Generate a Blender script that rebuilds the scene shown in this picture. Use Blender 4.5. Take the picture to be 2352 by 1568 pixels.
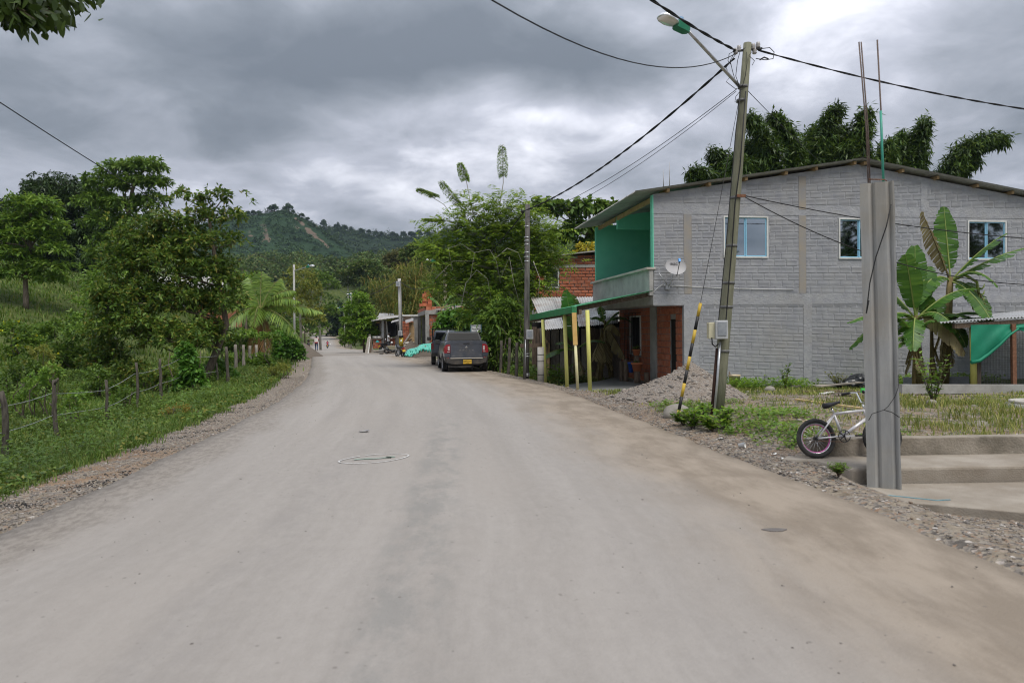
import bpy, bmesh, math, random
import numpy as np
from mathutils import Vector, Matrix, Quaternion
for o in list(bpy.data.objects): bpy.data.objects.remove(o, do_unlink=True)
SC = bpy.context.scene
COL = SC.collection
rnd = random.Random(7)
RS = np.random.RandomState(11)
# ------------------------------------------------------------------ camera
CAMZ, FPX, CX, CY = 1.75, 1568.0, 1176.0, 784.0
PITCH, ROLL = (784.0-755.0)/1568.0, 0.012
Fw = Vector((0, math.cos(PITCH), -math.sin(PITCH)))
R0 = Vector((1, 0, 0)); U0 = R0.cross(Fw)
Rt = R0*math.cos(ROLL) - U0*math.sin(ROLL)
Up = U0*math.cos(ROLL) + R0*math.sin(ROLL)
cam_d = bpy.data.cameras.new('camera'); cam = bpy.data.objects.new('camera', cam_d); COL.objects.link(cam)
mw = Matrix.Identity(4)
for i in range(3):
    mw[i][0] = Rt[i]; mw[i][1] = Up[i]; mw[i][2] = -Fw[i]
mw[2][3] = CAMZ
cam.matrix_world = mw
cam_d.lens = 24; cam_d.sensor_width = 36; cam_d.clip_start = 0.05; cam_d.clip_end = 6000
cam_d.dof.use_dof = True; cam_d.dof.focus_distance = 26; cam_d.dof.aperture_fstop = 2.0
SC.camera = cam
# ------------------------------------------------------------------ sky, sun, exposure
SUN_EL, SUN_AZ = math.radians(62), math.radians(150)     # azimuth from +Y towards +X: veiled sun high behind the camera
W = bpy.data.worlds.new('World'); SC.world = W; W.use_nodes = True
def build_world():
    nt = W.node_tree; N = nt.nodes; L = nt.links; N.clear()
    def nd(t, **k):
        n = N.new(t)
        for a, b in k.items(): setattr(n, a, b)
        return n
    def mth(op, a, b=None, c=None):
        n = nd('ShaderNodeMath', operation=op)
        for i, q in enumerate((a, b, c)):
            if q is None: continue
            if isinstance(q, (int, float)): n.inputs[i].default_value = q
            else: L.new(q, n.inputs[i])
        return n.outputs[0]
    tc = nd('ShaderNodeTexCoord'); sp = nd('ShaderNodeSeparateXYZ'); L.new(tc.outputs['Generated'], sp.inputs[0])
    z = mth('MAXIMUM', sp.outputs[2], 0.0); den = mth('ADD', z, 0.25)
    px = mth('DIVIDE', sp.outputs[0], den); py = mth('DIVIDE', sp.outputs[1], den)
    cb = nd('ShaderNodeCombineXYZ'); L.new(px, cb.inputs[0]); L.new(py, cb.inputs[1])
    def noise(scale, det, rough, off, dist=0.0):
        mp = nd('ShaderNodeMapping'); mp.inputs['Location'].default_value = off; L.new(cb.outputs[0], mp.inputs[0])
        n = nd('ShaderNodeTexNoise'); n.inputs['Scale'].default_value = scale; n.inputs['Detail'].default_value = det
        n.inputs['Roughness'].default_value = rough; n.inputs['Distortion'].default_value = dist; L.new(mp.outputs[0], n.inputs[0])
        return n
    n1 = noise(1.25, 5, .5, (3.1, 1.7, 0.4), .35).outputs['Fac']
    n2 = noise(3.8, 6, .6, (7.3, 4.1, 2.0), .3).outputs['Fac']
    wn = noise(1.7, 2, .5, (1.3, 9.1, 5.0)).outputs['Color']
    wv = nd('ShaderNodeVectorMath', operation='SUBTRACT'); L.new(wn, wv.inputs[0]); wv.inputs[1].default_value = (.5, .5, .5)
    ws = nd('ShaderNodeVectorMath', operation='SCALE'); L.new(wv.outputs[0], ws.inputs[0]); ws.inputs['Scale'].default_value = .8
    wp = nd('ShaderNodeVectorMath', operation='ADD'); L.new(cb.outputs[0], wp.inputs[0]); L.new(ws.outputs[0], wp.inputs[1])
    d = mth('ADD', mth('MULTIPLY', n1, .70), mth('MULTIPLY', n2, .40))
    # the cloud masses in view: (centre x, y on the cloud deck, radius x, y, thickness)
    for (cx, cy, rx, ry, w) in [(-.45, 1.5, .75, .28, -.20), (.1, 1.48, .5, .2, -.14), (.1, 1.86, .5, .2, .22), (.68, 1.42, .28, .3, .26), (-1.15, 1.7, .3, .25, .10), (-.6, 2.3, .5, .3, .16), (1.2, 1.8, .5, .3, .05)]:
        s = nd('ShaderNodeVectorMath', operation='SUBTRACT'); L.new(wp.outputs[0], s.inputs[0]); s.inputs[1].default_value = (cx, cy, 0)
        m = nd('ShaderNodeVectorMath', operation='DIVIDE'); L.new(s.outputs[0], m.inputs[0]); m.inputs[1].default_value = (rx, ry, 1e6)
        l = nd('ShaderNodeVectorMath', operation='LENGTH'); L.new(m.outputs[0], l.inputs[0])
        e = mth('EXPONENT', mth('MULTIPLY', mth('POWER', l.outputs['Value'], 2.0), -1.0))
        d = mth('ADD', d, mth('MULTIPLY', e, w))
    rp = nd('ShaderNodeValToRGB'); L.new(d, rp.inputs[0]); cr = rp.color_ramp
    stops = [(.30, (.128, .145, .170)), (.42, (.185, .204, .234)), (.53, (.285, .303, .345)), (.63, (.405, .420, .480)), (.72, (.64, .65, .715)), (.82, (.93, .94, .99))]
    cr.elements[0].position = stops[0][0]; cr.elements[0].color = (*stops[0][1], 1)
    cr.elements[1].position = stops[-1][0]; cr.elements[1].color = (*stops[-1][1], 1)
    for p, c in stops[1:-1]:
        e = cr.elements.new(p); e.color = (*c, 1)
    # overcast sky: radiance grows towards the zenith (1 + 2 sin h) / 3
    g = mth('ADD', mth('MULTIPLY', z, 1.75), .58)
    sc = nd('ShaderNodeVectorMath', operation='SCALE'); L.new(rp.outputs[0], sc.inputs[0]); L.new(g, sc.inputs['Scale'])
    b1 = nd('ShaderNodeBackground'); L.new(sc.outputs[0], b1.inputs[0]); b1.inputs[1].default_value = CLOUD_STR
    sky = nd('ShaderNodeTexSky', sky_type='NISHITA', sun_disc=False, sun_elevation=SUN_EL, sun_rotation=SUN_AZ)
    b2 = nd('ShaderNodeBackground'); L.new(sky.outputs[0], b2.inputs[0]); b2.inputs[1].default_value = 0.06
    mx = nd('ShaderNodeMixShader'); mx.inputs[0].default_value = .94
    L.new(b2.outputs[0], mx.inputs[1]); L.new(b1.outputs[0], mx.inputs[2])
    out = nd('ShaderNodeOutputWorld'); L.new(mx.outputs[0], out.inputs[0])
CLOUD_STR = 0.72
build_world()
sun_d = bpy.data.lights.new('sun', 'SUN'); sun_d.energy = 1.5; sun_d.angle = math.radians(32); sun_d.color = (1, .95, .88)
sun = bpy.data.objects.new('sun', sun_d); COL.objects.link(sun)
sdir = Vector((math.sin(SUN_AZ)*math.cos(SUN_EL), math.cos(SUN_AZ)*math.cos(SUN_EL), math.sin(SUN_EL)))
sun.rotation_euler = (-sdir).to_track_quat('-Z', 'Y').to_euler(); sun.location = sdir*100
vs = SC.view_settings; vs.view_transform = 'Standard'; vs.look = 'None'; vs.gamma = 1; vs.use_curve_mapping = False
vs.exposure = 1.0
cy = SC.cycles
cy.use_denoising = True; cy.max_bounces = 6; cy.diffuse_bounces = 3; cy.glossy_bounces = 3; cy.transmission_bounces = 4
cy.transparent_max_bounces = 6; cy.volume_bounces = 0; cy.filter_width = 1.1; cy.sample_clamp_indirect = 6
try: cy.volume_step_rate = 4; cy.volume_max_steps = 64
except Exception: pass
# ------------------------------------------------------------------ picture directions -> places
def ray(px, py):
    return Fw + Rt*((px-CX)/FPX) + Up*((CY-py)/FPX)
def at(px, py, Y):
    r = ray(px, py); t = Y/r.y
    return Vector((r.x*t, Y, CAMZ + r.z*t))
def gz(px, py, z=0.0):
    r = ray(px, py); t = (z-CAMZ)/r.z
    return Vector((r.x*t, r.y*t, z))
def proj(P):
    P = np.asarray(P, float) - np.array([0, 0, CAMZ])
    d = P @ np.array(Fw); return np.stack([CX + FPX*(P @ np.array(Rt))/d, CY - FPX*(P @ np.array(Up))/d], -1)
# ------------------------------------------------------------------ mesh helpers
class MB:
    def __init__(s): s.v = []; s.f = []; s.sm = []
    def add(s, vs, fs, smooth=False):
        b = len(s.v); s.v.extend([tuple(p) for p in vs]); s.f.extend([tuple(i+b for i in f) for f in fs]); s.sm.extend([smooth]*len(fs)); return s
    def quad(s, *p): return s.add(p, [tuple(range(len(p)))])
    def box(s, c, d, rot=None, taper=1.0):
        hx, hy, hz = d[0]/2, d[1]/2, d[2]/2
        P = [Vector((x*hx*(taper if z > 0 else 1), y*hy*(taper if z > 0 else 1), z*hz)) for z in (-1, 1) for y in (-1, 1) for x in (-1, 1)]
        if rot is not None: P = [rot @ p for p in P]
        c = Vector(c)
        return s.add([p+c for p in P], [(0, 2, 3, 1), (4, 5, 7, 6), (0, 1, 5, 4), (2, 6, 7, 3), (0, 4, 6, 2), (1, 3, 7, 5)])
    def bbox(s, x0, x1, y0, y1, z0, z1): return s.box(((x0+x1)/2, (y0+y1)/2, (z0+z1)/2), (x1-x0, y1-y0, z1-z0))
    def beam(s, p0, p1, w, h, up=(0, 0, 1)):
        p0 = Vector(p0); p1 = Vector(p1); d = p1-p0; L = d.length; d.normalize(); u = Vector(up)
        if abs(d.dot(u)) > .98: u = Vector((0, 1, 0))
        sd = d.cross(u).normalized(); u = sd.cross(d)
        return s.box((p0+p1)/2, (w, L, h), Matrix((sd, d, u)).transposed())
    def tube(s, pts, r, n=8, cap=True, smooth=True):
        pts = [Vector(p) for p in pts]; m = len(pts)
        rr = [r]*m if isinstance(r, (int, float)) else list(r)
        if len(rr) != m: rr = list(np.interp(np.linspace(0, 1, m), np.linspace(0, 1, len(rr)), rr))
        b = len(s.v); ref = None
        for i, p in enumerate(pts):
            t = (pts[min(i+1, m-1)] - pts[max(i-1, 0)]).normalized()
            if ref is None: ref = t.orthogonal().normalized()
            ref = (ref - t*ref.dot(t)).normalized(); bn = t.cross(ref)
            for k in range(n):
                a = 2*math.pi*k/n
                s.v.append(tuple(p + (ref*math.cos(a) + bn*math.sin(a))*rr[i]))
        for i in range(m-1):
            for k in range(n):
                a = b+i*n+k; c = b+i*n+(k+1) % n
                s.f.append((a, c, c+n, a+n)); s.sm.append(smooth)
        if cap:
            s.f.append(tuple(b+k for k in reversed(range(n)))); s.f.append(tuple(b+(m-1)*n+k for k in range(n))); s.sm += [False, False]
        return s
    def cyl(s, p0, p1, r0, r1=None, n=12): return s.tube([p0, p1], [r0, r0 if r1 is None else r1], n)
    def lathe(s, prof, n=16, c=(0, 0, 0), axis='z', smooth=True):
        b = len(s.v); m = len(prof)
        for (r, h) in prof:
            for k in range(n):
                a = 2*math.pi*k/n
                q = (r*math.cos(a), r*math.sin(a), h)
                if axis == 'x': q = (q[2], q[0], q[1])
                if axis == 'y': q = (q[0], q[2], q[1])
                s.v.append((q[0]+c[0], q[1]+c[1], q[2]+c[2]))
        for i in range(m-1):
            for k in range(n):
                a = b+i*n+k; c2 = b+i*n+(k+1) % n
                s.f.append((a, c2, c2+n, a+n)); s.sm.append(smooth)
        return s
    def torus(s, c, axis, R, r, n=24, m=8):
        ax = Vector(axis).normalized(); e1 = ax.orthogonal().normalized(); e2 = ax.cross(e1); c = Vector(c); b = len(s.v)
        for i in range(n):
            a = 2*math.pi*i/n; d = e1*math.cos(a)+e2*math.sin(a)
            for j in range(m):
                q = 2*math.pi*j/m; s.v.append(tuple(c + d*(R+r*math.cos(q)) + ax*(r*math.sin(q))))
        for i in range(n):
            for j in range(m):
                a = b+i*m+j; a2 = b+i*m+(j+1) % m; d = b+((i+1) % n)*m+j; d2 = b+((i+1) % n)*m+(j+1) % m
                s.f.append((a, d, d2, a2)); s.sm.append(True)
        return s
    def extrude(s, poly, d, smooth=False):
        n = len(poly); d = Vector(d); b = len(s.v)
        s.v += [tuple(p) for p in poly] + [tuple(Vector(p)+d) for p in poly]
        s.f.append(tuple(b+i for i in reversed(range(n)))); s.f.append(tuple(b+n+i for i in range(n))); s.sm += [False, False]
        for i in range(n):
            j = (i+1) % n; s.f.append((b+i, b+j, b+n+j, b+n+i)); s.sm.append(smooth)
        return s
    def loft(s, rings, closed=True, cap=True, smooth=True):
        n = len(rings[0]); b = len(s.v)
        for r in rings: s.v += [tuple(p) for p in r]
        for i in range(len(rings)-1):
            for k in range(n if closed else n-1):
                a = b+i*n+k; c = b+i*n+(k+1) % n
                s.f.append((a, c, c+n, a+n)); s.sm.append(smooth)
        if cap and closed:
            s.f.append(tuple(b+k for k in reversed(range(n)))); s.f.append(tuple(b+(len(rings)-1)*n+k for k in range(n))); s.sm += [False, False]
        return s
    def grid(s, P, smooth=True):
        h, w = len(P), len(P[0]); b = len(s.v)
        for r in P: s.v += [tuple(p) for p in r]
        for i in range(h-1):
            for j in range(w-1):
                s.f.append((b+i*w+j, b+i*w+j+1, b+(i+1)*w+j+1, b+(i+1)*w+j)); s.sm.append(smooth)
        return s
    def mesh(s, name):
        me = bpy.data.meshes.new(name); me.from_pydata([tuple(p) for p in s.v], [], s.f)
        me.polygons.foreach_set('use_smooth', s.sm); me.update(); return me
def link(o, parent=None):
    COL.objects.link(o)
    if parent is not None: o.parent = parent
    return o
def obj(name, mb, mat, parent=None, loc=None, bevel=0, world=False, kind=None):
    """one mesh object; world=True: the shape is given in world coordinates, parent only has a location"""
    me = mb.mesh(name) if isinstance(mb, MB) else mb
    if world and parent is not None:
        q = parent; off = Vector((0, 0, 0))
        while q is not None: off += q.location; q = q.parent
        me.transform(Matrix.Translation(-off))
    o = bpy.data.objects.new(name, me)
    if mat is not None:
        me.materials.clear(); me.materials.append(mat)
    link(o, parent)
    if loc is not None: o.location = loc
    if bevel:
        m = o.modifiers.new('bevel', 'BEVEL'); m.width = bevel; m.segments = 2; m.limit_method = 'ANGLE'
    if kind: o['kind'] = kind
    return o
def tag(o, label, cat, group=None, kind=None):
    o['label'] = label
    if cat: o['category'] = cat
    if group: o['group'] = group
    if kind: o['kind'] = kind
    return o
def thing(name, label, cat, loc=(0, 0, 0), rz=0.0, group=None):
    o = bpy.data.objects.new(name, None); o.empty_display_size = .2; COL.objects.link(o)
    o.location = loc; o.rotation_euler = (0, 0, rz)
    return tag(o, label, cat, group)
def struct(o, label=None):
    o['kind'] = 'structure'
    if label: o['label'] = label
    return o
def npmesh(name, V, F):
    """V (n,3) float, F (m,k) int all the same k"""
    me = bpy.data.meshes.new(name); V = np.asarray(V, np.float32); F = np.asarray(F, np.int32); k = F.shape[1]
    me.vertices.add(len(V)); me.vertices.foreach_set('co', V.ravel())
    me.loops.add(F.size); me.loops.foreach_set('vertex_index', F.ravel())
    me.polygons.add(len(F)); me.polygons.foreach_set('loop_start', np.arange(0, F.size, k, dtype=np.int32))
    me.polygons.foreach_set('loop_total', np.full(len(F), k, np.int32)); me.update(calc_edges=True); return me
def copy_tree(o, parent=None):
    c = o.copy(); COL.objects.link(c); c.parent = parent
    for ch in list(o.children):
        copy_tree(ch, c)
    return c
def text(name, s, size, mat, parent, loc, rot, extrude=.004, align='CENTER', sx=1.0):
    cu = bpy.data.curves.new(name, 'FONT'); cu.body = s; cu.size = size; cu.extrude = extrude; cu.align_x = align; cu.align_y = 'CENTER'; cu.resolution_u = 3
    t = bpy.data.objects.new(name, cu); COL.objects.link(t); dg = bpy.context.evaluated_depsgraph_get(); dg.update()
    me = bpy.data.meshes.new_from_object(t.evaluated_get(dg)); bpy.data.objects.remove(t, do_unlink=True); bpy.data.curves.remove(cu)
    me.materials.clear(); me.materials.append(mat); o = bpy.data.objects.new(name, me); link(o, parent); o.location = loc; o.rotation_euler = rot; o.scale = (sx, 1, 1)
    return o
# ------------------------------------------------------------------ value noise (numpy)
_perm = np.random.RandomState(5).rand(256, 256).astype(np.float32)
def vnoise(x, y):
    xi = np.floor(x).astype(int); yi = np.floor(y).astype(int); fx = x-xi; fy = y-yi
    fx = fx*fx*(3-2*fx); fy = fy*fy*(3-2*fy)
    g = lambda a, b: _perm[a & 255, b & 255]
    return (g(xi, yi)*(1-fx)+g(xi+1, yi)*fx)*(1-fy)+(g(xi, yi+1)*(1-fx)+g(xi+1, yi+1)*fx)*fy
def fbm(x, y, o=4):
    s = 0; a = .5; t = 0
    for i in range(o):
        s = s+a*vnoise(x*2**i+i*17.3, y*2**i+i*9.1); t += a; a *= .5
    return s/t
# ------------------------------------------------------------------ materials
def lin(*c):
    return tuple(((q/255)/12.92 if q/255 <= .04045 else ((q/255+.055)/1.055)**2.4) for q in c)
def _mat(name):
    m = bpy.data.materials.new(name); m.use_nodes = True; nt = m.node_tree; b = nt.nodes['Principled BSDF']
    return m, nt, nt.nodes, nt.links, b
def M(name, c1, c2=None, scale=4, rough=.8, bump=0.0, bscale=30, metal=0.0, spec=.3, detail=5, orand=0.0, stretch=(1, 1, 1), dirt=None, dscale=.8, damt=.5, coords='pos', lo=.35, hi=.65, coat=0):
    m, nt, N, L, b = _mat(name)
    c2 = c2 or c1
    if coords == 'pos': src = N.new('ShaderNodeNewGeometry').outputs['Position']
    else: src = N.new('ShaderNodeTexCoord').outputs['Object']
    mp = N.new('ShaderNodeMapping'); mp.inputs['Scale'].default_value = stretch; L.new(src, mp.inputs[0])
    n = N.new('ShaderNodeTexNoise'); n.inputs['Scale'].default_value = scale; n.inputs['Detail'].default_value = detail; n.inputs['Roughness'].default_value = .6; L.new(mp.outputs[0], n.inputs[0])
    mr = N.new('ShaderNodeMapRange'); mr.inputs[1].default_value = lo; mr.inputs[2].default_value = hi; L.new(n.outputs[0], mr.inputs[0])
    mx = N.new('ShaderNodeMix'); mx.data_type = 'RGBA'; mx.inputs[6].default_value = (*c1, 1); mx.inputs[7].default_value = (*c2, 1); L.new(mr.outputs[0], mx.inputs[0])
    col = mx.outputs[2]
    if dirt:
        n2 = N.new('ShaderNodeTexNoise'); n2.inputs['Scale'].default_value = dscale; n2.inputs['Detail'].default_value = 6; n2.inputs['Roughness'].default_value = .65; L.new(src, n2.inputs[0])
        m2 = N.new('ShaderNodeMapRange'); m2.inputs[1].default_value = .48; m2.inputs[2].default_value = .72; m2.inputs[4].default_value = damt; L.new(n2.outputs[0], m2.inputs[0])
        x2 = N.new('ShaderNodeMix'); x2.data_type = 'RGBA'; x2.inputs[7].default_value = (*dirt, 1); L.new(col, x2.inputs[6]); L.new(m2.outputs[0], x2.inputs[0]); col = x2.outputs[2]
    if orand:
        oi = N.new('ShaderNodeObjectInfo'); m3 = N.new('ShaderNodeMapRange'); m3.inputs[3].default_value = 1-orand; m3.inputs[4].default_value = 1+orand; L.new(oi.outputs['Random'], m3.inputs[0])
        hv = N.new('ShaderNodeHueSaturation'); L.new(m3.outputs[0], hv.inputs['Value']); L.new(col, hv.inputs['Color']); col = hv.outputs[0]
    L.new(col, b.inputs['Base Color'])
    b.inputs['Roughness'].default_value = rough; b.inputs['Metallic'].default_value = metal; b.inputs['Specular IOR Level'].default_value = spec
    if coat: b.inputs['Coat Weight'].default_value = coat; b.inputs['Coat Roughness'].default_value = .15
    if bump:
        n3 = N.new('ShaderNodeTexNoise'); n3.inputs['Scale'].default_value = bscale; n3.inputs['Detail'].default_value = 6; L.new(mp.outputs[0], n3.inputs[0])
        bp = N.new('ShaderNodeBump'); bp.inputs['Strength'].default_value = bump; bp.inputs['Distance'].default_value = .02; L.new(n3.outputs[0], bp.inputs['Height']); L.new(bp.outputs[0], b.inputs['Normal'])
    return m
def leafmat(name, cols, rough=.55, trans=.35, big=.25, bscale=.6):
    cols = [tuple(min(.6, q*k) for q, k in zip(c, (1.55, 1.72, 1.2))) for c in cols]
    m, nt, N, L, b = _mat(name)
    g = N.new('ShaderNodeNewGeometry'); rp = N.new('ShaderNodeValToRGB'); L.new(g.outputs['Random Per Island'], rp.inputs[0])
    e = rp.color_ramp.elements; e[0].color = (*cols[0], 1); e[1].color = (*cols[-1], 1); e[1].position = 1
    for i, c in enumerate(cols[1:-1]):
        q = e.new((i+1)/(len(cols)-1)); q.color = (*c, 1)
    n = N.new('ShaderNodeTexNoise'); n.inputs['Scale'].default_value = bscale; L.new(g.outputs['Position'], n.inputs[0])
    mr = N.new('ShaderNodeMapRange'); mr.inputs[1].default_value = .3; mr.inputs[2].default_value = .7; mr.inputs[3].default_value = 1-big; mr.inputs[4].default_value = 1+big; L.new(n.outputs[0], mr.inputs[0])
    hv = N.new('ShaderNodeHueSaturation'); L.new(mr.outputs[0], hv.inputs['Value']); L.new(rp.outputs[0], hv.inputs['Color'])
    L.new(hv.outputs[0], b.inputs['Base Color']); b.inputs['Roughness'].default_value = rough; b.inputs['Specular IOR Level'].default_value = .35
    t = N.new('ShaderNodeBsdfTranslucent'); ms = N.new('ShaderNodeMixShader'); ms.inputs[0].default_value = trans
    h2 = N.new('ShaderNodeHueSaturation'); h2.inputs['Value'].default_value = 1.35; h2.inputs['Hue'].default_value = .485; L.new(hv.outputs[0], h2.inputs['Color']); L.new(h2.outputs[0], t.inputs[0])
    L.new(b.outputs[0], ms.inputs[1]); L.new(t.outputs[0], ms.inputs[2]); L.new(ms.outputs[0], nt.nodes['Material Output'].inputs[0])
    return m
# ================================================================== the land
def sstep(a, b, x):
    t = np.clip((np.asarray(x, float)-a)/(b-a), 0, 1); return t*t*(3-2*t)
_yy = np.arange(-12, 262, .5)
def _smooth(a, k):
    w = np.hanning(2*k+1); w /= w.sum(); return np.convolve(np.pad(a, k, mode='edge'), w, 'valid')
_LE = _smooth(np.interp(_yy, [-12, 6.3, 7.5, 9, 10.5, 12, 13.1, 16, 18.8, 23.6, 31.7, 52, 80, 139, 190, 230, 262], [-4.3, -4.55, -4.65, -4.85, -4.95, -5.1, -5.27, -5.7, -6.2, -7.2, -9.35, -15.2, -23.5, -41.5, -55, -70, -86]), 4)
_RE = _smooth(np.interp(_yy, [-12, 5.3, 7.5, 8.7, 12, 16.5, 20.8, 27.6, 35, 49, 58, 80, 139, 190, 230, 262], [4.3, 3.54, 3.25, 3.02, 2.5, 1.8, 1.05, -.92, -3.5, -7.7, -10, -16, -34, -48, -62, -78]), 4)
def ledge(y): return np.interp(y, _yy, _LE)
def redge(y): return np.interp(y, _yy, _RE)
def prof(y): return np.interp(y, [-60, 28, 42, 56, 80, 110, 139, 165, 190, 230, 260], [0, 0, -.05, -.14, -.54, -1.25, -1.8, -1.6, -.6, .6, 2.0])
def rise(x, y): return np.interp(y, [0, 140, 200, 300, 420, 700, 2000], [0, 0, 5, 21, 42, 70, 70])
def ground_z(x, y):
    x = np.asarray(x, float); y = np.asarray(y, float)
    p = prof(y); dl = ledge(y)-x; dr = x-redge(y)
    und = (fbm(x*.35, y*.35, 3)-.5)
    # left: gravel strip, then a grassy ditch, then rough pasture with a mound
    dep = np.interp(y, [0, 10, 14, 18, 24, 35, 60], [-.75, -.7, -.55, -.35, -.1, .15, .4])
    zl = p - .03 - .05*sstep(0, .9, dl) + (dep+.05)*sstep(.9, 3.6, dl) + und*.35*sstep(1.2, 4, dl)
    mound = 6.6*np.exp(-.5*(((x+41)/12.5)**2+((y-53)/14.5)**2))
    zl = zl + mound*sstep(4, 10, dl) + .5*sstep(6, 20, dl)
    # right: gravel edge, yard, house plots
    zr = p - .03 + und*.10*sstep(.3, 2, dr)
    zr = zr + .20*sstep(.6, 2.0, dr)*sstep(8.9, 9.3, y)*(1-sstep(11, 19, y))
    zr = zr - .19*sstep(3.75, 4.3, x-.12*(8-y))*(1-sstep(8.2, 8.6, y)) + .055*sstep(.1, .6, dr)*sstep(7.7, 8.5, y)*(1-sstep(4.1, 4.4, x)) - .10*sstep(4.0, 4.4, x)*sstep(8.2, 8.6, y)*(1-sstep(8.75, 8.95, y))
    zr = zr - .30*sstep(.35, 1.1, dr)*sstep(18.6, 19.8, y)*(1-sstep(29, 34, y))*(1-.65*sstep(5.0, 6.2, x))
    zr = zr + .45*sstep(.8, 3, dr)*sstep(44, 52, y)*(1-sstep(75, 95, y)) + .06*np.clip(dr-12, 0, 60)*sstep(30, 60, y)
    under = p - .09 - .0012*np.clip(y, 0, 300)
    z = np.where(dl > 0, zl, np.where(dr > 0, zr, under))
    e = np.minimum(np.abs(dl), np.abs(dr)) ; e = np.where((dl < 0) & (dr < 0), 0, e)
    z = under*(1-sstep(0, .12+.004*np.clip(y, 0, 200), e)) + z*sstep(0, .12+.004*np.clip(y, 0, 200), e)
    far = np.where((dl < 0) & (dr < 0), 0, np.minimum(np.maximum(dl, 0)+np.maximum(dr, 0), 60))
    z = z + rise(x, y)*np.where(y < 255, sstep(2, 26, far), 1)
    return z
def gz1(x, y): return float(ground_z(np.array([x]), np.array([y]))[0])
def gpt(px, py, it=8):
    """the point of the land seen at a pixel"""
    z = 0.0
    for _ in range(it):
        P = gz(px, py, z); z = .5*z+.5*gz1(P.x, P.y)
    return Vector((P.x, P.y, gz1(P.x, P.y)))
def axis_coords(a, b, n, lo, hi, g=1.13):
    c = list(np.linspace(a, b, n)); d = (b-a)/(n-1)
    q = d; v = b
    while v < hi: q = min(q*g, 90); v += q; c.append(v)
    q = d; v = a; pre = []
    while v > lo: q = min(q*g, 90); v -= q; pre.append(v)
    return np.array(pre[::-1]+c)
def ground_material():
    m, nt, N, L, b = _mat('ground_grass_and_soil')
    pos = N.new('ShaderNodeNewGeometry').outputs['Position']
    def noise(s, d=5, r=.6):
        n = N.new('ShaderNodeTexNoise'); n.inputs['Scale'].default_value = s; n.inputs['Detail'].default_value = d; n.inputs['Roughness'].default_value = r; L.new(pos, n.inputs[0]); return n.outputs[0]
    def ramp(src, stops):
        rp = N.new('ShaderNodeValToRGB'); L.new(src, rp.inputs[0]); e = rp.color_ramp.elements
        e[0].position, e[0].color = stops[0][0], (*stops[0][1], 1); e[1].position, e[1].color = stops[-1][0], (*stops[-1][1], 1)
        for p, c in stops[1:-1]:
            q = e.new(p); q.color = (*c, 1)
        return rp.outputs[0]
    def attr(n):
        a = N.new('ShaderNodeAttribute'); a.attribute_name = n; return a.outputs['Fac']
    def mth(op, a, c):
        n = N.new('ShaderNodeMath'); n.operation = op
        for i, q in enumerate((a, c)):
            if isinstance(q, (int, float)): n.inputs[i].default_value = q
            else: L.new(q, n.inputs[i])
        return n.outputs[0]
    def mix(f, a, c):
        x = N.new('ShaderNodeMix'); x.data_type = 'RGBA'
        L.new(f, x.inputs[0])
        L.new(a, x.inputs[6]); L.new(c, x.inputs[7]); return x.outputs[2]
    green = ramp(noise(1.4, 6), [(.3, (.042, .055, .018)), (.5, (.070, .095, .026)), (.7, (.115, .125, .045))])
    vor = N.new('ShaderNodeTexVoronoi'); vor.inputs['Scale'].default_value = 26; L.new(pos, vor.inputs[0])
    sp = N.new('ShaderNodeSeparateColor'); L.new(vor.outputs['Color'], sp.inputs[0])
    peb = ramp(sp.outputs[0], [(0, (.10, .09, .08)), (.4, (.19, .17, .15)), (.7, (.27, .24, .20)), (.93, (.23, .15, .10)), (1, (.5, .48, .45))])
    soil = ramp(noise(5, 7), [(.3, (.14, .11, .08)), (.5, (.235, .20, .155)), (.7, (.30, .26, .21))])
    grav = mix(mth('GREATER_THAN', noise(9, 4), .47), soil, peb)
    orange = ramp(noise(7, 6), [(.35, (.19, .125, .08)), (.65, (.29, .205, .135))])
    grav = mix(mth('MULTIPLY', attr('ochre'), mth('GREATER_THAN', noise(1.7, 5), .5)), grav, orange)
    f = mth('ADD', attr('gravel'), mth('MULTIPLY', mth('SUBTRACT', noise(2.2, 6), .5), 1.5))
    sm = N.new('ShaderNodeMapRange'); sm.interpolation_type = 'SMOOTHSTEP'; sm.inputs[1].default_value = .38; sm.inputs[2].default_value = .62; L.new(f, sm.inputs[0])
    L.new(mix(sm.outputs[0], green, grav), b.inputs['Base Color']); b.inputs['Roughness'].default_value = .95; b.inputs['Specular IOR Level'].default_value = .1
    bp = N.new('ShaderNodeBump'); bp.inputs['Strength'].default_value = .8; bp.inputs['Distance'].default_value = .03
    L.new(mth('ADD', noise(14, 6), mth('MULTIPLY', vor.outputs['Distance'], .6)), bp.inputs['Height']); L.new(bp.outputs[0], b.inputs['Normal'])
    return m
def gravel_mask(X, Y):
    dl = ledge(Y)-X; dr = X-redge(Y)
    g = (1-sstep(.75, 1.5, dl))*(Y < 70)
    gr = np.maximum(1-sstep(.7, 1.3, dr)*(Y > 9), .62*(1-sstep(17.2, 19, Y))*(Y > 9)*(1-.5*sstep(10, 16, X)))
    gr = np.where(Y < 9, 1, gr); gr = np.where(Y > 24, 1-sstep(.4, 1.6, dr), gr); gr = np.where((Y > 44) & (Y < 70), np.maximum(gr, 1-sstep(1.5, 4, dr)), gr)
    return np.where(Y > 255, 0, np.where(dl > 0, g, np.where(dr > 0, gr, 1.0)))
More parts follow.
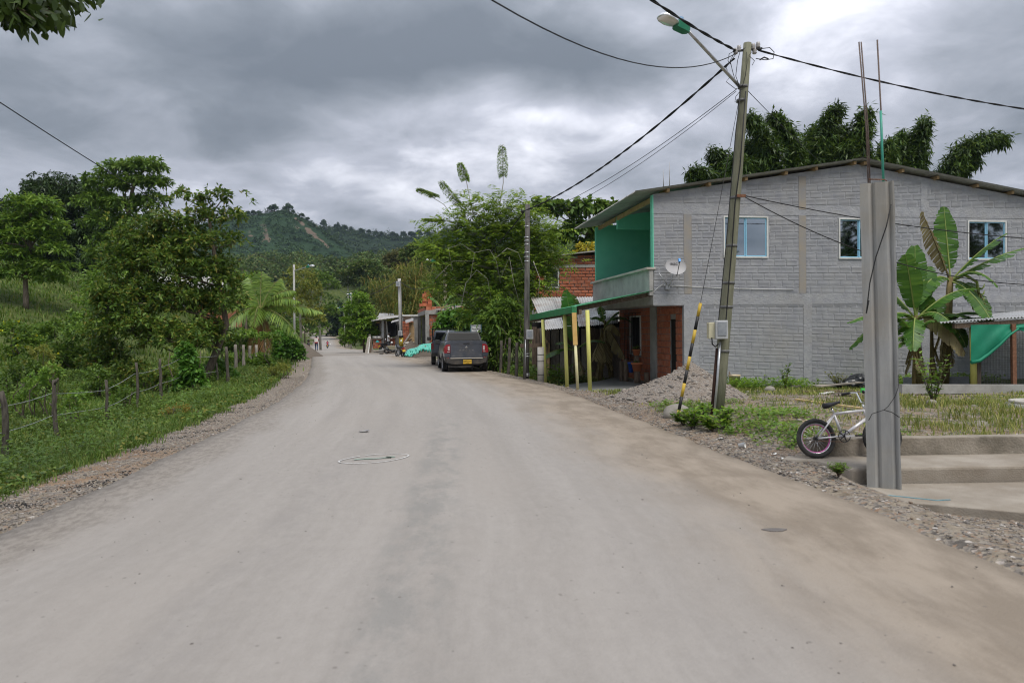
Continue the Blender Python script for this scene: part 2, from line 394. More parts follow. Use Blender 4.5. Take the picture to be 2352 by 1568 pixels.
def build_ground():
    xs = axis_coords(-15, 15, 150, -1600, 1600); ys = axis_coords(2, 30, 130, -120, 1700, 1.1)
    X, Y = np.meshgrid(xs, ys); Z = ground_z(X, Y)
    h, w = X.shape; idx = np.arange(h*w).reshape(h, w)
    F = np.stack([idx[:-1, :-1], idx[:-1, 1:], idx[1:, 1:], idx[1:, :-1]], -1).reshape(-1, 4)
    me = npmesh('ground', np.stack([X, Y, Z], -1).reshape(-1, 3), F)
    me.polygons.foreach_set('use_smooth', np.ones(len(F), bool))
    dr = X-redge(Y); dl = ledge(Y)-X
    for nm, a in (('gravel', gravel_mask(X, Y)), ('ochre', np.where(dr > 0, .45*(Y < 20)*(Y > 9), .8*(1-sstep(.5, 1.6, np.abs(dl-1.2)))*(np.abs(Y-9.4) < 1.4)))):
        me.attributes.new(nm, 'FLOAT', 'POINT').data.foreach_set('value', a.ravel().astype(np.float32))
    me.materials.append(ground_material())
    return struct(link(bpy.data.objects.new('ground', me)))
build_ground()
def road_material():
    m, nt, N, L, b = _mat('dusty_asphalt')
    geo = N.new('ShaderNodeNewGeometry'); pos = geo.outputs['Position']
    def attr(n):
        a = N.new('ShaderNodeAttribute'); a.attribute_name = n; return a.outputs['Fac']
    cb = N.new('ShaderNodeCombineXYZ'); L.new(attr('lat'), cb.inputs[0]); L.new(attr('along'), cb.inputs[1])
    def noise(s, d=5, r=.6, st=(1, 1, 1), v=cb.outputs[0]):
        mp = N.new('ShaderNodeMapping'); mp.inputs['Scale'].default_value = st; L.new(v, mp.inputs[0])
        n = N.new('ShaderNodeTexNoise'); n.inputs['Scale'].default_value = s; n.inputs['Detail'].default_value = d; n.inputs['Roughness'].default_value = r; L.new(mp.outputs[0], n.inputs[0]); return n.outputs[0]
    def mth(op, a, c=0):
        n = N.new('ShaderNodeMath'); n.operation = op
        for i, q in enumerate((a, c)):
            if isinstance(q, (int, float)): n.inputs[i].default_value = q
            else: L.new(q, n.inputs[i])
        return n.outputs[0]
    def ss(v, a, c, o0=0.0, o1=1.0):
        r = N.new('ShaderNodeMapRange'); r.interpolation_type = 'SMOOTHSTEP'; r.inputs[1].default_value = a; r.inputs[2].default_value = c; r.inputs[3].default_value = o0; r.inputs[4].default_value = o1; L.new(v, r.inputs[0]); return r.outputs[0]
    def mix(f, a, c):
        x = N.new('ShaderNodeMix'); x.data_type = 'RGBA'; L.new(f, x.inputs[0])
        for i, q in ((6, a), (7, c)):
            if isinstance(q, tuple): x.inputs[i].default_value = (*q, 1)
            else: L.new(q, x.inputs[i])
        return x.outputs[2]
    streak = noise(1.0, 6, .65, (1.6, .10, 1)); fine = noise(11, 8, .75, (1, .5, 1)); big = noise(.35, 4, .6, (1.5, .5, 1))
    col = mix(ss(mth('ADD', mth('MULTIPLY', streak, .6), mth('MULTIPLY', fine, .4)), .32, .68), (.262, .243, .223), (.330, .308, .285))
    col = mix(ss(big, .42, .66, 0, .45), col, (.305, .279, .252))
    # dark worn wheel band down the middle, and fainter ones
    for (c0, k, w, amt, col2) in ((-.42, -.062, .42, .58, (.205, .203, .192)), (-1.75, -.05, .35, .38, (.24, .225, .213)), (1.1, -.06, .5, .25, (.265, .245, .228))):
        sp = N.new('ShaderNodeSeparateXYZ'); L.new(pos, sp.inputs[0])
        d = mth('ABSOLUTE', mth('SUBTRACT', sp.outputs[0], mth('ADD', mth('MULTIPLY', sp.outputs[1], k), c0)))
        band = ss(mth('ADD', d, mth('MULTIPLY', mth('SUBTRACT', noise(2.2, 6, .7, (1, .6, 1)), .5), .5)), w, w*.25)
        f = mth('MULTIPLY', mth('MULTIPLY', band, ss(noise(3.1, 8, .72, (1, .5, 1)), .40, .62)), mth('MULTIPLY', ss(sp.outputs[1], 17, 9), amt))
        col = mix(f, col, col2)
    # brown dust at the two edges
    nn = mth('SUBTRACT', noise(1.1, 6, .65, (1, .35, 1)), .5)
    dr = mth('ADD', attr('dr'), mth('MULTIPLY', nn, 1.6)); dl = mth('ADD', attr('dl'), mth('MULTIPLY', nn, 1.5))
    brown = mix(ss(noise(2.3, 7, .65, (1, .4, 1)), .36, .64), (.215, .178, .138), (.305, .258, .206))
    col = mix(mth('MULTIPLY', ss(dr, 2.5, .75), .93), col, brown)
    col = mix(mth('MULTIPLY', ss(dl, 1.0, .35), .75), col, mix(ss(fine, .4, .6), (.17, .15, .13), (.265, .24, .21)))
    # the unmade strip across the road in the distance
    y = attr('along'); st = mth('MULTIPLY', ss(y, 50, 51), ss(y, 57, 55)); col = mix(mth('MULTIPLY', st, ss(fine, .35, .6)), col, (.22, .195, .17))
    vor = N.new('ShaderNodeTexVoronoi'); vor.inputs['Scale'].default_value = 9; L.new(cb.outputs[0], vor.inputs[0])
    specks = ss(vor.outputs['Distance'], .16, .07); col = mix(mth('MULTIPLY', mth('MULTIPLY', specks, ss(noise(1.5), .5, .6)), .55), col, (.14, .125, .115))
    L.new(col, b.inputs['Base Color']); b.inputs['Roughness'].default_value = .9; b.inputs['Specular IOR Level'].default_value = .12
    bp = N.new('ShaderNodeBump'); bp.inputs['Strength'].default_value = .6; bp.inputs['Distance'].default_value = .012
    L.new(mth('ADD', noise(45, 4, .6), mth('MULTIPLY', fine, .8)), bp.inputs['Height']); L.new(bp.outputs[0], b.inputs['Normal'])
    return m
def build_road():
    ys = np.concatenate([np.arange(-11, 30, .4), np.arange(30, 262, 2.0)]); n = 22
    V = []; dl = []; dr = []; al = []
    for y in ys:
        j = .10*(fbm(np.array([y*1.3]), np.array([3.]), 4)[0]-.5)*2; k = .12*(fbm(np.array([y*1.1]), np.array([9.]), 4)[0]-.5)*2
        l = float(ledge(y))+j; r = float(redge(y))+k
        for i in range(n+3):
            if i == 0: x, z = l, -.16
            elif i == n+2: x, z = r, -.16
            else:
                t = (i-1)/n; x = l+(r-l)*t; z = .02*math.sin(math.pi*t)**.6
            V.append((x, y, float(prof(y))+z+(.0 if z < -.1 else .0))); dl.append(max(0, x-l)); dr.append(max(0, r-x)); al.append(y)
    w = n+3; h = len(ys); idx = np.arange(h*w).reshape(h, w)
    F = np.stack([idx[:-1, :-1], idx[:-1, 1:], idx[1:, 1:], idx[1:, :-1]], -1).reshape(-1, 4)
    me = npmesh('road', V, F); me.polygons.foreach_set('use_smooth', np.ones(len(F), bool))
    for nm, a in (('dl', dl), ('dr', dr), ('along', al), ('lat', dl)):
        me.attributes.new(nm, 'FLOAT', 'POINT').data.foreach_set('value', np.array(a, np.float32))
    me.materials.append(road_material())
    o = struct(link(bpy.data.objects.new('road', me)), 'dusty grey asphalt road curving away to the left')
    # spray-painted circle and scribble
    c = gz(860, 1052.5, .024); ring = []; W1 = M('white_road_paint', (.62, .62, .60), (.45, .44, .43), 14, .8)
    rx, ry = .43, .30
    mb = MB(); n = 64
    for i in range(n):
        a = 2*math.pi*i/n; b2 = 2*math.pi*(i+1)/n
        f = lambda q, k: (c.x+math.cos(q)*(rx+k)+.02*math.sin(3*q), c.y+math.sin(q)*(ry+k)+.13*math.cos(q), .0275)
        if i in (20, 21, 47): continue
        t = .012*(.7+.5*vnoise(np.array([i*.4]), np.array([1.]))[0])
        mb.quad(f(a, -t), f(a, t), f(b2, t), f(b2, -t))
    obj('paint_ring', mb, W1, o)
    mb = MB(); q = [(-.26, -.07), (-.12, -.01), (0, -.02), (.12, .04), (.22, .05), (.14, .09), (.26, .10)]
    for (a, b2) in zip(q[:-1], q[1:]):
        mb.quad((c.x+a[0], c.y+a[1]-.03, .028), (c.x+b2[0], c.y+b2[1]-.03, .028), (c.x+b2[0], c.y+b2[1]+.03, .028), (c.x+a[0], c.y+a[1]+.03, .028))
    obj('paint_scribble', mb, M('green_road_paint', (.25, .36, .29), (.33, .35, .32), 9, .85), o)
    # pale line across the road in the distance
    mb = MB(); l, r = float(ledge(50)), float(redge(50))
    for i in range(24):
        a = l+.3+(r-l-.3)*(.55+.45*i/24); b2 = l+.3+(r-l-.3)*(.55+.45*(i+1)/24); z = float(prof(50))+.03
        mb.quad((a, 49.9, z), (b2, 49.9, z), (b2, 50.25+.1*rnd.random(), z), (a, 50.25+.1*rnd.random(), z))
    obj('pale_edge_line', mb, W1, o)
    return o
ROAD = build_road()
# ------------------------------------------------------------------ hills
def hill_material(name, g1, g2, scar=None):
    m, nt, N, L, b = _mat(name); pos = N.new('ShaderNodeNewGeometry').outputs['Position']
    n = N.new('ShaderNodeTexNoise'); n.inputs['Scale'].default_value = .05; n.inputs['Detail'].default_value = 9; n.inputs['Roughness'].default_value = .68; L.new(pos, n.inputs[0])
    rp = N.new('ShaderNodeValToRGB'); L.new(n.outputs[0], rp.inputs[0]); e = rp.color_ramp.elements; e[0].position = .36; e[1].position = .64; e[0].color = (*g1, 1); e[1].color = (*g2, 1)
    col = rp.outputs[0]
    if scar:
        a = N.new('ShaderNodeAttribute'); a.attribute_name = 'scar'; n2 = N.new('ShaderNodeTexNoise'); n2.inputs['Scale'].default_value = .22; n2.inputs['Detail'].default_value = 7; L.new(pos, n2.inputs[0])
        ad = N.new('ShaderNodeMath'); ad.operation = 'MULTIPLY_ADD'; L.new(n2.outputs[0], ad.inputs[0]); ad.inputs[1].default_value = 2.2; L.new(a.outputs['Fac'], ad.inputs[2])
        mr = N.new('ShaderNodeMapRange'); mr.inputs[1].default_value = 1.5; mr.inputs[2].default_value = 1.66; L.new(ad.outputs[0], mr.inputs[0])
        x = N.new('ShaderNodeMix'); x.data_type = 'RGBA'; L.new(mr.outputs[0], x.inputs[0]); L.new(col, x.inputs[6]); x.inputs[7].default_value = (*scar, 1); col = x.outputs[2]
    L.new(col, b.inputs['Base Color']); b.inputs['Roughness'].default_value = 1; b.inputs['Specular IOR Level'].default_value = .05
    bp = N.new('ShaderNodeBump'); bp.inputs['Strength'].default_value = 1; bp.inputs['Distance'].default_value = 2.5; L.new(n.outputs[0], bp.inputs['Height']); L.new(bp.outputs[0], b.inputs['Normal'])
    return m
def hill_fn(prof_px, Yc, Yf, Yb, gul, seed, foot=20.0):
    pts = [at(px, py, Yc) for px, py in prof_px]; cx = np.array([p.x for p in pts]); czz = np.array([p.z for p in pts])
    xs_ = np.arange(cx[0], cx[-1], 2.0); zs_ = _smooth(np.interp(xs_, cx, czz), 6)
    def f(X, Y):
        cr = np.interp(X, xs_, zs_); t = (Y-Yf)/(Yc-Yf)
        up = np.clip(t, 0, 1); z = foot + (cr-foot)*(.35*up+.65*up**1.55)
        back = np.clip((Y-Yc)/(Yb-Yc), 0, 1); z = z - (cr-foot)*back**1.3*.8
        g = np.abs(fbm(X*.022+seed+.004*Y, Y*.006+seed, 4)-.5)*2
        z = z - gul*(1-g)**2*np.sin(np.pi*np.clip(up, 0, 1))*1.0 + (fbm(X*.09+seed, Y*.09, 4)-.5)*3*np.clip(up*3, 0, 1)*np.clip((1-back)*2, 0, 1)
        return z - 12*(t < 0)
    return f
HPX = [(-400, 640), (0, 600), (300, 548), (430, 522), (500, 508), (545, 499), (580, 494), (620, 486), (640, 483), (665, 486), (690, 497), (720, 513), (745, 528), (790, 562), (850, 606), (900, 646), (960, 710), (1040, 750)]
hillA = hill_fn(HPX, 560, 300, 700, 16, 3.3)
RPX = [(-900, 640), (-200, 600), (300, 580), (600, 545), (700, 525), (745, 522), (800, 534), (860, 541), (900, 546), (940, 548), (985, 544), (1050, 530), (1150, 524), (1300, 545), (1500, 575), (1900, 600), (2400, 620), (3200, 660)]
hillB = hill_fn(RPX, 760, 420, 1000, 18, 8.1, 40.0)
def scar_mask(P2):
    def seg(p, a, b, w):
        a = np.array(a, float); b = np.array(b, float); ab = b-a; t = np.clip(((p-a) @ ab)/(ab @ ab), 0, 1)
        return np.clip(1-np.linalg.norm(p-(a+t[:, None]*ab), axis=1)/w, 0, 1)
    m = np.zeros(len(P2))
    for a, b, w in (((607, 515), (611, 535), 4.5), ((611, 535), (619, 558), 5.5), ((611, 540), (606, 553), 3.5), ((573, 532), (575, 546), 3.5), ((676, 499), (700, 520), 5), ((706, 527), (730, 546), 8), ((728, 544), (752, 566), 6), ((724, 514), (729, 522), 4), ((677, 517), (682, 524), 4)):
        m = np.maximum(m, seg(P2, a, b, w))
    return m
def build_hill(name, fn, x0, x1, y0, y1, nx, ny, mat, scar=False):
    X, Y = np.meshgrid(np.linspace(x0, x1, nx), np.linspace(y0, y1, ny)); Z = fn(X, Y)
    idx = np.arange(nx*ny).reshape(ny, nx); F = np.stack([idx[:-1, :-1], idx[:-1, 1:], idx[1:, 1:], idx[1:, :-1]], -1).reshape(-1, 4)
    V = np.stack([X, Y, Z], -1).reshape(-1, 3); me = npmesh(name, V, F); me.polygons.foreach_set('use_smooth', np.ones(len(F), bool))
    if scar: me.attributes.new('scar', 'FLOAT', 'POINT').data.foreach_set('value', scar_mask(proj(V)).astype(np.float32))
    me.materials.append(mat); return struct(link(bpy.data.objects.new(name, me)))
build_hill('hill', hillA, -560, -50, 292, 700, 260, 170, hill_material('hill_scrub_and_slips', (.018, .034, .019), (.034, .062, .031), (.135, .105, .08)), True)
build_hill('hill', hillB, -1000, 980, 410, 1000, 260, 90, hill_material('hill_forest', (.013, .023, .014), (.028, .045, .024)))
# ================================================================== materials shared by the buildings
m_white = M('white_paint', (.72, .72, .70), (.60, .60, .57), 6, .55, dirt=(.35, .32, .27), damt=.35)
m_black = M('black_metal', (.018, .018, .02), (.03, .03, .03), 9, .5)
m_conc = M('raw_concrete', (.30, .295, .28), (.40, .395, .375), 3, .9, .35, 40, dirt=(.20, .185, .16), damt=.5)
m_conc2 = M('pale_concrete', (.40, .38, .34), (.50, .475, .43), 2.5, .9, .3, 60, dirt=(.26, .22, .17), damt=.6, dscale=1.3)
m_mortar = M('grey_painted_mortar', (.30, .308, .332), (.372, .378, .39), 5, .9, .9, 16, dirt=(.31, .30, .285), damt=.6, dscale=1.1)
m_brickgrey = M('grey_painted_brick', (.305, .313, .338), (.378, .384, .397), 3, .85, .25, 50, orand=.045, dirt=(.34, .325, .30), damt=.5, dscale=.9)
m_brickred = M('red_clay_brick', (.36, .105, .055), (.46, .16, .085), 6, .85, .25, 60, orand=.22, dirt=(.36, .30, .26), damt=.35, dscale=2.5)
m_mortarpale = M('pale_mortar', (.40, .375, .345), (.52, .49, .455), 8, .95, .6, 35)
m_mortardk = M('grey_mortar', (.22, .215, .205), (.30, .29, .28), 8, .95, .6, 35)
m_zinc = M('zinc_sheet', (.36, .37, .38), (.47, .48, .49), 2, .42, metal=.35, spec=.4, dirt=(.27, .22, .18), damt=.45, dscale=1.4)
m_zincold = M('weathered_zinc', (.42, .42, .42), (.55, .55, .55), 2, .5, metal=.2, dirt=(.25, .13, .08), damt=.8, dscale=.9)
m_fibre = M('fibre_cement_sheet', (.30, .295, .28), (.38, .37, .35), 3, .85, .2, 40, dirt=(.12, .115, .10), damt=.6)
m_timber = M('raw_timber', (.30, .20, .10), (.42, .29, .15), 5, .75, .3, 30, stretch=(1, 1, 1), orand=.18)
m_timberdk = M('weathered_timber', (.10, .07, .05), (.20, .15, .11), 6, .9, .5, 30, stretch=(4, 4, .7), orand=.35)
m_timbergr = M('grey_timber', (.20, .175, .15), (.32, .29, .25), 6, .9, .5, 40, stretch=(5, 5, .8), orand=.25)
m_teal = M('mint_green_paint', (.15, .55, .38), (.18, .60, .42), 2, .65, dirt=(.14, .46, .33), damt=.4)
m_green = M('dark_green_paint', (.025, .17, .06), (.04, .22, .09), 5, .4, dirt=(.10, .16, .09), damt=.5, dscale=3)
m_lime = M('lime_yellow_paint', (.55, .54, .15), (.64, .62, .20), 3, .5, dirt=(.30, .30, .08), damt=.35, dscale=3)
m_cream = M('cream_pipe', (.60, .55, .30), (.68, .63, .38), 4, .55, dirt=(.36, .32, .2), damt=.4)
m_glassm = M('mirror_glass', (.52, .57, .62), (.55, .60, .64), 1, .03, metal=1.0)
m_glassd = M('dark_glass', (.015, .018, .02), (.02, .022, .025), 1, .08, spec=.8)
m_blue = M('blue_window_frame', (.25, .52, .68), (.30, .56, .72), 2, .4)
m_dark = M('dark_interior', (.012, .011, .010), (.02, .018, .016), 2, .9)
m_clay = M('terracotta', (.42, .13, .055), (.50, .18, .085), 7, .75)
m_plasticblue = M('blue_plastic', (.02, .07, .32), (.03, .09, .38), 3, .45)
m_wire = M('black_cable', (.012, .012, .013), (.02, .02, .02), 9, .6)
m_wirew = M('white_cable', (.62, .62, .60), (.70, .70, .68), 9, .5)
m_steel = M('galvanised_steel', (.42, .43, .44), (.52, .53, .54), 9, .35, metal=.6)
m_rust = M('rusty_steel', (.16, .075, .045), (.24, .12, .07), 20, .85, .2, 80)
# ================================================================== brickwork
_bm = {}
def brick_mesh(L, H, D, ribs):
    k = (round(L, 3), round(H, 3), D, ribs)
    if k in _bm: return _bm[k]
    mb = MB(); e = .012
    if ribs:
        pr = [(D, 0), (D, H)]; n = 5
        pr.append((.004, H))
        for i in range(n):
            z1 = H*(1-(i+.15)/n); z2 = H*(1-(i+.72)/n)
            pr += [(-.004, z1), (-.004, z2), (.010, z2-.004)] if i < n-1 else [(-.004, z1), (-.004, z2)]
        pr.append((.004, 0))
        mb.extrude([(0, y, z) for y, z in pr], (L, 0, 0))
    else:
        mb.add([(0, D, 0), (L, D, 0), (L, D, H), (0, D, H), (0, e, 0), (L, e, 0), (L, e, H), (0, e, H), (e, 0, e), (L-e, 0, e), (L-e, 0, H-e), (e, 0, H-e)],
               [(3, 2, 1, 0), (0, 1, 5, 4), (1, 2, 6, 5), (2, 3, 7, 6), (3, 0, 4, 7), (4, 5, 9, 8), (5, 6, 10, 9), (6, 7, 11, 10), (7, 4, 8, 11), (8, 9, 10, 11)])
    _bm[k] = mb.mesh('brick'); return _bm[k]
def brick_wall(parent, o, ang, length, z0, z1, mat, n_ind, L=.40, H=.215, gap=.02, D=.05, holes=(), top=None, ribs=False, seed=1, jit=.002, extra='brickwork', gl=None):
    """bricks whose faces stand at local y=0 of a frame at o turned by ang; face looks along local -y"""
    rr = random.Random(seed); ca, sa = math.cos(ang), math.sin(ang); rest = MB(); cnt = 0; row = 0; z = z0
    while z < z1-.05:
        h = min(H-gap, z1-z-.008); x = -(.5*L if row % 2 else 0) + rr.uniform(-.04, .04)
        while x < length:
            a = max(x, 0.004); b = min(x+L-(gl or gap), length-.004); segs = [(a, b)]
            for (h0, h1, g0, g1) in holes:
                if z+h > g0+.01 and z < g1-.01:
                    ns = []
                    for (p, q) in segs:
                        if q <= h0 or p >= h1: ns.append((p, q)); continue
                        if p < h0-.04: ns.append((p, h0-.006))
                        if q > h1+.04: ns.append((h1+.006, q))
                    segs = ns
            x += L
            for (p, q) in segs:
                if q-p < .05: continue
                if top is not None and z+h > min(top(p), top(q)): continue
                l = round((q-p)/.02)*.02-.004
                if l < .04: continue
                me = brick_mesh(l, round(h, 2), D, ribs); dy = rr.uniform(-jit, jit)
                P = Vector((o[0]+ca*p-sa*dy, o[1]+sa*p+ca*dy, o[2]+z)); tilt = rr.uniform(-.006, .006)
                if cnt < n_ind:
                    ob = bpy.data.objects.new('brick', me)
                    if not me.materials: me.materials.append(mat)
                    link(ob, parent); ob.location = P; ob.rotation_euler = (0, tilt, ang); cnt += 1
                else:
                    b0 = len(rest.v); rest.v += [tuple(P+Vector((ca*v.co.x-sa*v.co.y, sa*v.co.x+ca*v.co.y, v.co.z))) for v in me.vertices]
                    rest.f += [tuple(i+b0 for i in pl.vertices) for pl in me.polygons]; rest.sm += [False]*len(me.polygons)
        z += H; row += 1
    if rest.f: obj(extra, rest, mat, parent, kind='stuff')
def panel(mb, x0, x1, y0, y1, zb, top, holes=()):
    """upright slab x0..x1, thickness y0..y1, from zb to top(x), with rectangular holes"""
    xs = sorted({x0, x1, *[h for q in holes for h in q[:2] if x0 < h < x1]} | ({(x0+x1)/2} if False else set()))
    for a, b in zip(xs[:-1], xs[1:]):
        hs = sorted([q for q in holes if q[0] < (a+b)/2 < q[1]], key=lambda q: q[2]); z = zb
        for q in hs:
            mb.bbox(a, b, y0, y1, z, q[2]); z = q[3]
        mb.extrude([(a, y0, z), (b, y0, z), (b, y0, top(b)), (a, y0, top(a))], (0, y1-y0, 0))
def corrugated(p00, p10, p01, p11, n, amp=.012, seg=6, thick=.006):
    """sheet: waves run from p00->p01 (and p10->p11); n waves across p00->p10"""
    p00, p10, p01, p11 = map(Vector, (p00, p10, p01, p11)); up = (p10-p00).cross(p01-p00).normalized()
    if up.z < 0: up = -up
    rows = []
    for t in np.linspace(0, 1, 4):
        a = p00.lerp(p01, t); b = p10.lerp(p11, t)
        rows.append([a.lerp(b, i/(n*seg)) + up*amp*math.cos(2*math.pi*i/seg) for i in range(n*seg+1)])
    mb = MB(); mb.grid(rows); mb.grid([[p-up*thick for p in reversed(r)] for r in rows])
    for q in (rows[0], rows[-1]):
        for a, b in zip(q[:-1], q[1:]): mb.quad(a, b, b-up*thick, a-up*thick)
    return mb
# ================================================================== grey two-storey house
HX, HY, HZ, HA = 4.36, 20.9, -.20, math.radians(8.5)
def hw(u, v, z=0):      # house local -> world
    return Vector((HX+u*math.cos(HA)-v*math.sin(HA), HY+u*math.sin(HA)+v*math.cos(HA), z))
house = thing('house', 'grey painted brick two-storey house with mint green balcony and corrugated roof', 'house', (HX, HY, HZ), HA)
ZO = -HZ
UW, APX = 13.6, 6.8
wtop = lambda u: 5.80+ZO+.157*(u if u < APX else UW-u)
WIN = [(2.26, 3.74, 3.87+ZO, 5.17+ZO), (6.15, 7.60, 3.85+ZO, 5.15+ZO), (10.76, 12.2, 3.83+ZO, 5.13+ZO)]
DOORH = (-.01, .97, -.1, 2.40+ZO)
mb = MB()
hs = [(a, b, c, d) for a, b, c, d in WIN]
panel(mb, 0, APX, .006, .17, 2.40+ZO, wtop, hs[:2][:1]+[hs[1]]); panel(mb, APX, UW, .006, .17, 2.40+ZO, wtop, [hs[1], hs[2]])
mb.bbox(.97, UW, .006, .17, -.1, 2.40+ZO)
obj('gable_wall', mb, m_mortar, house)
mb = MB()      # concrete ties and pilasters, flush and slightly proud
for (a, b, z0, z1) in ((0, UW, 5.21+ZO, 5.40+ZO), (-.02, UW, 2.42+ZO, 2.76+ZO)): mb.bbox(a, b, -.004, .05, z0, z1)
obj('tie_beam', mb, m_mortar, house)
PIL = [(.97, 1.22, 2.76+ZO, 5.21+ZO, 1), (4.79, 5.03, 2.76+ZO, 5.21+ZO, 1), (4.79, 5.03, 5.40+ZO, 6.45+ZO, 1), (9.07, 9.30, 2.76+ZO, 5.21+ZO, 0), (9.07, 9.30, 5.40+ZO, 6.38+ZO, 0), (.955, 1.45, -.1, 2.42+ZO, 0), (4.93, 5.22, -.1, 2.42+ZO, 0), (9.1, 9.36, -.1, 2.42+ZO, 0)]
m_pil = M('bare_pilaster', (.33, .29, .235), (.27, .268, .27), 1.6, .9, .3, 40)
for a, b, z0, z1, t in PIL:
    obj('pilaster', MB().bbox(a, b, -.009, .06, z0, z1), m_pil if t else m_mortar, house)
hl = [(a-.05, b+.05, c-.05, d+.05) for a, b, c, d in WIN] + [(a, b, c, d) for a, b, c, d, t in PIL] + [(0, UW, 5.21+ZO, 5.40+ZO), (0, UW, 2.42+ZO, 2.76+ZO), (-1, .97, -1, 2.5+ZO)]
brick_wall(house, (0, 0, 0), 0, UW, 2.76+ZO, 6.9+ZO, m_brickgrey, 190, holes=hl, top=lambda u: wtop(u)-.05, ribs=True, seed=3, gl=.05)
brick_wall(house, (0, 0, 0), 0, UW, -.05, 2.42+ZO, m_brickgrey, 60, holes=hl, ribs=True, seed=5, gl=.05)
for k, (a, b, c, d) in enumerate(WIN):
    w = MB(); t = .045
    w.bbox(a, b, -.03, .06, c, c+t); w.bbox(a, b, -.03, .06, d-t, d); w.bbox(a, a+t, -.031, .061, c+t, d-t); w.bbox(b-t, b, -.031, .061, c+t, d-t)
    fr = obj('window', w, m_white, house)
    for s in (0, 1):
        x0 = a+t+s*(b-a-2*t)/2; x1 = x0+(b-a-2*t)/2; y = .005 if s else .03; t2 = .035; q = MB()
        q.bbox(x0, x1, y, y+.025, c+t, c+t+t2); q.bbox(x0, x1, y, y+.025, d-t-t2, d-t); q.bbox(x0, x0+t2, y-.001, y+.026, c+t+t2, d-t-t2); q.bbox(x1-t2, x1, y-.001, y+.026, c+t+t2, d-t-t2)
        obj('sash', q, m_blue, fr)
        obj('pane', MB().bbox(x0+t2, x1-t2, y+.010, y+.016, c+t+t2, d-t-t2), m_glassm, fr)
# loggia
LV = 6.45
obj('wall_return', MB().bbox(-.035, -.002, -.02, .18, 3.55+ZO, 5.78+ZO), m_teal, house)
obj('inner_return', MB().bbox(0, 2.2, .172, .20, 2.78+ZO, 5.78+ZO), m_teal, house)
mb = MB(); mb.extrude([(-.02, LV, 3.22+ZO), (2.2, LV, 3.22+ZO), (2.2, LV, 6.05+ZO), (-.02, LV, 5.74+ZO)], (0, .15, 0)); obj('loggia_end_wall', mb, m_teal, house)
obj('loggia_end_base', MB().bbox(-.02, 2.2, LV-.004, LV+.15, 2.76+ZO, 3.22+ZO), m_conc, house)
mb = MB(); panel(mb, 0, LV-.2, 0, .15, 2.76+ZO, lambda x: 6.1+ZO, [(4.9, 5.85, 2.76+ZO, 4.85+ZO)])
up = mb.mesh('upper_front_wall'); up.transform(Matrix.Translation((2.35, .2, 0)) @ Matrix.Rotation(math.pi/2, 4, 'Z')); obj('upper_front_wall', up, m_teal, house)
mb = MB(); mb.bbox(2.16, 2.19, 5.10, 5.16, 2.78+ZO, 4.9+ZO); mb.bbox(2.16, 2.19, 6.02, 6.08, 2.78+ZO, 4.9+ZO); mb.bbox(2.158, 2.188, 5.10, 6.08, 4.9+ZO, 4.96+ZO); df = obj('balcony_door_frame', mb, m_white, house)
obj('balcony_door', MB().bbox(2.24, 2.28, 5.1, 6.05, 2.78+ZO, 4.85+ZO), m_dark, df)
mb = MB(); mb.extrude([(.12, 4.0, 5.33+ZO), (2.195, 4.0, 5.33+ZO), (2.195, 4.0, 6.1+ZO), (.12, 4.0, 5.78+ZO)], (0, .15, 0)); obj('lintel', mb, m_teal, house)
obj('balcony_slab', MB().bbox(-.03, 2.34, -.001, LV+.1, 2.44+ZO, 2.757+ZO), m_conc, house)
mb = MB(); mb.bbox(-.14, -.015, .0, LV+.05, 2.72+ZO, 3.50+ZO); pa = obj('balcony_parapet', mb, m_conc, house)
obj('coping', MB().bbox(-.24, .06, -.03, LV+.12, 3.50+ZO, 3.575+ZO), m_conc2, pa, bevel=.015)
for k, (v0, v1) in enumerate(((.17, 3.99), (4.16, LV-.01))):
    for u in (.12,):
        obj('rafter', MB().beam((u, v0, 5.71+ZO), (u, v1, 5.71+ZO), .08, .13), m_timber, house)
# roof: purlin ends and corrugated sheets
for u in (.42, 1.75, 2.95, 4.28, 5.3, 6.62, 6.98, 8.3, 9.55, 11.0, 12.3, 13.4):
    z = wtop(u)+.035; obj('purlin', MB().beam((u, -.17, z), (u, LV, z), .09, .10), m_timber, house)
rz_ = lambda u: 5.92+ZO+.157*(u if u < APX else UW-u)
nS = 9; v0, v1 = -.28, LV+.85
for side in (0, 1):
    for i in range(nS):
        a = v0+(v1-v0)*i/nS; b = v0+(v1-v0)*(i+1)/nS+.06; lift = .004*(i % 2)+.003*side
        ue = -.66 if side == 0 else UW+.5
        p = [(ue, a, rz_(ue)+lift), (ue, b, rz_(ue)+lift), (APX, a, rz_(APX)+lift), (APX, b, rz_(APX)+lift)]
        obj('roof_sheet', corrugated(*p, 8, .022), m_fibre, house)
mb = MB()
mb.loft([[(APX-.3, v, rz_(APX)-.015), (APX, v, rz_(APX)+.055), (APX+.3, v, rz_(APX)-.015)] for v in (v0-.02, v1)], closed=False); obj('ridge_cap', mb, m_fibre, house)
# ground floor front, set back under the balcony
GU = .97; FL = LV
fh = [(.55, 1.05, 0, 2.2), (2.25, 2.75, 0, 3), (3.85, 5.0, .95, 2.35)]
mb = MB(); panel(mb, 0, FL, .05, .2, 0, lambda x: 2.44+ZO, [(.55, 1.05, 0, 2.2), (3.85, 5.0, .95, 2.35)])
q = mb.mesh('ground_front_wall'); TR = Matrix.Translation((GU, FL, 0)) @ Matrix.Rotation(-math.pi/2, 4, 'Z')
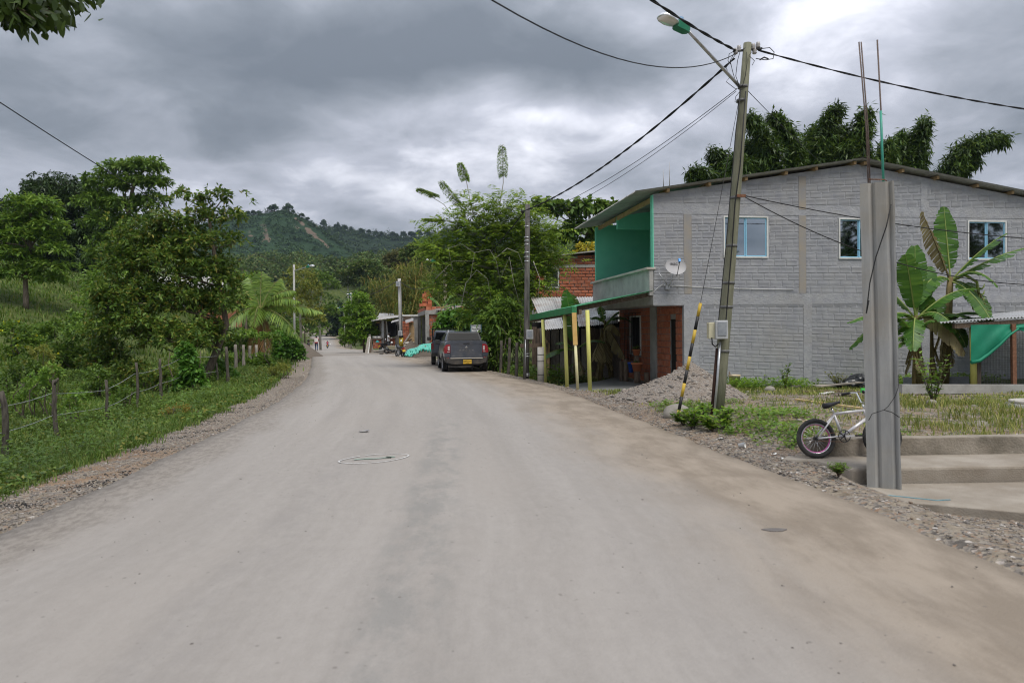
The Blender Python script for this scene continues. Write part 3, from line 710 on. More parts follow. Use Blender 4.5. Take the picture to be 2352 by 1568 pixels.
# face looks along local -u: run the wall from the far end to the near end
def fv(x): return FL-x
q.transform(Matrix.Translation((GU-.015, .17, 0)) @ Matrix(((0, 1, 0, 0), (1, 0, 0, 0), (0, 0, 1, 0), (0, 0, 0, 1)))); q.flip_normals()
obj('ground_front_wall', q, m_mortardk, house)
hh = [(FL-b, FL-a, c, d) for a, b, c, d in [(.55, 1.05, -1, 2.2), (2.2, 2.85, -1, 4), (3.85, 5.0, .95, 2.35)]]
brick_wall(house, (GU, FL+.17, 0), -math.pi/2, FL, 0, 2.44+ZO, m_brickred, 50, holes=hh, seed=9, extra='front_brickwork')
obj('front_column', MB().bbox(GU-.03, GU+.1, 2.4, 2.98, 0, 2.44+ZO), m_conc, house)
obj('front_door', MB().bbox(GU+.06, GU+.10, .72, 1.22, 0, 2.2), m_dark, house)
gw = obj('barred_window', MB().bbox(GU+.06, GU+.09, 4.0, 5.2, .95, 2.35), m_dark, house)
mb = MB()
for a, b, c, d in ((4.0, 5.2, .92, .97), (4.0, 5.2, 2.33, 2.38)): mb.bbox(GU-.04, GU, a, b, c, d)
for v in (4.0, 5.2): mb.bbox(GU-.042, GU+.002, v-.025, v+.025, .92, 2.38)
obj('window_frame', mb, m_white, gw)
for i in range(9):
    v = 3.95+i*.165; obj('bar', MB().cyl((GU-.22, v, .72), (GU-.22, v, 2.5), .009, n=6), m_black, gw)
mb = MB()
for z in (.74, 1.6, 2.48): mb.cyl((GU-.22, 3.93, z), (GU-.22, 5.3, z), .012, n=6)
for v in (3.93, 5.3): mb.cyl((GU-.22, v, .74), (GU-.02, v, .74), .01, n=6); mb.cyl((GU-.22, v, 2.48), (GU-.02, v, 2.48), .01, n=6)
obj('grille_rail', mb, m_black, gw)
# back volume so that the house is closed
mb = MB(); mb.bbox(UW-.17, UW, .172, LV+.1, -.1, 5.75+ZO); mb.bbox(2.36, UW-.172, LV-.05, LV+.1, -.1, 5.75+ZO); obj('rear_wall', mb, m_mortar, house)
# porch: sheet roof, gutter, posts, slab (world coordinates)
A_, B_, C_, D_ = hw(-.04, -.02, 2.86), Vector((1.95, 20.5, 2.40)), Vector((.59, 25.3, 2.22)), hw(-.14, 5.4, 2.82)
def porch(name, mb, mat, **k):
    me = mb.mesh(name); me.transform(Matrix.Translation((HX, HY, HZ)).inverted()); me.transform(Matrix.Rotation(-HA, 4, 'Z')); return obj(name, me, mat, house, **k)
for i in range(6):
    t0, t1 = i/6, (i+1)/6+.015; up_ = Vector((0, 0, .003*(i % 2)))
    porch('porch_roof_sheet', corrugated(B_.lerp(C_, t0)+up_, B_.lerp(C_, min(t1, 1))+up_, A_.lerp(D_, t0)+up_, A_.lerp(D_, min(t1, 1))+up_, 6, .012), M('green_roof_sheet', (.10, .42, .22), (.14, .50, .28), 3, .5, dirt=(.16, .30, .2)) if i == 0 else bpy.data.materials['green_roof_sheet'])
gd = (C_-B_).normalized(); gs = Vector((gd.y, -gd.x, 0))*-1
mb = MB()
for i in range(5):
    p = B_.lerp(C_, i/5)+gs*.07-Vector((0, 0, .10)); q2 = B_.lerp(C_, (i+1)/5)+gs*.07-Vector((0, 0, .10)); mb.beam(p+gd*.004, q2-gd*.004, .15, .19+.006*(i % 2))
porch('gutter', mb, m_green)
porch('porch_beam', MB().beam(B_-gs*.12-Vector((0, 0, .16)), C_-gs*.12-Vector((0, 0, .16)), .09, .14), m_timberdk)
for t in (.04, .5, .93):
    a = B_.lerp(C_, t)-gs*.1; b = A_.lerp(D_, t); porch('porch_rafter', MB().beam(a-Vector((0, 0, .08)), b-Vector((0, 0, .10)), .07, .11), m_timberdk)
for (px, py, px2, py2) in ((1355.5, 903, 1349, 712), (1303, 895.5, 1297, 722), (1253, 886, 1247, 734)):
    b = gz(px, py, -.2); tpt = at(px2, py2, b.y)
    porch('porch_post', MB().tube([b-Vector((0, 0, .1)), tpt], .060*(.95 if py < 890 else 1), 14), m_lime)
b = gz(1327.5, 903, -.19); dp_ = porch('downpipe', MB().tube([b, at(1321.5, 790, b.y)], .045, 12), m_cream)
c0 = at(1321.5, 792, b.y); c1 = at(1318.5, 718, b.y)
me = MB().beam(c0, c1, .13, .10, up=(0, 1, 0)).mesh('downpipe_sleeve'); me.transform(Matrix.Translation((HX, HY, HZ)).inverted()); me.transform(Matrix.Rotation(-HA, 4, 'Z')); obj('sleeve', me, M('ochre_pipe', (.62, .40, .13), (.70, .47, .18), 4, .5), dp_)
mb = MB(); poly = [gz(1258, 888, -.2), gz(1345, 908, -.2), gz(1440, 905, -.2), hw(.9, -.05, -.2), hw(.9, LV, -.2), hw(-.6, 4.2, -.2), gz(1300, 884, -.2)]
mb.extrude([Vector((p.x, p.y, -.34)) for p in poly], (0, 0, .142)); porch('porch_slab', mb, M('smooth_cement', (.20, .20, .20), (.27, .27, .265), 1.5, .6, .1, 30))
# white cable along the wall
mb = MB(); zc = [(.35, 3.02), (1.2, 2.98), (2.2, 2.93), (3.4, 2.90), (4.6, 2.88)]
mb.tube([(u, -.02, z+ZO) for u, z in zc], .009, 5); mb.tube([(-.05, -.05, 2.8+ZO), (.1, -.05, 2.95+ZO), (.28, -.03, 3.06+ZO), (.36, -.02, 3.02+ZO), (.4, -.03, 2.93+ZO), (.46, -.04, 2.86+ZO), (.5, -.03, 2.94+ZO)], .009, 5)
obj('wall_cable', mb, m_wirew, house)
# ------------------------------------------------------------------ satellite dish
dish = thing('satellite_dish', 'grey oval satellite dish with blue receiver bracketed to the grey brick wall', 'satellite dish', hw(.42, -.04, 2.98), HA)
Q = Matrix.Translation((.12, -.32, .56)) @ Matrix.Rotation(math.radians(-2), 4, 'Z') @ Matrix.Rotation(math.radians(68), 4, 'X')
mb = MB(); pr = [(0.001, 0)]+[(r, r*r*.55) for r in (.06, .12, .18, .24, .29, .32)]+[(.325, .063), (.31, .045), (.2, .008), (.001, -.014)]
mb.lathe(pr, 36); me = mb.mesh('reflector'); me.transform(Matrix.Scale(.82, 4, (0, 1, 0))); me.transform(Q)
m_dish = M('grey_dish', (.36, .355, .36), (.40, .395, .40), 2, .5, dirt=(.30, .29, .27), damt=.3)
obj('reflector', me, m_dish, dish)
tx = text('lettering', 'DIRECTV', .105, M('dish_print', (.03, .03, .035), rough=.6), dish, (0, 0, 0), (0, 0, 0), .002, sx=1.15)
tx.matrix_local = Q @ Matrix.Translation((0.0, .10, .022)) @ Matrix.Rotation(math.radians(9), 4, 'X') @ Matrix.Scale(1.15, 4, (1, 0, 0))
bk = MB(); bk.tube([(.02, -.02, .0), (.06, -.06, .10), (.10, -.26, .42)], .018, 8); bk.tube([(-.28, -.01, .42), (-.02, -.05, .05)], .010, 6); bk.box((.0, -.012, .0), (.14, .02, .16)); obj('wall_bracket', bk, m_steel, dish)
lf = Q @ Vector((0, -.30, .04)); rv = Q @ Vector((0, -.02, .40))
obj('feed_arm', MB().tube([Q @ Vector((0, -.24, -.02)), lf, rv], .011, 6), m_black, dish)
obj('receiver', MB().beam(rv, rv+(Q @ Vector((0, .12, .40)) - rv).normalized()*.10, .06, .06), M('light_blue_plastic', (.09, .33, .75), (.12, .38, .8), 3, .4), dish)
# ------------------------------------------------------------------ things on the porch
def flower_pot(P, r, h, mat, lab, sc=1):
    t = thing('flower_pot', lab, 'flower pot', P)
    mb = MB(); mb.lathe([(.001, 0), (r*.68, 0), (r*.95, h*.8), (r*1.08, h*.8), (r*1.08, h), (r*.94, h), (r*.9, h*.85), (.001, h*.85)], 20); obj('pot', mb, mat, t)
    return t
STUMPS = [((.55, 3.3), .10, .95), ((.45, 2.95), .11, .42), ((.62, 2.45), .10, .40), ((.30, 3.75), .09, .8), ((.22, 4.0), .08, .72)]
for k, ((u, v), r, h) in enumerate(STUMPS):
    P = hw(u, v, -.2); o = obj('upright_log', MB().tube([(0, 0, 0), (.01, .01, h*.5), (0, 0, h)], [r*1.05, r, r*.95], 10), m_timberdk); o.location = P
    tag(o, ['tall dark log stood on the porch beside the barred window', 'short sawn log holding the orange pot on the porch', 'short sawn log left of the porch column, near the orange pot', 'upright dark log at the left end of the porch logs', 'outermost upright log under the barred window'][k], 'log', 'logs standing on the porch')
POTS = [((.45, 2.95), .42, .20, .30, m_clay, 'orange clay flower pot on a log under the porch'), ((.35, 3.3), .36, .12, .36, m_plasticblue, 'blue plastic pot tucked behind the orange pot on the porch'), ((.55, 3.3), .95, .14, .22, m_clay, 'dark clay pot on the tall log by the barred window')]
# ================================================================== poles and wires
m_band = M('dull_steel_band', (.10, .10, .10), (.16, .16, .155), 8, .5)
m_porc = M('porcelain', (.36, .34, .33), (.48, .47, .46), 9, .3)
def jittered(pts, a, seed=1):
    r = random.Random(seed); return [Vector(p)+Vector((r.uniform(-a, a), r.uniform(-a, a), r.uniform(-a, a))) for p in pts]
def wire(name, label, p0, p1, sag, r, mat=m_wire, twist=False, n=28, group=None, grow=1.0, cat='wire'):
    p0, p1 = Vector(p0), Vector(p1); pts = []
    for i in range(n+1):
        t = i/n; p = p0.lerp(p1, t); p.z -= sag*4*t*(1-t); pts.append(p)
    base = p0
    mb = MB()
    if not twist: mb.tube(pts, r, 6)
    else:
        m = n*5; d = (p1-p0).normalized(); sd = d.cross(Vector((0, 0, 1))).normalized(); L = (p1-p0).length
        for k in range(2):
            q = []
            for i in range(m+1):
                t = i/m; p = p0.lerp(p1, t); p.z -= sag*4*t*(1-t); a = t*L*5.2+k*math.pi + .8*math.sin(t*L*1.3); q.append(p+(sd*math.cos(a)+Vector((0, 0, 1))*math.sin(a))*r*.95)
            mb.tube(q, r, 5)
    mb.v = [tuple(Vector(v)-base) for v in mb.v]
    o = obj(name, mb, mat); o.location = base
    return tag(o, label, cat, group)
def street_lamp(parent, foot, tip, head_dir, sc=1.0):
    """curved arm from foot to tip with a lamp head, all in parent's local frame"""
    foot, tip = Vector(foot), Vector(tip); d = (tip-foot); k = foot+d*.86
    arm = obj('lamp_arm', MB().tube([foot, foot+d*.12+Vector((0, 0, .0)), k, tip], [.03*sc, .028*sc, .026*sc, .024*sc], 8), m_steel, parent)
    h = Vector(head_dir).normalized(); sd = h.cross(Vector((0, 0, 1))).normalized(); u = sd.cross(h)
    R = Matrix((sd, h, u)).transposed()
    def tr(mb, c): mb.v = [tuple(R @ (Vector(v)*sc) + c) for v in mb.v]; return mb
    body = MB(); body.loft([[(x*w, y, z*q) for x, z in ((-.07, -.05), (.07, -.05), (.07, .06), (-.07, .06))] for y, w, q in ((0, .6, .7), (.06, 1, 1), (.24, 1.05, 1.1), (.27, .9, .9))], smooth=False)
    hd = obj('lamp_housing', tr(body, tip), M('lamp_green', (.015, .16, .085), (.02, .19, .10), 4, .4) if 'lamp_green' not in bpy.data.materials else bpy.data.materials['lamp_green'], parent)
    refl = MB(); refl.loft([[(.13*w*math.cos(a), y, .085*w*math.sin(a) if math.sin(a) > 0 else .03*w*math.sin(a)) for a in [2*math.pi*i/14 for i in range(14)]] for y, w in ((.25, .55), (.30, .85), (.40, 1.05), (.52, .95), (.58, .6), (.60, .15))])
    obj('lamp_reflector', tr(refl, tip), M('lamp_aluminium', (.75, .76, .77), (.8, .8, .8), 3, .25, metal=.7) if 'lamp_aluminium' not in bpy.data.materials else bpy.data.materials['lamp_aluminium'], parent)
    obj('photocell', tr(MB().cyl((0, .18, .06), (0, .18, .15), .04, n=10), tip), M('photocell_blue', (.16, .28, .42), rough=.4) if 'photocell_blue' not in bpy.data.materials else bpy.data.materials['photocell_blue'], parent)
    return arm
def meter_box(parent, c, w, h, d, rz=0):
    R = Matrix.Rotation(rz, 3, 'Z'); c = Vector(c)
    m1 = MB(); m1.box(c, (w, d, h), R); o = obj('meter_box', m1, M('meter_grey', (.40, .41, .42), (.50, .51, .52), 5, .5) if 'meter_grey' not in bpy.data.materials else bpy.data.materials['meter_grey'], parent, bevel=.012)
    m2 = MB(); m2.box(c+R @ Vector((0, -d/2-.004, h*.05)), (w*.72, .02, h*.7), R); obj('meter_window', m2, M('meter_glass', (.20, .22, .25), (.30, .32, .34), 9, .15, spec=.6) if 'meter_glass' not in bpy.data.materials else bpy.data.materials['meter_glass'], o)
    return o
PB = gz(1644, 968, -.02); PY = PB.y
def pp(px, py, dy=0.0): return at(px, py, PY+dy)
pole = thing('utility_pole', 'leaning greenish wooden utility pole with street lamp and meter box in the yard', 'utility pole', PB)
m_polegreen = M('mossy_wood_pole', (.150, .152, .105), (.235, .232, .165), 3, .9, .4, 40, stretch=(6, 6, .8), dirt=(.13, .145, .08), damt=.6, dscale=1.2)
ctr = [(1644, 985), (1656, 850), (1667, 720), (1681, 550), (1695, 380), (1706, 240), (1717, 100)]
cp = [pp(*c) for c in ctr]
obj('shaft', MB().tube(cp, [.118, .115, .11, .10, .09, .08, .072], 18), m_polegreen, pole, world=True)
for (x, y, r) in ((1706.5, 200, .092), (1703, 232, .092), (1688, 455, .10), (1680, 565, .106), (1673, 650, .114), (1668, 705, .116), (1660, 806, .121)):
    p = pp(x, y); obj('steel_band', MB().tube([p-Vector((0, 0, .025)), p+Vector((0, 0, .025))], r, 16), m_band, pole, world=True)
for (x, y) in ((1690, 118), (1697, 112), (1730, 108), (1741, 104), (1733, 118)):
    p = pp(x, y); ins = MB().lathe([(.001, -.05), (.03, -.05), (.045, -.03), (.03, -.01), (.045, .01), (.03, .03), (.035, .05), (.001, .05)], 10, c=p); obj('insulator', ins, m_porc, pole, world=True)
br = MB(); br.beam(pp(1684, 118), pp(1750, 112), .05, .03); br.tube([pp(1750, 112), pp(1768, 110), pp(1778, 120), pp(1776, 135), pp(1760, 138), pp(1736, 135)], .008, 5)
br.tube([pp(1745, 138), pp(1755, 132), pp(1765, 136)], .014, 5)
obj('bracket', br, m_black, pole, world=True)
lw = MB()
for q in ([(1688, 120), (1677, 140), (1683, 165), (1690, 190), (1700, 200)], [(1690, 125), (1668, 155), (1676, 178), (1668, 188), (1690, 205), (1704, 198)], [(1712, 110), (1700, 118), (1694, 140), (1690, 175), (1700, 203)],
          [(1715, 120), (1716, 145), (1712, 175), (1706, 196), (1695, 200)], [(1704, 205), (1690, 222), (1688, 235), (1700, 232)], [(1686, 118), (1675, 124), (1672, 140), (1680, 150)], [(1728, 118), (1720, 128), (1733, 140), (1728, 150)]):
    lw.tube([pp(x, y, -.10) for x, y in q], .006, 5)
lw.tube([pp(1713, 210, -.13), pp(1700, 380, -.14), pp(1688, 470, -.15), pp(1682, 560, -.16), pp(1675, 640, -.17), pp(1668, 730, -.18), pp(1663, 770, -.18), pp(1655, 778, -.18)], .012, 5)
lw.tube([pp(1702, 205, -.13), pp(1690, 300, -.13), pp(1668, 560, -.15), pp(1655, 690, -.17), pp(1650, 740, -.18)], .008, 5)
lw.tube([pp(1635, 775, -.2), pp(1636, 790, -.2), pp(1643, 796, -.19), pp(1650, 790, -.18)], .012, 6)
obj('loose_cable', lw, m_wire, pole, world=True)
obj('conduit', MB().tube([pp(1654, 785, -.15), pp(1647, 880, -.15), pp(1639, 970, -.15)], .022, 10), m_steel, pole, world=True)
obj('burnt_edge', MB().tube([pp(1648, 800, -.07), pp(1641, 880, -.09), pp(1634, 970, -.10)], .035, 8), M('charred_wood', (.03, .015, .012), (.06, .03, .02), 6, .9), pole, world=True)
p = pp(1656, 757, -.20)-PB
meter_box(pole, p, .22, .34, .14)
p = pp(1635, 759, -.12)-PB
obj('fuse_box', MB().box(p, (.15, .14, .30)), M('beige_plastic', (.50, .47, .33), (.56, .53, .38), 5, .5, dirt=(.35, .30, .2)), pole, bevel=.012)
f = pp(1697, 197)-PB; tp = pp(1581, 72, -1.1)-PB
street_lamp(pole, f, tp, (-.78, -.38, .20), 1.05)
obj('wire_clamp', MB().box(pp(1702, 450, -.1)-PB, (.16, .05, .05)), m_rust, pole)
# guy wire with its striped guard
g0 = gz(1553.5, 972, -.02); gtop = pp(1702, 205)
guy = thing('guy_wire', 'yellow and black striped guard on the guy wire beside the leaning pole', 'guy wire', g0)
gt = at(1609, 696, g0.y+.05)
m_gy = M('guard_yellow', (.50, .33, .035), (.58, .40, .06), 7, .55, dirt=(.2, .14, .05), damt=.5, dscale=4)
for k in range(9):
    a = g0.lerp(gt, k/9); b = g0.lerp(gt, (k+1)/9); obj('guard_stripe', MB().tube([a, b], .030, 10), m_gy if k % 2 == 0 else m_black, guy, world=True)
obj('stay', MB().tube([g0, gt, gtop], .005, 5), m_wire, guy, world=True)
# dark weathered pole by the porch
P2 = gz(1208, 874, -.08); Y2 = P2.y
q2 = lambda x, y, d=0: at(x, y, Y2+d)
pole2 = thing('utility_pole', 'dark weathered wooden utility pole with meter box beside the green porch gutter', 'utility pole', P2)
obj('shaft', MB().tube([q2(1208, 880), q2(1210, 740), q2(1212, 470)], [.105, .10, .085], 14), M('tarred_wood_pole', (.045, .042, .040), (.15, .14, .13), 2.2, .9, .5, 40, stretch=(7, 7, .7), dirt=(.20, .19, .17), damt=.7, dscale=.5), pole2, world=True)
for y in (520, 545, 553, 562, 580, 590, 600, 812, 818, 858, 862): p = q2(1210.5, y); obj('steel_band', MB().tube([p-Vector((0, 0, .015)), p+Vector((0, 0, .015))], .107 if y > 700 else .099, 14), m_steel, pole2, world=True)
obj('insulator', MB().lathe([(.001, -.06), (.04, -.05), (.05, 0), (.04, .05), (.001, .06)], 10, c=q2(1200, 486, -.1)), m_black, pole2, world=True)
obj('conduit', MB().tube([q2(1207, 780, -.12), q2(1206, 868, -.12)], .015, 6), m_steel, pole2, world=True)
meter_box(pole2, q2(1217, 768, -.15)-P2, .24, .32, .14)
# concrete pole far on the left with a lamp, and more poles down the road
m_cpole = M('concrete_pole', (.36, .355, .34), (.45, .44, .42), 2, .9, .2, 40)
def far_pole(px, pyb, pyt, Y, r0, r1, lab, lamp=None, mat=m_cpole, ground=True, extra=None):
    b = at(px[0], pyb, Y); t_ = at(px[1], pyt, Y)
    if ground: b.z = gz1(b.x, b.y)-.1
    t = thing('utility_pole', lab, 'utility pole', b); obj('shaft', MB().tube([b, b.lerp(t_, .5), t_], [r0, (r0+r1)/2, r1], 12), mat, t, world=True)
    if lamp:
        (fx, fy), (lx, ly), hd, sc = lamp; street_lamp(t, at(fx, fy, Y)-b, at(lx, ly, Y-.6)-b, hd, sc)
    return t
far_pole((676, 675), 785, 608, 43, .075, .06, 'slim concrete pole with street lamp rising behind the coconut palm', ((676, 622), (703, 613.5), (.95, -.3, .1), 1.0))
t = far_pole((922, 917), 800, 640, 54.5, .16, .125, 'pale concrete pole with yellow base band in front of the shacks')
bb = t.location
mb = MB(); p = at(921.3, 785, 54.5); mb.tube([p-Vector((0, 0, .35)), p+Vector((0, 0, .35))], .172, 14); obj('yellow_band', mb, M('band_yellow', (.45, .33, .03), (.5, .38, .05), 6, .6), t, world=True)
mb = MB(); p = at(921, 773, 54.5); mb.tube([p-Vector((0, 0, .1)), p+Vector((0, 0, .1))], .176, 14); obj('black_band', mb, m_black, t, world=True)
meter_box(t, at(919.5, 765, 54.2)-bb, .3, .4, .2); meter_box(t, at(914, 652, 54.2)-bb, .3, .4, .2)
obj('loose_cable', MB().tube([at(920, 645, 54.3), at(921.5, 700, 54.3), at(923, 760, 54.3)], .02, 5), m_wire, t, world=True)
far_pole((1026, 1021), 735, 598, 48, .14, .11, 'wooden pole with street lamp standing behind the unfinished brick house', ((1021, 623), (1000, 600), (-.95, -.2, .12), 1.1), M('brown_wood_pole', (.17, .15, .10), (.25, .22, .15), 3, .9, .3, 40, stretch=(6, 6, .8)))
far_pole((800, 799), 760, 605, 150, .14, .10, 'thin pale pole sticking up out of the far woods', None)
far_pole((806, 806), 780, 672, 120, .13, .10, 'far pole with street lamp behind the leafy roadside tree', ((806, 686), (807, 677), (-.9, -.3, .1), 1.5), ground=True)
far_pole((792, 790), 780, 702, 150, .13, .10, 'farther pole with street lamp at the shaded bend', ((790, 716), (783, 708), (-.9, -.3, .1), 1.6))
WG = 'overhead wires'
TOPL = pp(1690, 116)
wire('cable', 'thick twisted cable running from the leaning pole up over the road', TOPL, Vector((-7.4, -3.0, 7.4)), .9, .013, twist=True, n=40, group=WG, cat='cable')
wire('cable', 'single sagging cable crossing the sky from the leaning pole towards upper centre', pp(1688, 125), Vector((-6.0, -2.0, 7.5)), 2.3, .008, twist=False, n=40, group=WG, cat='cable')
wire('cable', 'twisted cable from the leaning pole down to the dark pole by the porch', pp(1686, 135), q2(1200, 486, -.1), .35, .014, twist=True, n=30, group=WG, cat='cable')
wire('cable', 'thin upper wire of the pair running from the lamp clamp to the dark pole', pp(1692, 205), q2(1208, 500), .30, .007, group=WG, cat='cable')
wire('cable', 'thin lower wire of the pair running from the lamp clamp to the dark pole', pp(1691, 210), q2(1208, 512), .34, .006, group=WG, cat='cable')
wire('cable', 'twisted cable running from the leaning pole top out over the grey roof', pp(1742, 116), Vector((20.0, 16.6, 6.5)), .55, .010, twist=True, n=40, group=WG, cat='cable')
wire('cable', 'upper black service wire crossing in front of the grey wall', pp(1708, 449), at(2420, 552, 13.4), .12, .009, group=WG, cat='cable')
wire('cable', 'lower black service wire crossing in front of the banana plants', pp(1708, 451), at(2420, 655, 13.2), .42, .009, group=WG, cat='cable')
wire('cable', 'thin stay wire from the leaning pole down to the roof ridge', pp(1714, 205), hw(6.4, 1.0, 7.0), .05, .006, group=WG, cat='cable')
wire('cable', 'wire sloping down behind the left trees to the slim concrete pole', Vector((-10.5, 12.0, 6.9)), at(675, 615, 43), .5, .012, group=WG, cat='cable')
wire('cable', 'twisted cable from the pale concrete pole towards the far woods', at(917, 642, 54.5), at(770, 655, 120), 1.6, .03, twist=False, group=WG, cat='cable')
wire('cable', 'cable sagging between the pale concrete pole and the lamp pole', at(917, 644, 54.5), at(1021, 628, 48), .9, .022, group=WG, cat='cable')
wire('cable', 'cable running from the lamp pole through the feathery tree to the dark pole', at(1021, 626, 48), q2(1204, 486), .8, .02, group=WG, cat='cable')
# ================================================================== concrete post with starter bars
CB = gz(2031, 1113, -.13); CYY = CB.y
post = thing('concrete_column', 'tall bare concrete column with bars sticking out at the roadside', 'column', (CB.x, CB.y, -.14))
def ring_post(w):
    pts = []; n = 20
    for s in range(4):
        for i in range(n):
            t = i/n; x = -w+2*w*t; d = w - .032*max(0, math.cos(2*math.pi*(t*2.0+.3)))**5*(0 < i)
            pts.append((x, -d)) if s == 0 else pts.append((d, x)) if s == 1 else pts.append((-x, d)) if s == 2 else pts.append((-d, -x))
    return pts
topc = at(2013.5, 425, CYY)-Vector((CB.x, CB.y, -.14)); rings = []
for k in range(15):
    t = k/14; c = Vector((0, 0, -.1)).lerp(topc, t); tw = math.radians(-28); w = .174+.003*math.sin(k*2.1)
    rings.append([Vector((c.x+x*math.cos(tw)-y*math.sin(tw), c.y+x*math.sin(tw)+y*math.cos(tw), c.z)) for x, y in ring_post(w)])
obj('shaft', MB().loft(rings, smooth=False), M('cast_concrete', (.255, .26, .257), (.365, .37, .362), 2.2, .85, .15, 45, stretch=(3, 3, .45), dirt=(.30, .265, .205), damt=.6, dscale=.8), post)
rb = lambda a, b: [at(*a, CYY)-post.location-Vector((0, 0, 0)) for a in ()] 
def bar(pts, r, mat, name='starter_bar', dy=0.0):
    obj(name, MB().tube([at(x, y, CYY+dy)-post.location for x, y in pts], r, 7), mat, post)
m_bar = M('dark_rebar', (.10, .07, .06), (.16, .12, .10), 20, .8)
bar([(1995, 440), (1990, 300), (1973, 97)], .008, m_bar, dy=-.1); bar([(1999, 440), (1994, 300), (1978, 97)], .008, m_bar, dy=.1); bar([(2031, 440), (2026, 300), (2015, 92)], .009, m_bar, dy=-.05)
bar([(2030, 432), (2026, 340), (2023, 255)], .014, M('green_pipe', (.05, .30, .22), (.07, .34, .25), 5, .5), 'green_pipe', dy=-.05)
bar([(1994, 412), (2032, 413), (2037, 416)], .006, m_rust, 'stirrup', dy=-.08)
mb = MB(); mb.tube([at(x, y, CYY-.25)-post.location for x, y in ((2047, 470), (2036, 520), (2012, 590), (1998, 650), (1990, 720), (1996, 690), (1996, 690))], .007, 5)
mb.tube([at(x, y, CYY-.26)-post.location for x, y in ((1995, 965), (2003, 950), (2030, 941), (2040, 933), (2056, 910), (2063, 890), (2063, 860))], .004, 5); mb.tube([at(x, y, CYY-.26)-post.location for x, y in ((2030, 941), (2048, 946), (2066, 958))], .005, 5)
obj('tied_wire', mb, m_wire, post)
# ================================================================== kerbs and slabs
def slab(name, pts, z0, z1, mat, lab, bev=.012):
    mb = MB(); mb.extrude([Vector((p[0], p[1], z0)) for p in pts], (0, 0, z1-z0)); o = obj(name, mb, mat, bevel=bev)
    return struct(o, lab)
m_kerb = M('stained_concrete', (.21, .182, .142), (.32, .285, .235), 2.2, .9, .6, 35, dirt=(.10, .09, .07), damt=.85, dscale=1.9)
m_slab = M('sandy_concrete', (.25, .218, .178), (.335, .30, .252), 1.6, .9, .4, 60, dirt=(.19, .155, .115), damt=.75, dscale=1.2)
slab('kerb_wall', [(3.86, 8.83), (13.5, 8.95), (13.5, 9.13), (3.86, 9.0)], -.3, .275, m_kerb, 'upper stained concrete kerb behind the bicycle')
p0 = gz(1795, 1052, .05)
slab('sidewalk', [(p0.x, p0.y), (p0.x+.35, p0.y-.16), (4.0, 8.05), (4.25, 8.06), (13.5, 8.2), (13.5, 8.95), (3.86, 8.84), (p0.x+.15, p0.y+.2)], -.35, .05, m_slab, 'narrow concrete walk between the two kerbs', .03)
slab('apron', [(3.72, 7.75), (3.95, 7.3), (5.2, 6.7), (13.5, 6.2), (13.5, 8.18), (4.1, 8.04)], -.4, -.135, m_slab, 'sandy concrete apron at the foot of the column')
# ================================================================== bicycle
BK = gz(1878, 1052, .05); bike = thing('bicycle', 'silver child\'s bicycle with pink rims leaning behind the concrete column', 'bicycle', (BK.x, BK.y, .05), math.radians(1.5))
m_frame = M('silver_paint', (.60, .59, .61), (.68, .67, .68), 4, .35, metal=.3, dirt=(.45, .43, .42), damt=.4)
m_tyre = M('tyre_rubber', (.022, .022, .023), (.04, .04, .038), 8, .85, .4, 90, dirt=(.12, .11, .095), damt=.45, dscale=5)
m_pink = M('pink_rim', (.55, .08, .33), (.66, .14, .42), 3, .4)
m_chrome = M('chrome', (.62, .62, .62), (.7, .7, .7), 3, .2, metal=.9)
RW = .225; WB = .86
def tilt(mb, a=math.radians(9)):
    c, s_ = math.cos(a), math.sin(a); mb.v = [(x, y*c+z*s_, z*c-y*s_) for x, y, z in mb.v]; return mb
def wheel(name, x):
    w = obj(name, tilt(MB().torus((x, 0, RW+.025), (0, 1, 0), RW, .030, 32, 10)), m_tyre, bike)
    obj('rim', tilt(MB().torus((x, 0, RW+.025), (0, 1, 0), RW-.033, .011, 32, 6)), m_chrome, w)
    obj('rim_inside', tilt(MB().torus((x, .012, RW+.025), (0, 1, 0), RW-.043, .011, 32, 6)), m_pink, w)
    sp = MB()
    for i in range(20):
        a = 2*math.pi*i/20; a2 = a+(.5 if i % 2 else -.5); y = .02 if i % 4 < 2 else -.02
        sp.tube([(x+.018*math.cos(a2), y, RW+.025+.018*math.sin(a2)), (x+(RW-.04)*math.cos(a), 0, RW+.025+(RW-.04)*math.sin(a))], .0022, 4)
    obj('spokes', tilt(sp), m_chrome, w); obj('hub', tilt(MB().cyl((x, -.05, RW+.025), (x, .05, RW+.025), .022, n=10)), m_black, w)
wheel('wheel', 0); wheel('wheel', WB)
AX = RW+.025; BBx, BBz = .345, .275; ST = (.255, .56); HT = (.66, .60); HB = (.69, .50)
fr = MB(); Tb = lambda a, b, r, y=0, y2=None: fr.tube([(a[0], y, a[1]), (b[0], y if y2 is None else y2, b[1])], r, 10)
Tb(ST, HT, .018); Tb((BBx, BBz), HB, .021); Tb((BBx, BBz), ST, .016); Tb(HT, HB, .022)
for y in (-.05, .05): Tb((0, AX), (ST[0]-.005, ST[1]-.02), .010, y, y*.3); Tb((0, AX), (BBx, BBz), .010, y, y*.5)
fr.cyl((BBx, -.04, BBz), (BBx, .04, BBz), .026, n=12); obj('frame', tilt(fr), m_frame, bike)
fk = MB()
for y in (-.05, .05): fk.tube([(HB[0]+.01, y*.4, HB[1]), (HB[0]+.02, y, HB[1]-.05), (WB, y, AX)], .013, 8)
obj('fork', tilt(fk), m_frame, bike)
obj('seat_post', tilt(MB().tube([(ST[0]+.003, 0, ST[1]-.01), (.232, 0, .64)], .013, 8)), m_chrome, bike)
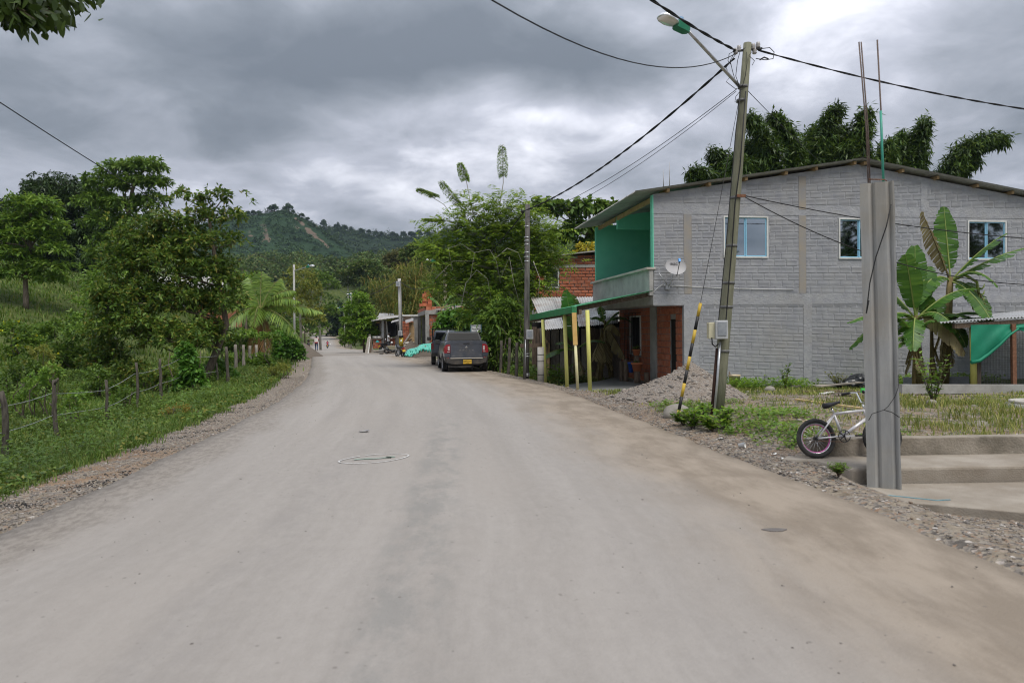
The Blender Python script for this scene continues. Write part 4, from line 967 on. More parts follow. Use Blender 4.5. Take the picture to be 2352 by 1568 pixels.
sd = MB(); sd.loft([[(x, w*math.cos(a), .665+zz+h*math.sin(a)) for a in [2*math.pi*i/12 for i in range(12)]] for x, w, h, zz in ((.125, .03, .02, .0), (.14, .068, .038, .0), (.19, .072, .036, .004), (.25, .045, .026, .020), (.31, .022, .020, .036), (.345, .016, .016, .045), (.352, .006, .006, .046))])
obj('saddle', tilt(sd), M('black_saddle', (.015, .015, .017), (.03, .03, .033), 6, .5), bike)
hb = MB(); hb.tube([(.66, 0, .60), (.645, 0, .68)], .014, 8); hb.tube([(.57, -.22, .82), (.585, -.17, .835), (.63, -.10, .83), (.655, -.05, .70), (.655, .05, .70), (.63, .10, .83), (.585, .17, .835), (.57, .24, .82)], .011, 8)
obj('handlebar', tilt(hb), m_chrome, bike)
for s_ in (-1, 1): obj('grip', tilt(MB().tube([(.572, .17*s_, .835), (.52, .27*s_, .818)], .018, 8)), m_black, bike)
obj('reflector', tilt(MB().box((.645, -.03, .855), (.05, .03, .06))), M('bright_green', (.08, .55, .10), rough=.4), bike)
ch = MB(); ch.torus((BBx, -.05, BBz), (0, 1, 0), .075, .006, 28, 6)
for i in range(5): a = 2*math.pi*i/5; ch.beam((BBx, -.05, BBz), (BBx+.075*math.cos(a), -.05, BBz+.075*math.sin(a)), .012, .006, up=(0, 1, 0))
ck = obj('chainring', tilt(ch), m_black, bike)
cr = MB(); cr.beam((BBx, -.075, BBz), (BBx+.155, -.075, BBz+.004), .018, .022); cr.beam((BBx, .075, BBz), (BBx-.155, .075, BBz-.004), .018, .022); obj('crank', tilt(cr), m_frame, bike)
for s_ in (-1, 1): obj('pedal', tilt(MB().box((BBx-.165*s_, .115*s_, BBz-.004*s_), (.085, .07, .022))), m_black, bike)
cn = MB()
for z in (.0, 1): cn.tube([(0, -.05, AX+(.03 if z else -.03)), (BBx, -.05, BBz+(.073 if z else -.073))], .0035, 4)
obj('chain', tilt(cn), m_rust, ck)
# ================================================================== heaps
def heap(name, label, c, rx, ry, h, mat, seed, kind=None, n=46, cat='heap', skew=(0, 0), rough=.10, pw=1.25):
    mb = MB(); rows = []
    for i in range(n+1):
        r = []
        for j in range(n+1):
            u = -1.15+2.3*i/n; v = -1.15+2.3*j/n; d = math.hypot(u-skew[0]*max(0, 1-math.hypot(u, v)), v-skew[1]*max(0, 1-math.hypot(u, v)))
            z = h*max(0, 1-d)**pw*1.0
            q = float(fbm(np.array([u*3+seed]), np.array([v*3+seed]), 4)[0]-.5); q2_ = float(vnoise(np.array([u*14+seed]), np.array([v*14]))[0]-.5)
            k = min(1, z/(h*.15)) if h else 0
            r.append((u*rx, v*ry, z+(q*rough*3*h+q2_*.05*h)*k*.6-.05*(1-k) - .06*max(0, d-1)))
        rows.append(r)
    mb.grid(rows); o = obj(name, mb, mat); o.location = c
    return tag(o, label, cat, None, kind)
def gravel_mat(name, cols, s1=22, soil=(.22, .18, .14), thr=.5):
    m, nt, N, L, b = _mat(name); pos = N.new('ShaderNodeNewGeometry').outputs['Position']
    v = N.new('ShaderNodeTexVoronoi'); v.inputs['Scale'].default_value = s1; L.new(pos, v.inputs[0]); sp = N.new('ShaderNodeSeparateColor'); L.new(v.outputs['Color'], sp.inputs[0])
    rp = N.new('ShaderNodeValToRGB'); L.new(sp.outputs[0], rp.inputs[0]); e = rp.color_ramp.elements; e[0].color = (*cols[0], 1); e[1].color = (*cols[-1], 1)
    for i, c in enumerate(cols[1:-1]): q = e.new((i+1)/(len(cols)-1)); q.color = (*c, 1)
    n = N.new('ShaderNodeTexNoise'); n.inputs['Scale'].default_value = 7; n.inputs['Detail'].default_value = 7; n.inputs['Roughness'].default_value = .7; L.new(pos, n.inputs[0])
    mr = N.new('ShaderNodeMapRange'); mr.inputs[1].default_value = thr-.06; mr.inputs[2].default_value = thr+.06; L.new(n.outputs[0], mr.inputs[0])
    x = N.new('ShaderNodeMix'); x.data_type = 'RGBA'; L.new(mr.outputs[0], x.inputs[0]); L.new(rp.outputs[0], x.inputs[6]); x.inputs[7].default_value = (*soil, 1); L.new(x.outputs[2], b.inputs['Base Color']); b.inputs['Roughness'].default_value = .95; b.inputs['Specular IOR Level'].default_value = .15
    bp = N.new('ShaderNodeBump'); bp.inputs['Strength'].default_value = .9; bp.inputs['Distance'].default_value = .03; ad = N.new('ShaderNodeMath'); ad.operation = 'SUBTRACT'; L.new(n.outputs[0], ad.inputs[0]); L.new(v.outputs['Distance'], ad.inputs[1]); L.new(ad.outputs[0], bp.inputs['Height']); L.new(bp.outputs[0], b.inputs['Normal'])
    return m
m_gravel = gravel_mat('river_gravel', [(.12, .11, .10), (.20, .18, .16), (.27, .24, .21), (.24, .20, .17), (.34, .32, .29)], 24, (.235, .20, .165))
m_sand = gravel_mat('dark_sand', [(.13, .11, .09), (.17, .145, .12), (.20, .17, .14)], 40, (.155, .13, .105), .45)
GP = Vector((3.95, 16.4, -.03)); heap('gravel_heap', 'heap of mixed gravel beside the striped guy wire', GP, 1.95, 1.6, .98, m_gravel, 2.0, skew=(.25, .1))
SP = at(708, 814, 50); heap('sand_heap', 'conical heap of dark sand on the road edge near the walker', (SP.x-.3, 50, gz1(SP.x-.3, 50)-.05), 1.55, 1.5, 1.15, m_sand, 5.0, pw=1.0, rough=.03)
# ================================================================== stones
_peb = []
for k in range(7):
    bmx = bmesh.new(); bmesh.ops.create_icosphere(bmx, subdivisions=1, radius=1.0); r_ = random.Random(k)
    for v in bmx.verts: v.co *= r_.uniform(.72, 1.15); v.co.z *= .62
    _peb.append((np.array([v.co[:] for v in bmx.verts]), np.array([[v.index for v in f.verts] for f in bmx.faces]))); bmx.free()
def pebbles(name, P, S, mat, seed=0):
    r = np.random.RandomState(seed); Vs = []; Fs = []; off = 0
    for p, s in zip(P, S):
        V, F = _peb[r.randint(7)]; a = r.rand()*6.28; c, q = math.cos(a), math.sin(a)
        W_ = V*np.array([s*r.uniform(.8, 1.4), s, s]); W_ = np.stack([W_[:, 0]*c-W_[:, 1]*q, W_[:, 0]*q+W_[:, 1]*c, W_[:, 2]], -1)+p; Vs.append(W_); Fs.append(F+off); off += len(V)
    me = npmesh(name, np.concatenate(Vs), np.concatenate(Fs)); me.materials.append(mat); me.polygons.foreach_set('use_smooth', np.ones(len(me.polygons), bool))
    return link(bpy.data.objects.new(name, me))
def pebmat(name, cols):
    m, nt, N, L, b = _mat(name); g = N.new('ShaderNodeNewGeometry'); rp = N.new('ShaderNodeValToRGB'); L.new(g.outputs['Random Per Island'], rp.inputs[0]); e = rp.color_ramp.elements
    e[0].color = (*cols[0], 1); e[1].color = (*cols[-1], 1)
    for i, c in enumerate(cols[1:-1]): q = e.new((i+1)/(len(cols)-1)); q.color = (*c, 1)
    L.new(rp.outputs[0], b.inputs['Base Color']); b.inputs['Roughness'].default_value = .85; b.inputs['Specular IOR Level'].default_value = .2; return m
m_peb = pebmat('pebbles', [(.10, .095, .09), (.20, .18, .16), (.28, .25, .22), (.22, .17, .13), (.36, .34, .31)])
m_tar = pebmat('tar_crumbs', [(.02, .02, .02), (.04, .038, .036), (.07, .065, .06)])
def scatter(n, fx, seed):
    r = np.random.RandomState(seed); return fx(r, n)
def shoulder_right(r, n):
    y = 4.2+r.rand(n)**1.5*16; d = r.rand(n)**1.2*1.3+.02; x = redge(y)+d+np.where(y < 7.5, r.rand(n)*2.2, 0); return x, y
x, y = scatter(9000, shoulder_right, 3); keep = ~((x > 3.8) & (y > 6.9) & (y < 9.2)); x, y = x[keep], y[keep]
pebbles('gravel', np.stack([x, y, ground_z(x, y)+.004], -1), RS.gamma(3, .0030, len(x))+.003, m_peb, 1)['kind'] = 'stuff'
def yard(r, n):
    y = 9.4+r.rand(n)*10; x = redge(y)+.6+r.rand(n)*9; return x, y
x, y = scatter(2600, yard, 4); pebbles('gravel', np.stack([x, y, ground_z(x, y)+.004], -1), RS.gamma(3, .0055, len(x))+.005, m_peb, 2)['kind'] = 'stuff'
def shoulder_left(r, n):
    y = 5.5+r.rand(n)**1.4*22; x = ledge(y)-r.rand(n)*1.15-.02; return x, y
x, y = scatter(6500, shoulder_left, 5); pebbles('gravel', np.stack([x, y, ground_z(x, y)+.004], -1), RS.gamma(3, .0026, len(x))+.003, m_peb, 3)['kind'] = 'stuff'
r = np.random.RandomState(9); cl = [gz(px, py, -.05) for px, py in ((0, 1155), (20, 1162), (240, 1112), (300, 1090), (180, 1118), (400, 1002), (455, 990), (350, 1030), (480, 965), (520, 945), (440, 972), (470, 950), (560, 935))]
x = np.concatenate([c.x+r.randn(110)*.22 for c in cl]); y = np.concatenate([c.y+r.randn(110)*.10 for c in cl]); keep = x < ledge(y)-.03; x, y = x[keep], y[keep]
pebbles('tar_crumbs', np.stack([x, y, ground_z(x, y)+.006], -1), r.gamma(2.5, .0022, len(x))+.003, m_tar, 4)['kind'] = 'stuff'
# gravel on the heap
r = np.random.RandomState(12); n = 1500; a = r.rand(n)*6.283; q = np.sqrt(r.rand(n))*1.05; ux, uy = q*np.cos(a), q*np.sin(a)
hz = .98*np.clip(1-np.hypot(ux-.25*np.clip(1-q, 0, 1), uy-.1*np.clip(1-q, 0, 1)), 0, 1)**1.25+np.array([float(fbm(np.array([i*3+2.0]), np.array([j*3+2.0]), 4)[0]-.5) for i, j in zip(ux, uy)])*.18*np.clip(1-q, 0, .3)*3
pebbles('gravel', np.stack([GP.x+ux*1.95, GP.y+uy*1.6, GP.z+hz], -1), r.gamma(3, .0065, n)+.006, m_peb, 6)['kind'] = 'stuff'
# crumbs on the road
m_roadcrumb = pebmat('road_crumb', [(.10, .09, .085), (.16, .145, .13), (.22, .20, .185)])
r = np.random.RandomState(15); n = 420; y = 3.2+r.rand(n)**1.3*22; x = ledge(y)+.2+r.rand(n)*(redge(y)-ledge(y)-.4)
pebbles('road_crumbs', np.stack([x, y, prof(y)+.018+0*y], -1), r.gamma(2, .0016, n)+.0018, m_roadcrumb, 7)['kind'] = 'stuff'
def boulder(px, py, z, s, lab, mat=m_peb, sq=.6):
    P = gz(px, py, z); bmx = bmesh.new(); bmesh.ops.create_icosphere(bmx, subdivisions=3, radius=1); r_ = np.random.RandomState(int(px))
    o_ = r_.rand(3)*10
    for v in bmx.verts:
        f = .85+.35*float(fbm(np.array([v.co.x*1.3+o_[0]]), np.array([v.co.y*1.3+v.co.z+o_[1]]), 3)[0]); v.co = Vector((v.co.x*s[0]*f, v.co.y*s[1]*f, v.co.z*s[2]*f))
    me = bpy.data.meshes.new('boulder'); bmx.to_mesh(me); bmx.free(); me.polygons.foreach_set('use_smooth', [True]*len(me.polygons)); o = obj('boulder', me, mat); o.location = P+Vector((0, 0, s[2]*.45)); return tag(o, lab, 'stone')
m_stone = M('grey_stone', (.22, .20, .17), (.31, .29, .25), 5, .85, .3, 25)
boulder(1700, 668+300, -.0, (.05, .05, .04), 'small pale stone by the leaning pole', m_stone) if False else None
boulder(1557, 962, 0, (.27, .2, .19), 'round grey boulder at the foot of the striped guard', m_stone)
boulder(1858, 978, .12, (.12, .09, .07), 'tan stone just behind the bicycle saddle', M('tan_stone', (.34, .26, .17), (.40, .31, .21), 6, .85, .2, 30))
boulder(2140, 928, .1, (.10, .08, .07), 'pale lump of rubble in the grass right of the column', m_stone)
boulder(2103, 1092, -.13, (.045, .04, .03), 'small brown stone on the apron beside the column', m_stone)
boulder(1768, 898, 0, (.14, .1, .09), 'grey stone in the weeds by the house wall', m_stone)
boulder(2250, 985, .12, (.16, .12, .09), 'flat stone half sunk in the grass above the kerb', m_stone)
# ================================================================== yard things
bk = gz(1687, 889, -.1); bu = thing('bucket', 'dirty white and yellow plastic bucket behind the gravel heap', 'bucket', bk)
mb = MB(); mb.lathe([(.001, 0), (.135, 0), (.165, .33), (.178, .33), (.178, .345), (.165, .35), (.165, .36), (.18, .36), (.18, .375), (.168, .38), (.16, .38), (.13, .03), (.001, .03)], 22); obj('pail', mb, M('bucket_plastic', (.62, .56, .42), (.68, .50, .25), 2.5, .5, dirt=(.45, .36, .22), damt=.7, dscale=6), bu)
obj('handle', MB().tube([(-.18, 0, .36), (-.15, -.1, .40), (-.06, -.16, .36), (.04, -.18, .30)], .006, 5), m_steel, bu); obj('stick', MB().tube([(-.02, .02, .05), (-.16, -.02, .47)], .018, 6), m_timberdk, bu)
def plank(p0, p1, w, h, mat, lab, name='plank', grp='planks lying in the yard'):
    a, b = Vector(p0), Vector(p1); o = obj(name, MB().beam((0, 0, 0), b-a, w, h), mat); o.location = a; return tag(o, lab, 'plank', grp)
def yg(px, py, dz=0): P = gpt(px, py); P.z += dz; return P
plank(yg(1828, 921, .03), yg(2030, 952, .05), .06, .035, M('fresh_timber', (.58, .42, .20), (.66, .50, .27), 5, .7), 'long pale yellow batten lying in the yard behind the saddle')
plank(yg(1815, 889, .03), yg(1985, 887, .06), .22, .05, m_timbergr, 'wide grey board lying along the house wall')
plank(yg(1880, 895, .10), yg(2000, 885, .12), .16, .035, M('bleached_board', (.45, .39, .32), (.52, .46, .39), 5, .8), 'bleached board lying on top of the grey board')
plank(yg(1842, 902, .03), yg(1960, 900, .03), .14, .05, m_timberdk, 'dark board in front of the grey board')
plank(yg(1915, 908, .05), yg(1985, 912, .13), .24, .02, m_timbergr, 'short tilted board end behind the handlebar')
plank(yg(1885, 906, .02), yg(1912, 903, .04), .10, .02, m_white, 'small white offcut in the yard grass', 'offcut')
P = yg(1975, 888); bmx = bmesh.new(); bmesh.ops.create_icosphere(bmx, subdivisions=4, radius=1)
for v in bmx.verts:
    f = .7+.7*float(fbm(np.array([v.co.x*2.2+4]), np.array([v.co.y*2.2+v.co.z*1.9]), 4)[0]); v.co = Vector((v.co.x*.52*f, v.co.y*.4*f, max(-.05, v.co.z*.36*f)))
me = bpy.data.meshes.new('plastic_sheet'); bmx.to_mesh(me); bmx.free(); o = obj('plastic_sheet', me, M('black_polythene', (.02, .022, .025), (.035, .038, .042), 5, .28, spec=.6)); o.location = P; tag(o, 'crumpled black plastic sheet heaped behind the bicycle handlebar', 'plastic sheet')
def scrap(px, py, z, s, mat, lab, name='litter', rz=0):
    P = gpt(px, py); mb = MB(); r_ = random.Random(px); mb.grid([[(s[0]*(i-1.5)/3, s[1]*(j-1.5)/3, s[2]*r_.random()+.012) for i in range(4)] for j in range(4)], smooth=False); o = obj(name, mb, mat); o.location = P; o.rotation_euler = (0, 0, rz); return tag(o, lab, 'litter', 'litter by the road')
m_card = M('white_card', (.66, .66, .64), rough=.7)
pc = gpt(1697, 1028); cup = obj('paper_cup', MB().lathe([(.001, 0), (.028, 0), (.04, .09), (.042, .09), (.038, .088), (.026, .006), (.001, .006)], 16), m_card); cup.location = pc+Vector((0, 0, .035)); cup.rotation_euler = (math.radians(80), .3, .9); tag(cup, 'white paper cup lying on the gravel edge below the leaning pole', 'cup')
scrap(1658, 1024-16, 0, (.10, .07, .02), m_card, 'crushed white scrap on the gravel near the guy wire', rz=.4)
scrap(1800, 1056, 0, (.08, .05, .02), m_card, 'white wrapper on the gravel below the bicycle', rz=1.2); scrap(1778, 1045, 0, (.07, .04, .02), m_card, 'small foil wrapper left of the bicycle tyre', rz=.2)
scrap(832, 991, 0, (.16, .10, .03), M('grey_flake', (.24, .24, .25), rough=.8), 'flat grey flake of stone lying on the road', 'road_flake') .location = gz(836, 992, .02)
so = struct(obj('pothole', MB().extrude([Vector((gz(1780, 1215, .02).x+.10*math.cos(a)*(1+.2*math.sin(3*a)), gz(1780, 1215, .02).y+.045*math.sin(a), .013)) for a in [2*math.pi*i/16 for i in range(16)]], (0, 0, .006)), M('damp_patch', (.12, .11, .105), (.16, .145, .135), 9, .8)), 'small dark patch in the brown road dust') 
wl = gz(2352, 936, .12); well = thing('inspection_cover', 'round concrete cover with a short pipe in the grass', 'cover', (wl.x+.15, wl.y, .10))
mb = MB(); mb.lathe([(.001, -.1), (.42, -.1), (.42, .10), (.36, .105)], 28); obj('ring', mb, m_conc, well); mb = MB(); mb.lathe([(.36, .10), (.37, .12), (.37, .16), (.34, .165), (.001, .165)], 28); obj('lid', mb, m_conc2, well); obj('pipe_stub', MB().cyl((-.05, 0, .16), (-.05, 0, .34), .05, n=12), m_cream, well)
st = gz(2060, 1158, -.15); o = obj('rope_strand', MB().tube([(-.35, .02, .05), (-.1, 0, .07), (.15, -.05, .05), (.35, -.12, .04), (.5, -.10, .04)], .006, 4), M('blue_twine', (.10, .26, .33), (.16, .34, .40), 8, .7)); o.location = st+Vector((0, 0, .03)); tag(o, 'frayed strand of blue twine on the gravel in front of the column', 'twine')
# ================================================================== open shed at the right
SY = 17.2
def sp_(px, py, d=0): return at(px, py, SY+d)
sb = sp_(2240, 885); sb.z = gz1(sb.x, sb.y)
shed = thing('shed', 'open netted shed with zinc roof and green cloth at the right', 'shed', sb)
f0, f1 = sp_(2158, 741), sp_(2560, 715); b0, b1 = at(2235, 727, 22.3), at(2560, 690, 22.3)
for i in range(4):
    t0, t1 = i/4, (i+1)/4+.01; u_ = Vector((0, 0, .004*(i % 2))); obj('roof_sheet', corrugated(f0.lerp(f1, t0)+u_, f0.lerp(f1, min(t1, 1))+u_, b0.lerp(b1, t0)+u_, b0.lerp(b1, min(t1, 1))+u_, 13, .02), m_zinc, shed, world=True)
obj('eaves_beam', MB().beam(sp_(2190, 749, .1), sp_(2560, 726, .1), .10, .12), m_timberdk, shed, world=True)
obj('post', MB().tube([sp_(2237, 890, .20), sp_(2234, 748, .20)], .075, 12), m_lime, shed, world=True); obj('post', MB().beam(sp_(2246, 890, .4), sp_(2246, 750, .4), .1, .1), m_timberdk, shed, world=True)
obj('post', MB().beam(sp_(2329, 893, -.02), sp_(2327, 744, -.02), .10, .08), m_rust, shed, world=True); obj('post', MB().beam(sp_(2480, 893, 0), sp_(2480, 734, 0), .10, .08), m_rust, shed, world=True)
rows = []
for i in range(25):
    t = i/24; px = 2230+250*t
    low = np.interp(px, [2230, 2262, 2300, 2327, 2340, 2360, 2400, 2480], [836, 824, 793, 762, 757, 763, 800, 836]); r_ = []
    for j in range(12):
        s = j/11; py = 746-5*t+(low-(746-5*t))*s; r_.append(sp_(px, py, .02-.10*s*math.sin(s*3)*(.6+.4*math.sin(px*.05))+.018*math.sin(px*.11+s*9)))
    rows.append(r_)
mb = MB(); mb.grid(rows); o = obj('green_cloth', mb, M('green_shade_cloth', (.012, .20, .115), (.018, .25, .145), 2, .6, dirt=(.01, .15, .085), damt=.5), shed, world=True)
mb = MB(); fold = [(2231, 832), (2250, 828), (2272, 812), (2298, 790), (2320, 768), (2340, 754)]
mb.tube([sp_(x, y, -.05) for x, y in fold], [.05, .045, .04, .035, .03, .02], 7); obj('rolled_hem', mb, bpy.data.materials['green_shade_cloth'], shed, world=True)
mb = MB(); a0, a1 = sp_(2248, 0, .05), sp_(2480, 0, .05)
z0_, z1_ = gz1(sb.x, sb.y)+.1, sp_(2248, 760, .05).z
nx = 66
for i in range(nx+1): x = a0.x+(a1.x-a0.x)*i/nx; mb.beam((x, SY+.05, z0_), (x, SY+.05, z1_), .005, .005)
for j in range(26): z = z0_+(z1_-z0_)*j/25; mb.beam((a0.x, SY+.052, z), (a1.x, SY+.052, z), .005, .005)
obj('wire_mesh', mb, M('mesh_wire', (.07, .07, .07), rough=.6), shed, world=True)
obj('footing', MB().beam(at(2068, 893, 16.6), sp_(2480, 893, -.15), .14, .22), m_conc, shed, world=True)
brl = MB(); brl.beam(at(2075, 880, 19.6), at(2225, 878, 19.0), .14, .34); obj('low_block_wall', brl, m_mortar, shed, world=True)
# ================================================================== pickup truck
m_car = M('dusty_grey_car_paint', (.066, .076, .098), (.095, .104, .125), 3, .32, metal=.35, spec=.5, dirt=(.16, .145, .125), damt=.45, dscale=1.6, coat=.5)
m_cardk = M('black_bumper_plastic', (.028, .028, .030), (.045, .044, .043), 6, .7, dirt=(.15, .125, .095), damt=.55, dscale=2)
m_carglass = M('tinted_car_glass', (.007, .008, .009), (.011, .012, .013), 2, .22, spec=.06)
m_tail = M('dark_red_lens', (.22, .012, .018), (.28, .02, .025), 4, .2, spec=.6)
m_tailw = M('clear_lens', (.45, .36, .36), (.52, .44, .43), 8, .2, spec=.6)
m_red = M('red_reflector', (.45, .02, .02), (.5, .03, .03), 4, .3)
m_plate = M('yellow_plate', (.62, .38, .03), (.68, .43, .05), 5, .5)
m_ink = M('black_ink', (.02, .02, .02), rough=.6)
def mirror_ring(pts): return pts + [(-x, z) for x, z in reversed(pts)]
def vwheel(parent, x, y, R, w, mat=m_tyre):
    prf = [(R*.62, -w/2), (R*.93, -w/2), (R, -w*.36), (R, w*.36), (R*.93, w/2), (R*.62, w/2)]
    o = obj('wheel', MB().lathe(prf, 28, c=(x, y, R), axis='x'), mat, parent)
    sg = -1 if x < 0 else 1
    mb = MB(); mb.lathe([(R*.63, sg*w*.5), (R*.58, sg*w*.32), (R*.2, sg*w*.38), (.001, sg*w*.42)], 20, c=(x, y, R), axis='x'); mb.lathe([(R*.63, -sg*w*.5), (.001, -sg*w*.45)], 20, c=(x, y, R), axis='x')
    obj('rim', mb, m_steel, o)
    return o
TP = Vector(((1071-1176)/56.4, 27.75, 0)); truck = thing('pickup_truck', 'dusty dark grey double-cab pickup parked at the roadside, seen from behind', 'pickup truck', TP, math.radians(9.5))
prof_pts = [(.0, .36), (.60, .36), (.82, .40), (.885, .52), (.905, .72), (.91, .90), (.895, 1.05), (.87, 1.16), (.82, 1.245), (.70, 1.275), (0, 1.275)]
st = [(.0, .955, 1.0), (.05, .985, 1.0), (.25, 1.0, 1.0), (1.3, 1.0, 1.0), (2.5, 1.0, .985), (3.3, .995, .95), (3.7, .98, .90), (4.25, .95, .82), (4.5, .88, .74), (4.62, .75, .66)]
rings = []
for y, wx, tz in st: rings.append([Vector((x*wx, y, .36+(z-.36)*tz)) for x, z in mirror_ring(prof_pts[1:-1])])
obj('body', MB().loft(rings), m_car, truck)
gh = MB(); N_ = []
for z, y0, y1, hx in ((1.25, 1.02, 3.5, .80), (1.30, 1.06, 3.38, .795), (1.46, 1.17, 3.05, .735), (1.60, 1.28, 2.75, .665), (1.655, 1.42, 2.55, .60), (1.675, 1.7, 2.3, .45)):
    r = []; cr_ = .10
    for sx, sy in ((-1, 0), (1, 0), (1, 1), (-1, 1)):
        cx_, cy_ = sx*(hx-cr_), (y1-cr_ if sy else y0+cr_)
        a0 = {(-1, 0): math.pi, (1, 0): 1.5*math.pi, (1, 1): 0, (-1, 1): .5*math.pi}[(sx, sy)]
        for k in range(4): a = a0+k*math.pi/6; r.append((cx_+cr_*math.cos(a), cy_+cr_*math.sin(a), z))
    N_.append(r)
gh.loft(N_); obj('cab', gh, m_car, truck)
obj('window_surround', MB().loft([[(-.73, 1.03, 1.285), (.73, 1.03, 1.285), (.72, 1.09, 1.29), (-.72, 1.09, 1.29)], [(-.655, 1.225, 1.615), (.655, 1.225, 1.615), (.65, 1.27, 1.615), (-.65, 1.27, 1.615)]], smooth=False), m_black, truck)
obj('rear_window', MB().loft([[(-.685, 1.030, 1.305), (.685, 1.030, 1.305), (.66, 1.085, 1.36), (-.66, 1.085, 1.36)], [(-.61, 1.185, 1.585), (.61, 1.185, 1.585), (.60, 1.24, 1.59), (-.60, 1.24, 1.59)]], smooth=False), m_carglass, truck)
for s_ in (-1, 1):
    mb = MB(); mb.add([(s_*.803, 1.35, 1.31), (s_*.803, 3.15, 1.31), (s_*.725, 2.95, 1.50), (s_*.69, 2.72, 1.575), (s_*.685, 1.45, 1.575)], [(0, 1, 2, 3, 4) if s_ > 0 else (4, 3, 2, 1, 0)]); mb.add([(s_*.76, 1.35, 1.31), (s_*.76, 3.15, 1.31), (s_*.68, 2.95, 1.50), (s_*.65, 2.72, 1.56), (s_*.645, 1.45, 1.56)], [(4, 3, 2, 1, 0)]); obj('side_window', mb, m_carglass, truck)
    rl = MB(); rl.loft([[(s_*.60, 1.33, 1.60), (s_*.66, 1.33, 1.58), (s_*.64, 1.40, 1.72), (s_*.60, 1.40, 1.72)], [(s_*.60, 1.62, 1.64), (s_*.66, 1.62, 1.62), (s_*.63, 1.55, 1.735), (s_*.60, 1.55, 1.735)], [(s_*.58, 2.45, 1.69), (s_*.62, 2.45, 1.67), (s_*.62, 2.45, 1.73), (s_*.58, 2.45, 1.73)]], smooth=False); obj('roof_rail', rl, m_car, truck)
    lm = MB(); lm.loft([[(s_*.655, -.022, z), (s_*(.655+w_), -.012, z), (s_*(.655+w_+.025), .16, z), (s_*.655, .1, z)] for z, w_ in ((.80, .235), (.86, .245), (1.0, .235), (1.10, .20), (1.15, .14))], smooth=False)
    tl = obj('tail_light', lm, m_tail, truck)
    obj('reversing_lens', MB().box((s_*.715, -.026, .99), (.075, .02, .17)), m_tailw, tl); obj('reversing_lens', MB().box((s_*.73, -.026, .845), (.10, .02, .028)), m_tailw, tl)
    obj('fog_reflector', MB().loft([[(s_*(.76+k), -.055, z) for k in (-w_, w_)]+[(s_*(.76+k), .05, z) for k in (w_, -w_)] for z, w_ in ((.505, .03), (.53, .045), (.62, .05))], smooth=False), m_red, truck)
    obj('corner_panel', MB().loft([[(s_*.66, -.022, z), (s_*x2, -.01, z), (s_*(x2+.03), .30, z), (s_*.66, .30, z)] for z, x2 in ((.66, .885), (.78, .90))], smooth=False), m_car, truck)
    md = MB(); md.loft([[(s_*(.89+k), 3.02+dy, z) for k, dy in ((0, 0), (.19, .02), (.19, .12), (0, .10))] for z in (1.10, 1.14, 1.26, 1.30)]); obj('door_mirror', md, m_cardk, truck, bevel=.02)
    for y in (.96, 3.79):
        obj('wheel_arch', MB().lathe([(.30, 0), (.41, 0), (.41, s_*.05), (.30, s_*.05)], 26, c=(s_*.885, y, .37), axis='x'), m_cardk, truck)
        vwheel(truck, s_*.815, y, .345, .225)
    obj('side_step', MB().box((s_*.88, 2.35, .38), (.12, 1.7, .09)), m_cardk, truck)
tg = MB(); tg.loft([[(x*.65, y, z) for x, z in ((-1, .615), (1, .615), (1, 1.16), (.96, 1.285), (-.96, 1.285), (-1, 1.16))] for y in (.06, -.022, -.034)], smooth=False); tg.v[-6:] = [(v[0]*.985, v[1], .62+(v[2]-.615)*.985) for v in tg.v[-6:]]
T_ = obj('tailgate', tg, m_car, truck)
cr = MB(); cr.loft([[(x, y, z) for x, z in ((-.62, 1.165), (-.30, 1.16), (-.22, 1.10), (.22, 1.10), (.30, 1.16), (.62, 1.165), (.61, 1.272), (-.61, 1.272))] for y in (-.034, -.046)], smooth=False); obj('upper_panel', cr, m_car, T_)
obj('handle', MB().box((0, -.052, 1.175), (.26, .02, .04)), m_black, T_)
em = MB(); em.loft([[(x*k, y, 1.02+z*k) for x, z in ((-.052, 0), (0, -.075), (.052, 0), (0, .075))] for y, k in ((-.034, 1), (-.056, .9))], smooth=False); E_ = obj('emblem', em, m_chrome, T_)
obj('emblem_centre', MB().loft([[(x*k, y, 1.0+z*k) for x, z in ((-.018, 0), (0, -.03), (.018, 0), (0, .03))] for y, k in ((-.05, 1), (-.0575, .9))], smooth=False), m_black, E_)
for i, c in enumerate('OROCH'): text('letter', c, .065, m_chrome, T_, (-.26+.13*i, -.04, .90), (math.pi/2, 0, 0), .004, sx=1.3)
text('lettering', 'RENAULT', .034, m_chrome, T_, (-.53, -.04, .675), (math.pi/2, 0, 0), .003); text('lettering', '2.0', .045, m_chrome, T_, (.55, -.04, .70), (math.pi/2, 0, 0), .003)
obj('trim_strip', MB().box((0, -.05, .585), (1.31, .05, .035)), M('pale_strip', (.42, .39, .34), (.50, .47, .42), 8, .5), truck)
bp_ = MB(); bp_.loft([[(x*w_, y, z) for x, z in ((-.90, .64), (-.86, .42), (-.6, .345), (.6, .345), (.86, .42), (.90, .64), (.66, .565), (-.66, .565))] for y, w_ in ((.30, 1.0), (.02, .985), (-.06, .93))], smooth=False); obj('bumper', bp_, m_cardk, truck)
pl = obj('number_plate', MB().box((.03, -.075, .435), (.345, .012, .16)), m_plate, truck, bevel=.006)
text('lettering', 'GEN·331', .098, m_ink, pl, (.03, -.083, .445), (math.pi/2, 0, 0), .002, sx=.92); obj('city_line', MB().box((.03, -.083, .378), (.13, .003, .012)), m_ink, pl)
ex = MB(); ex.bbox(-.7, .7, .3, 4.2, .25, .37); obj('underbody', ex, m_black, truck)
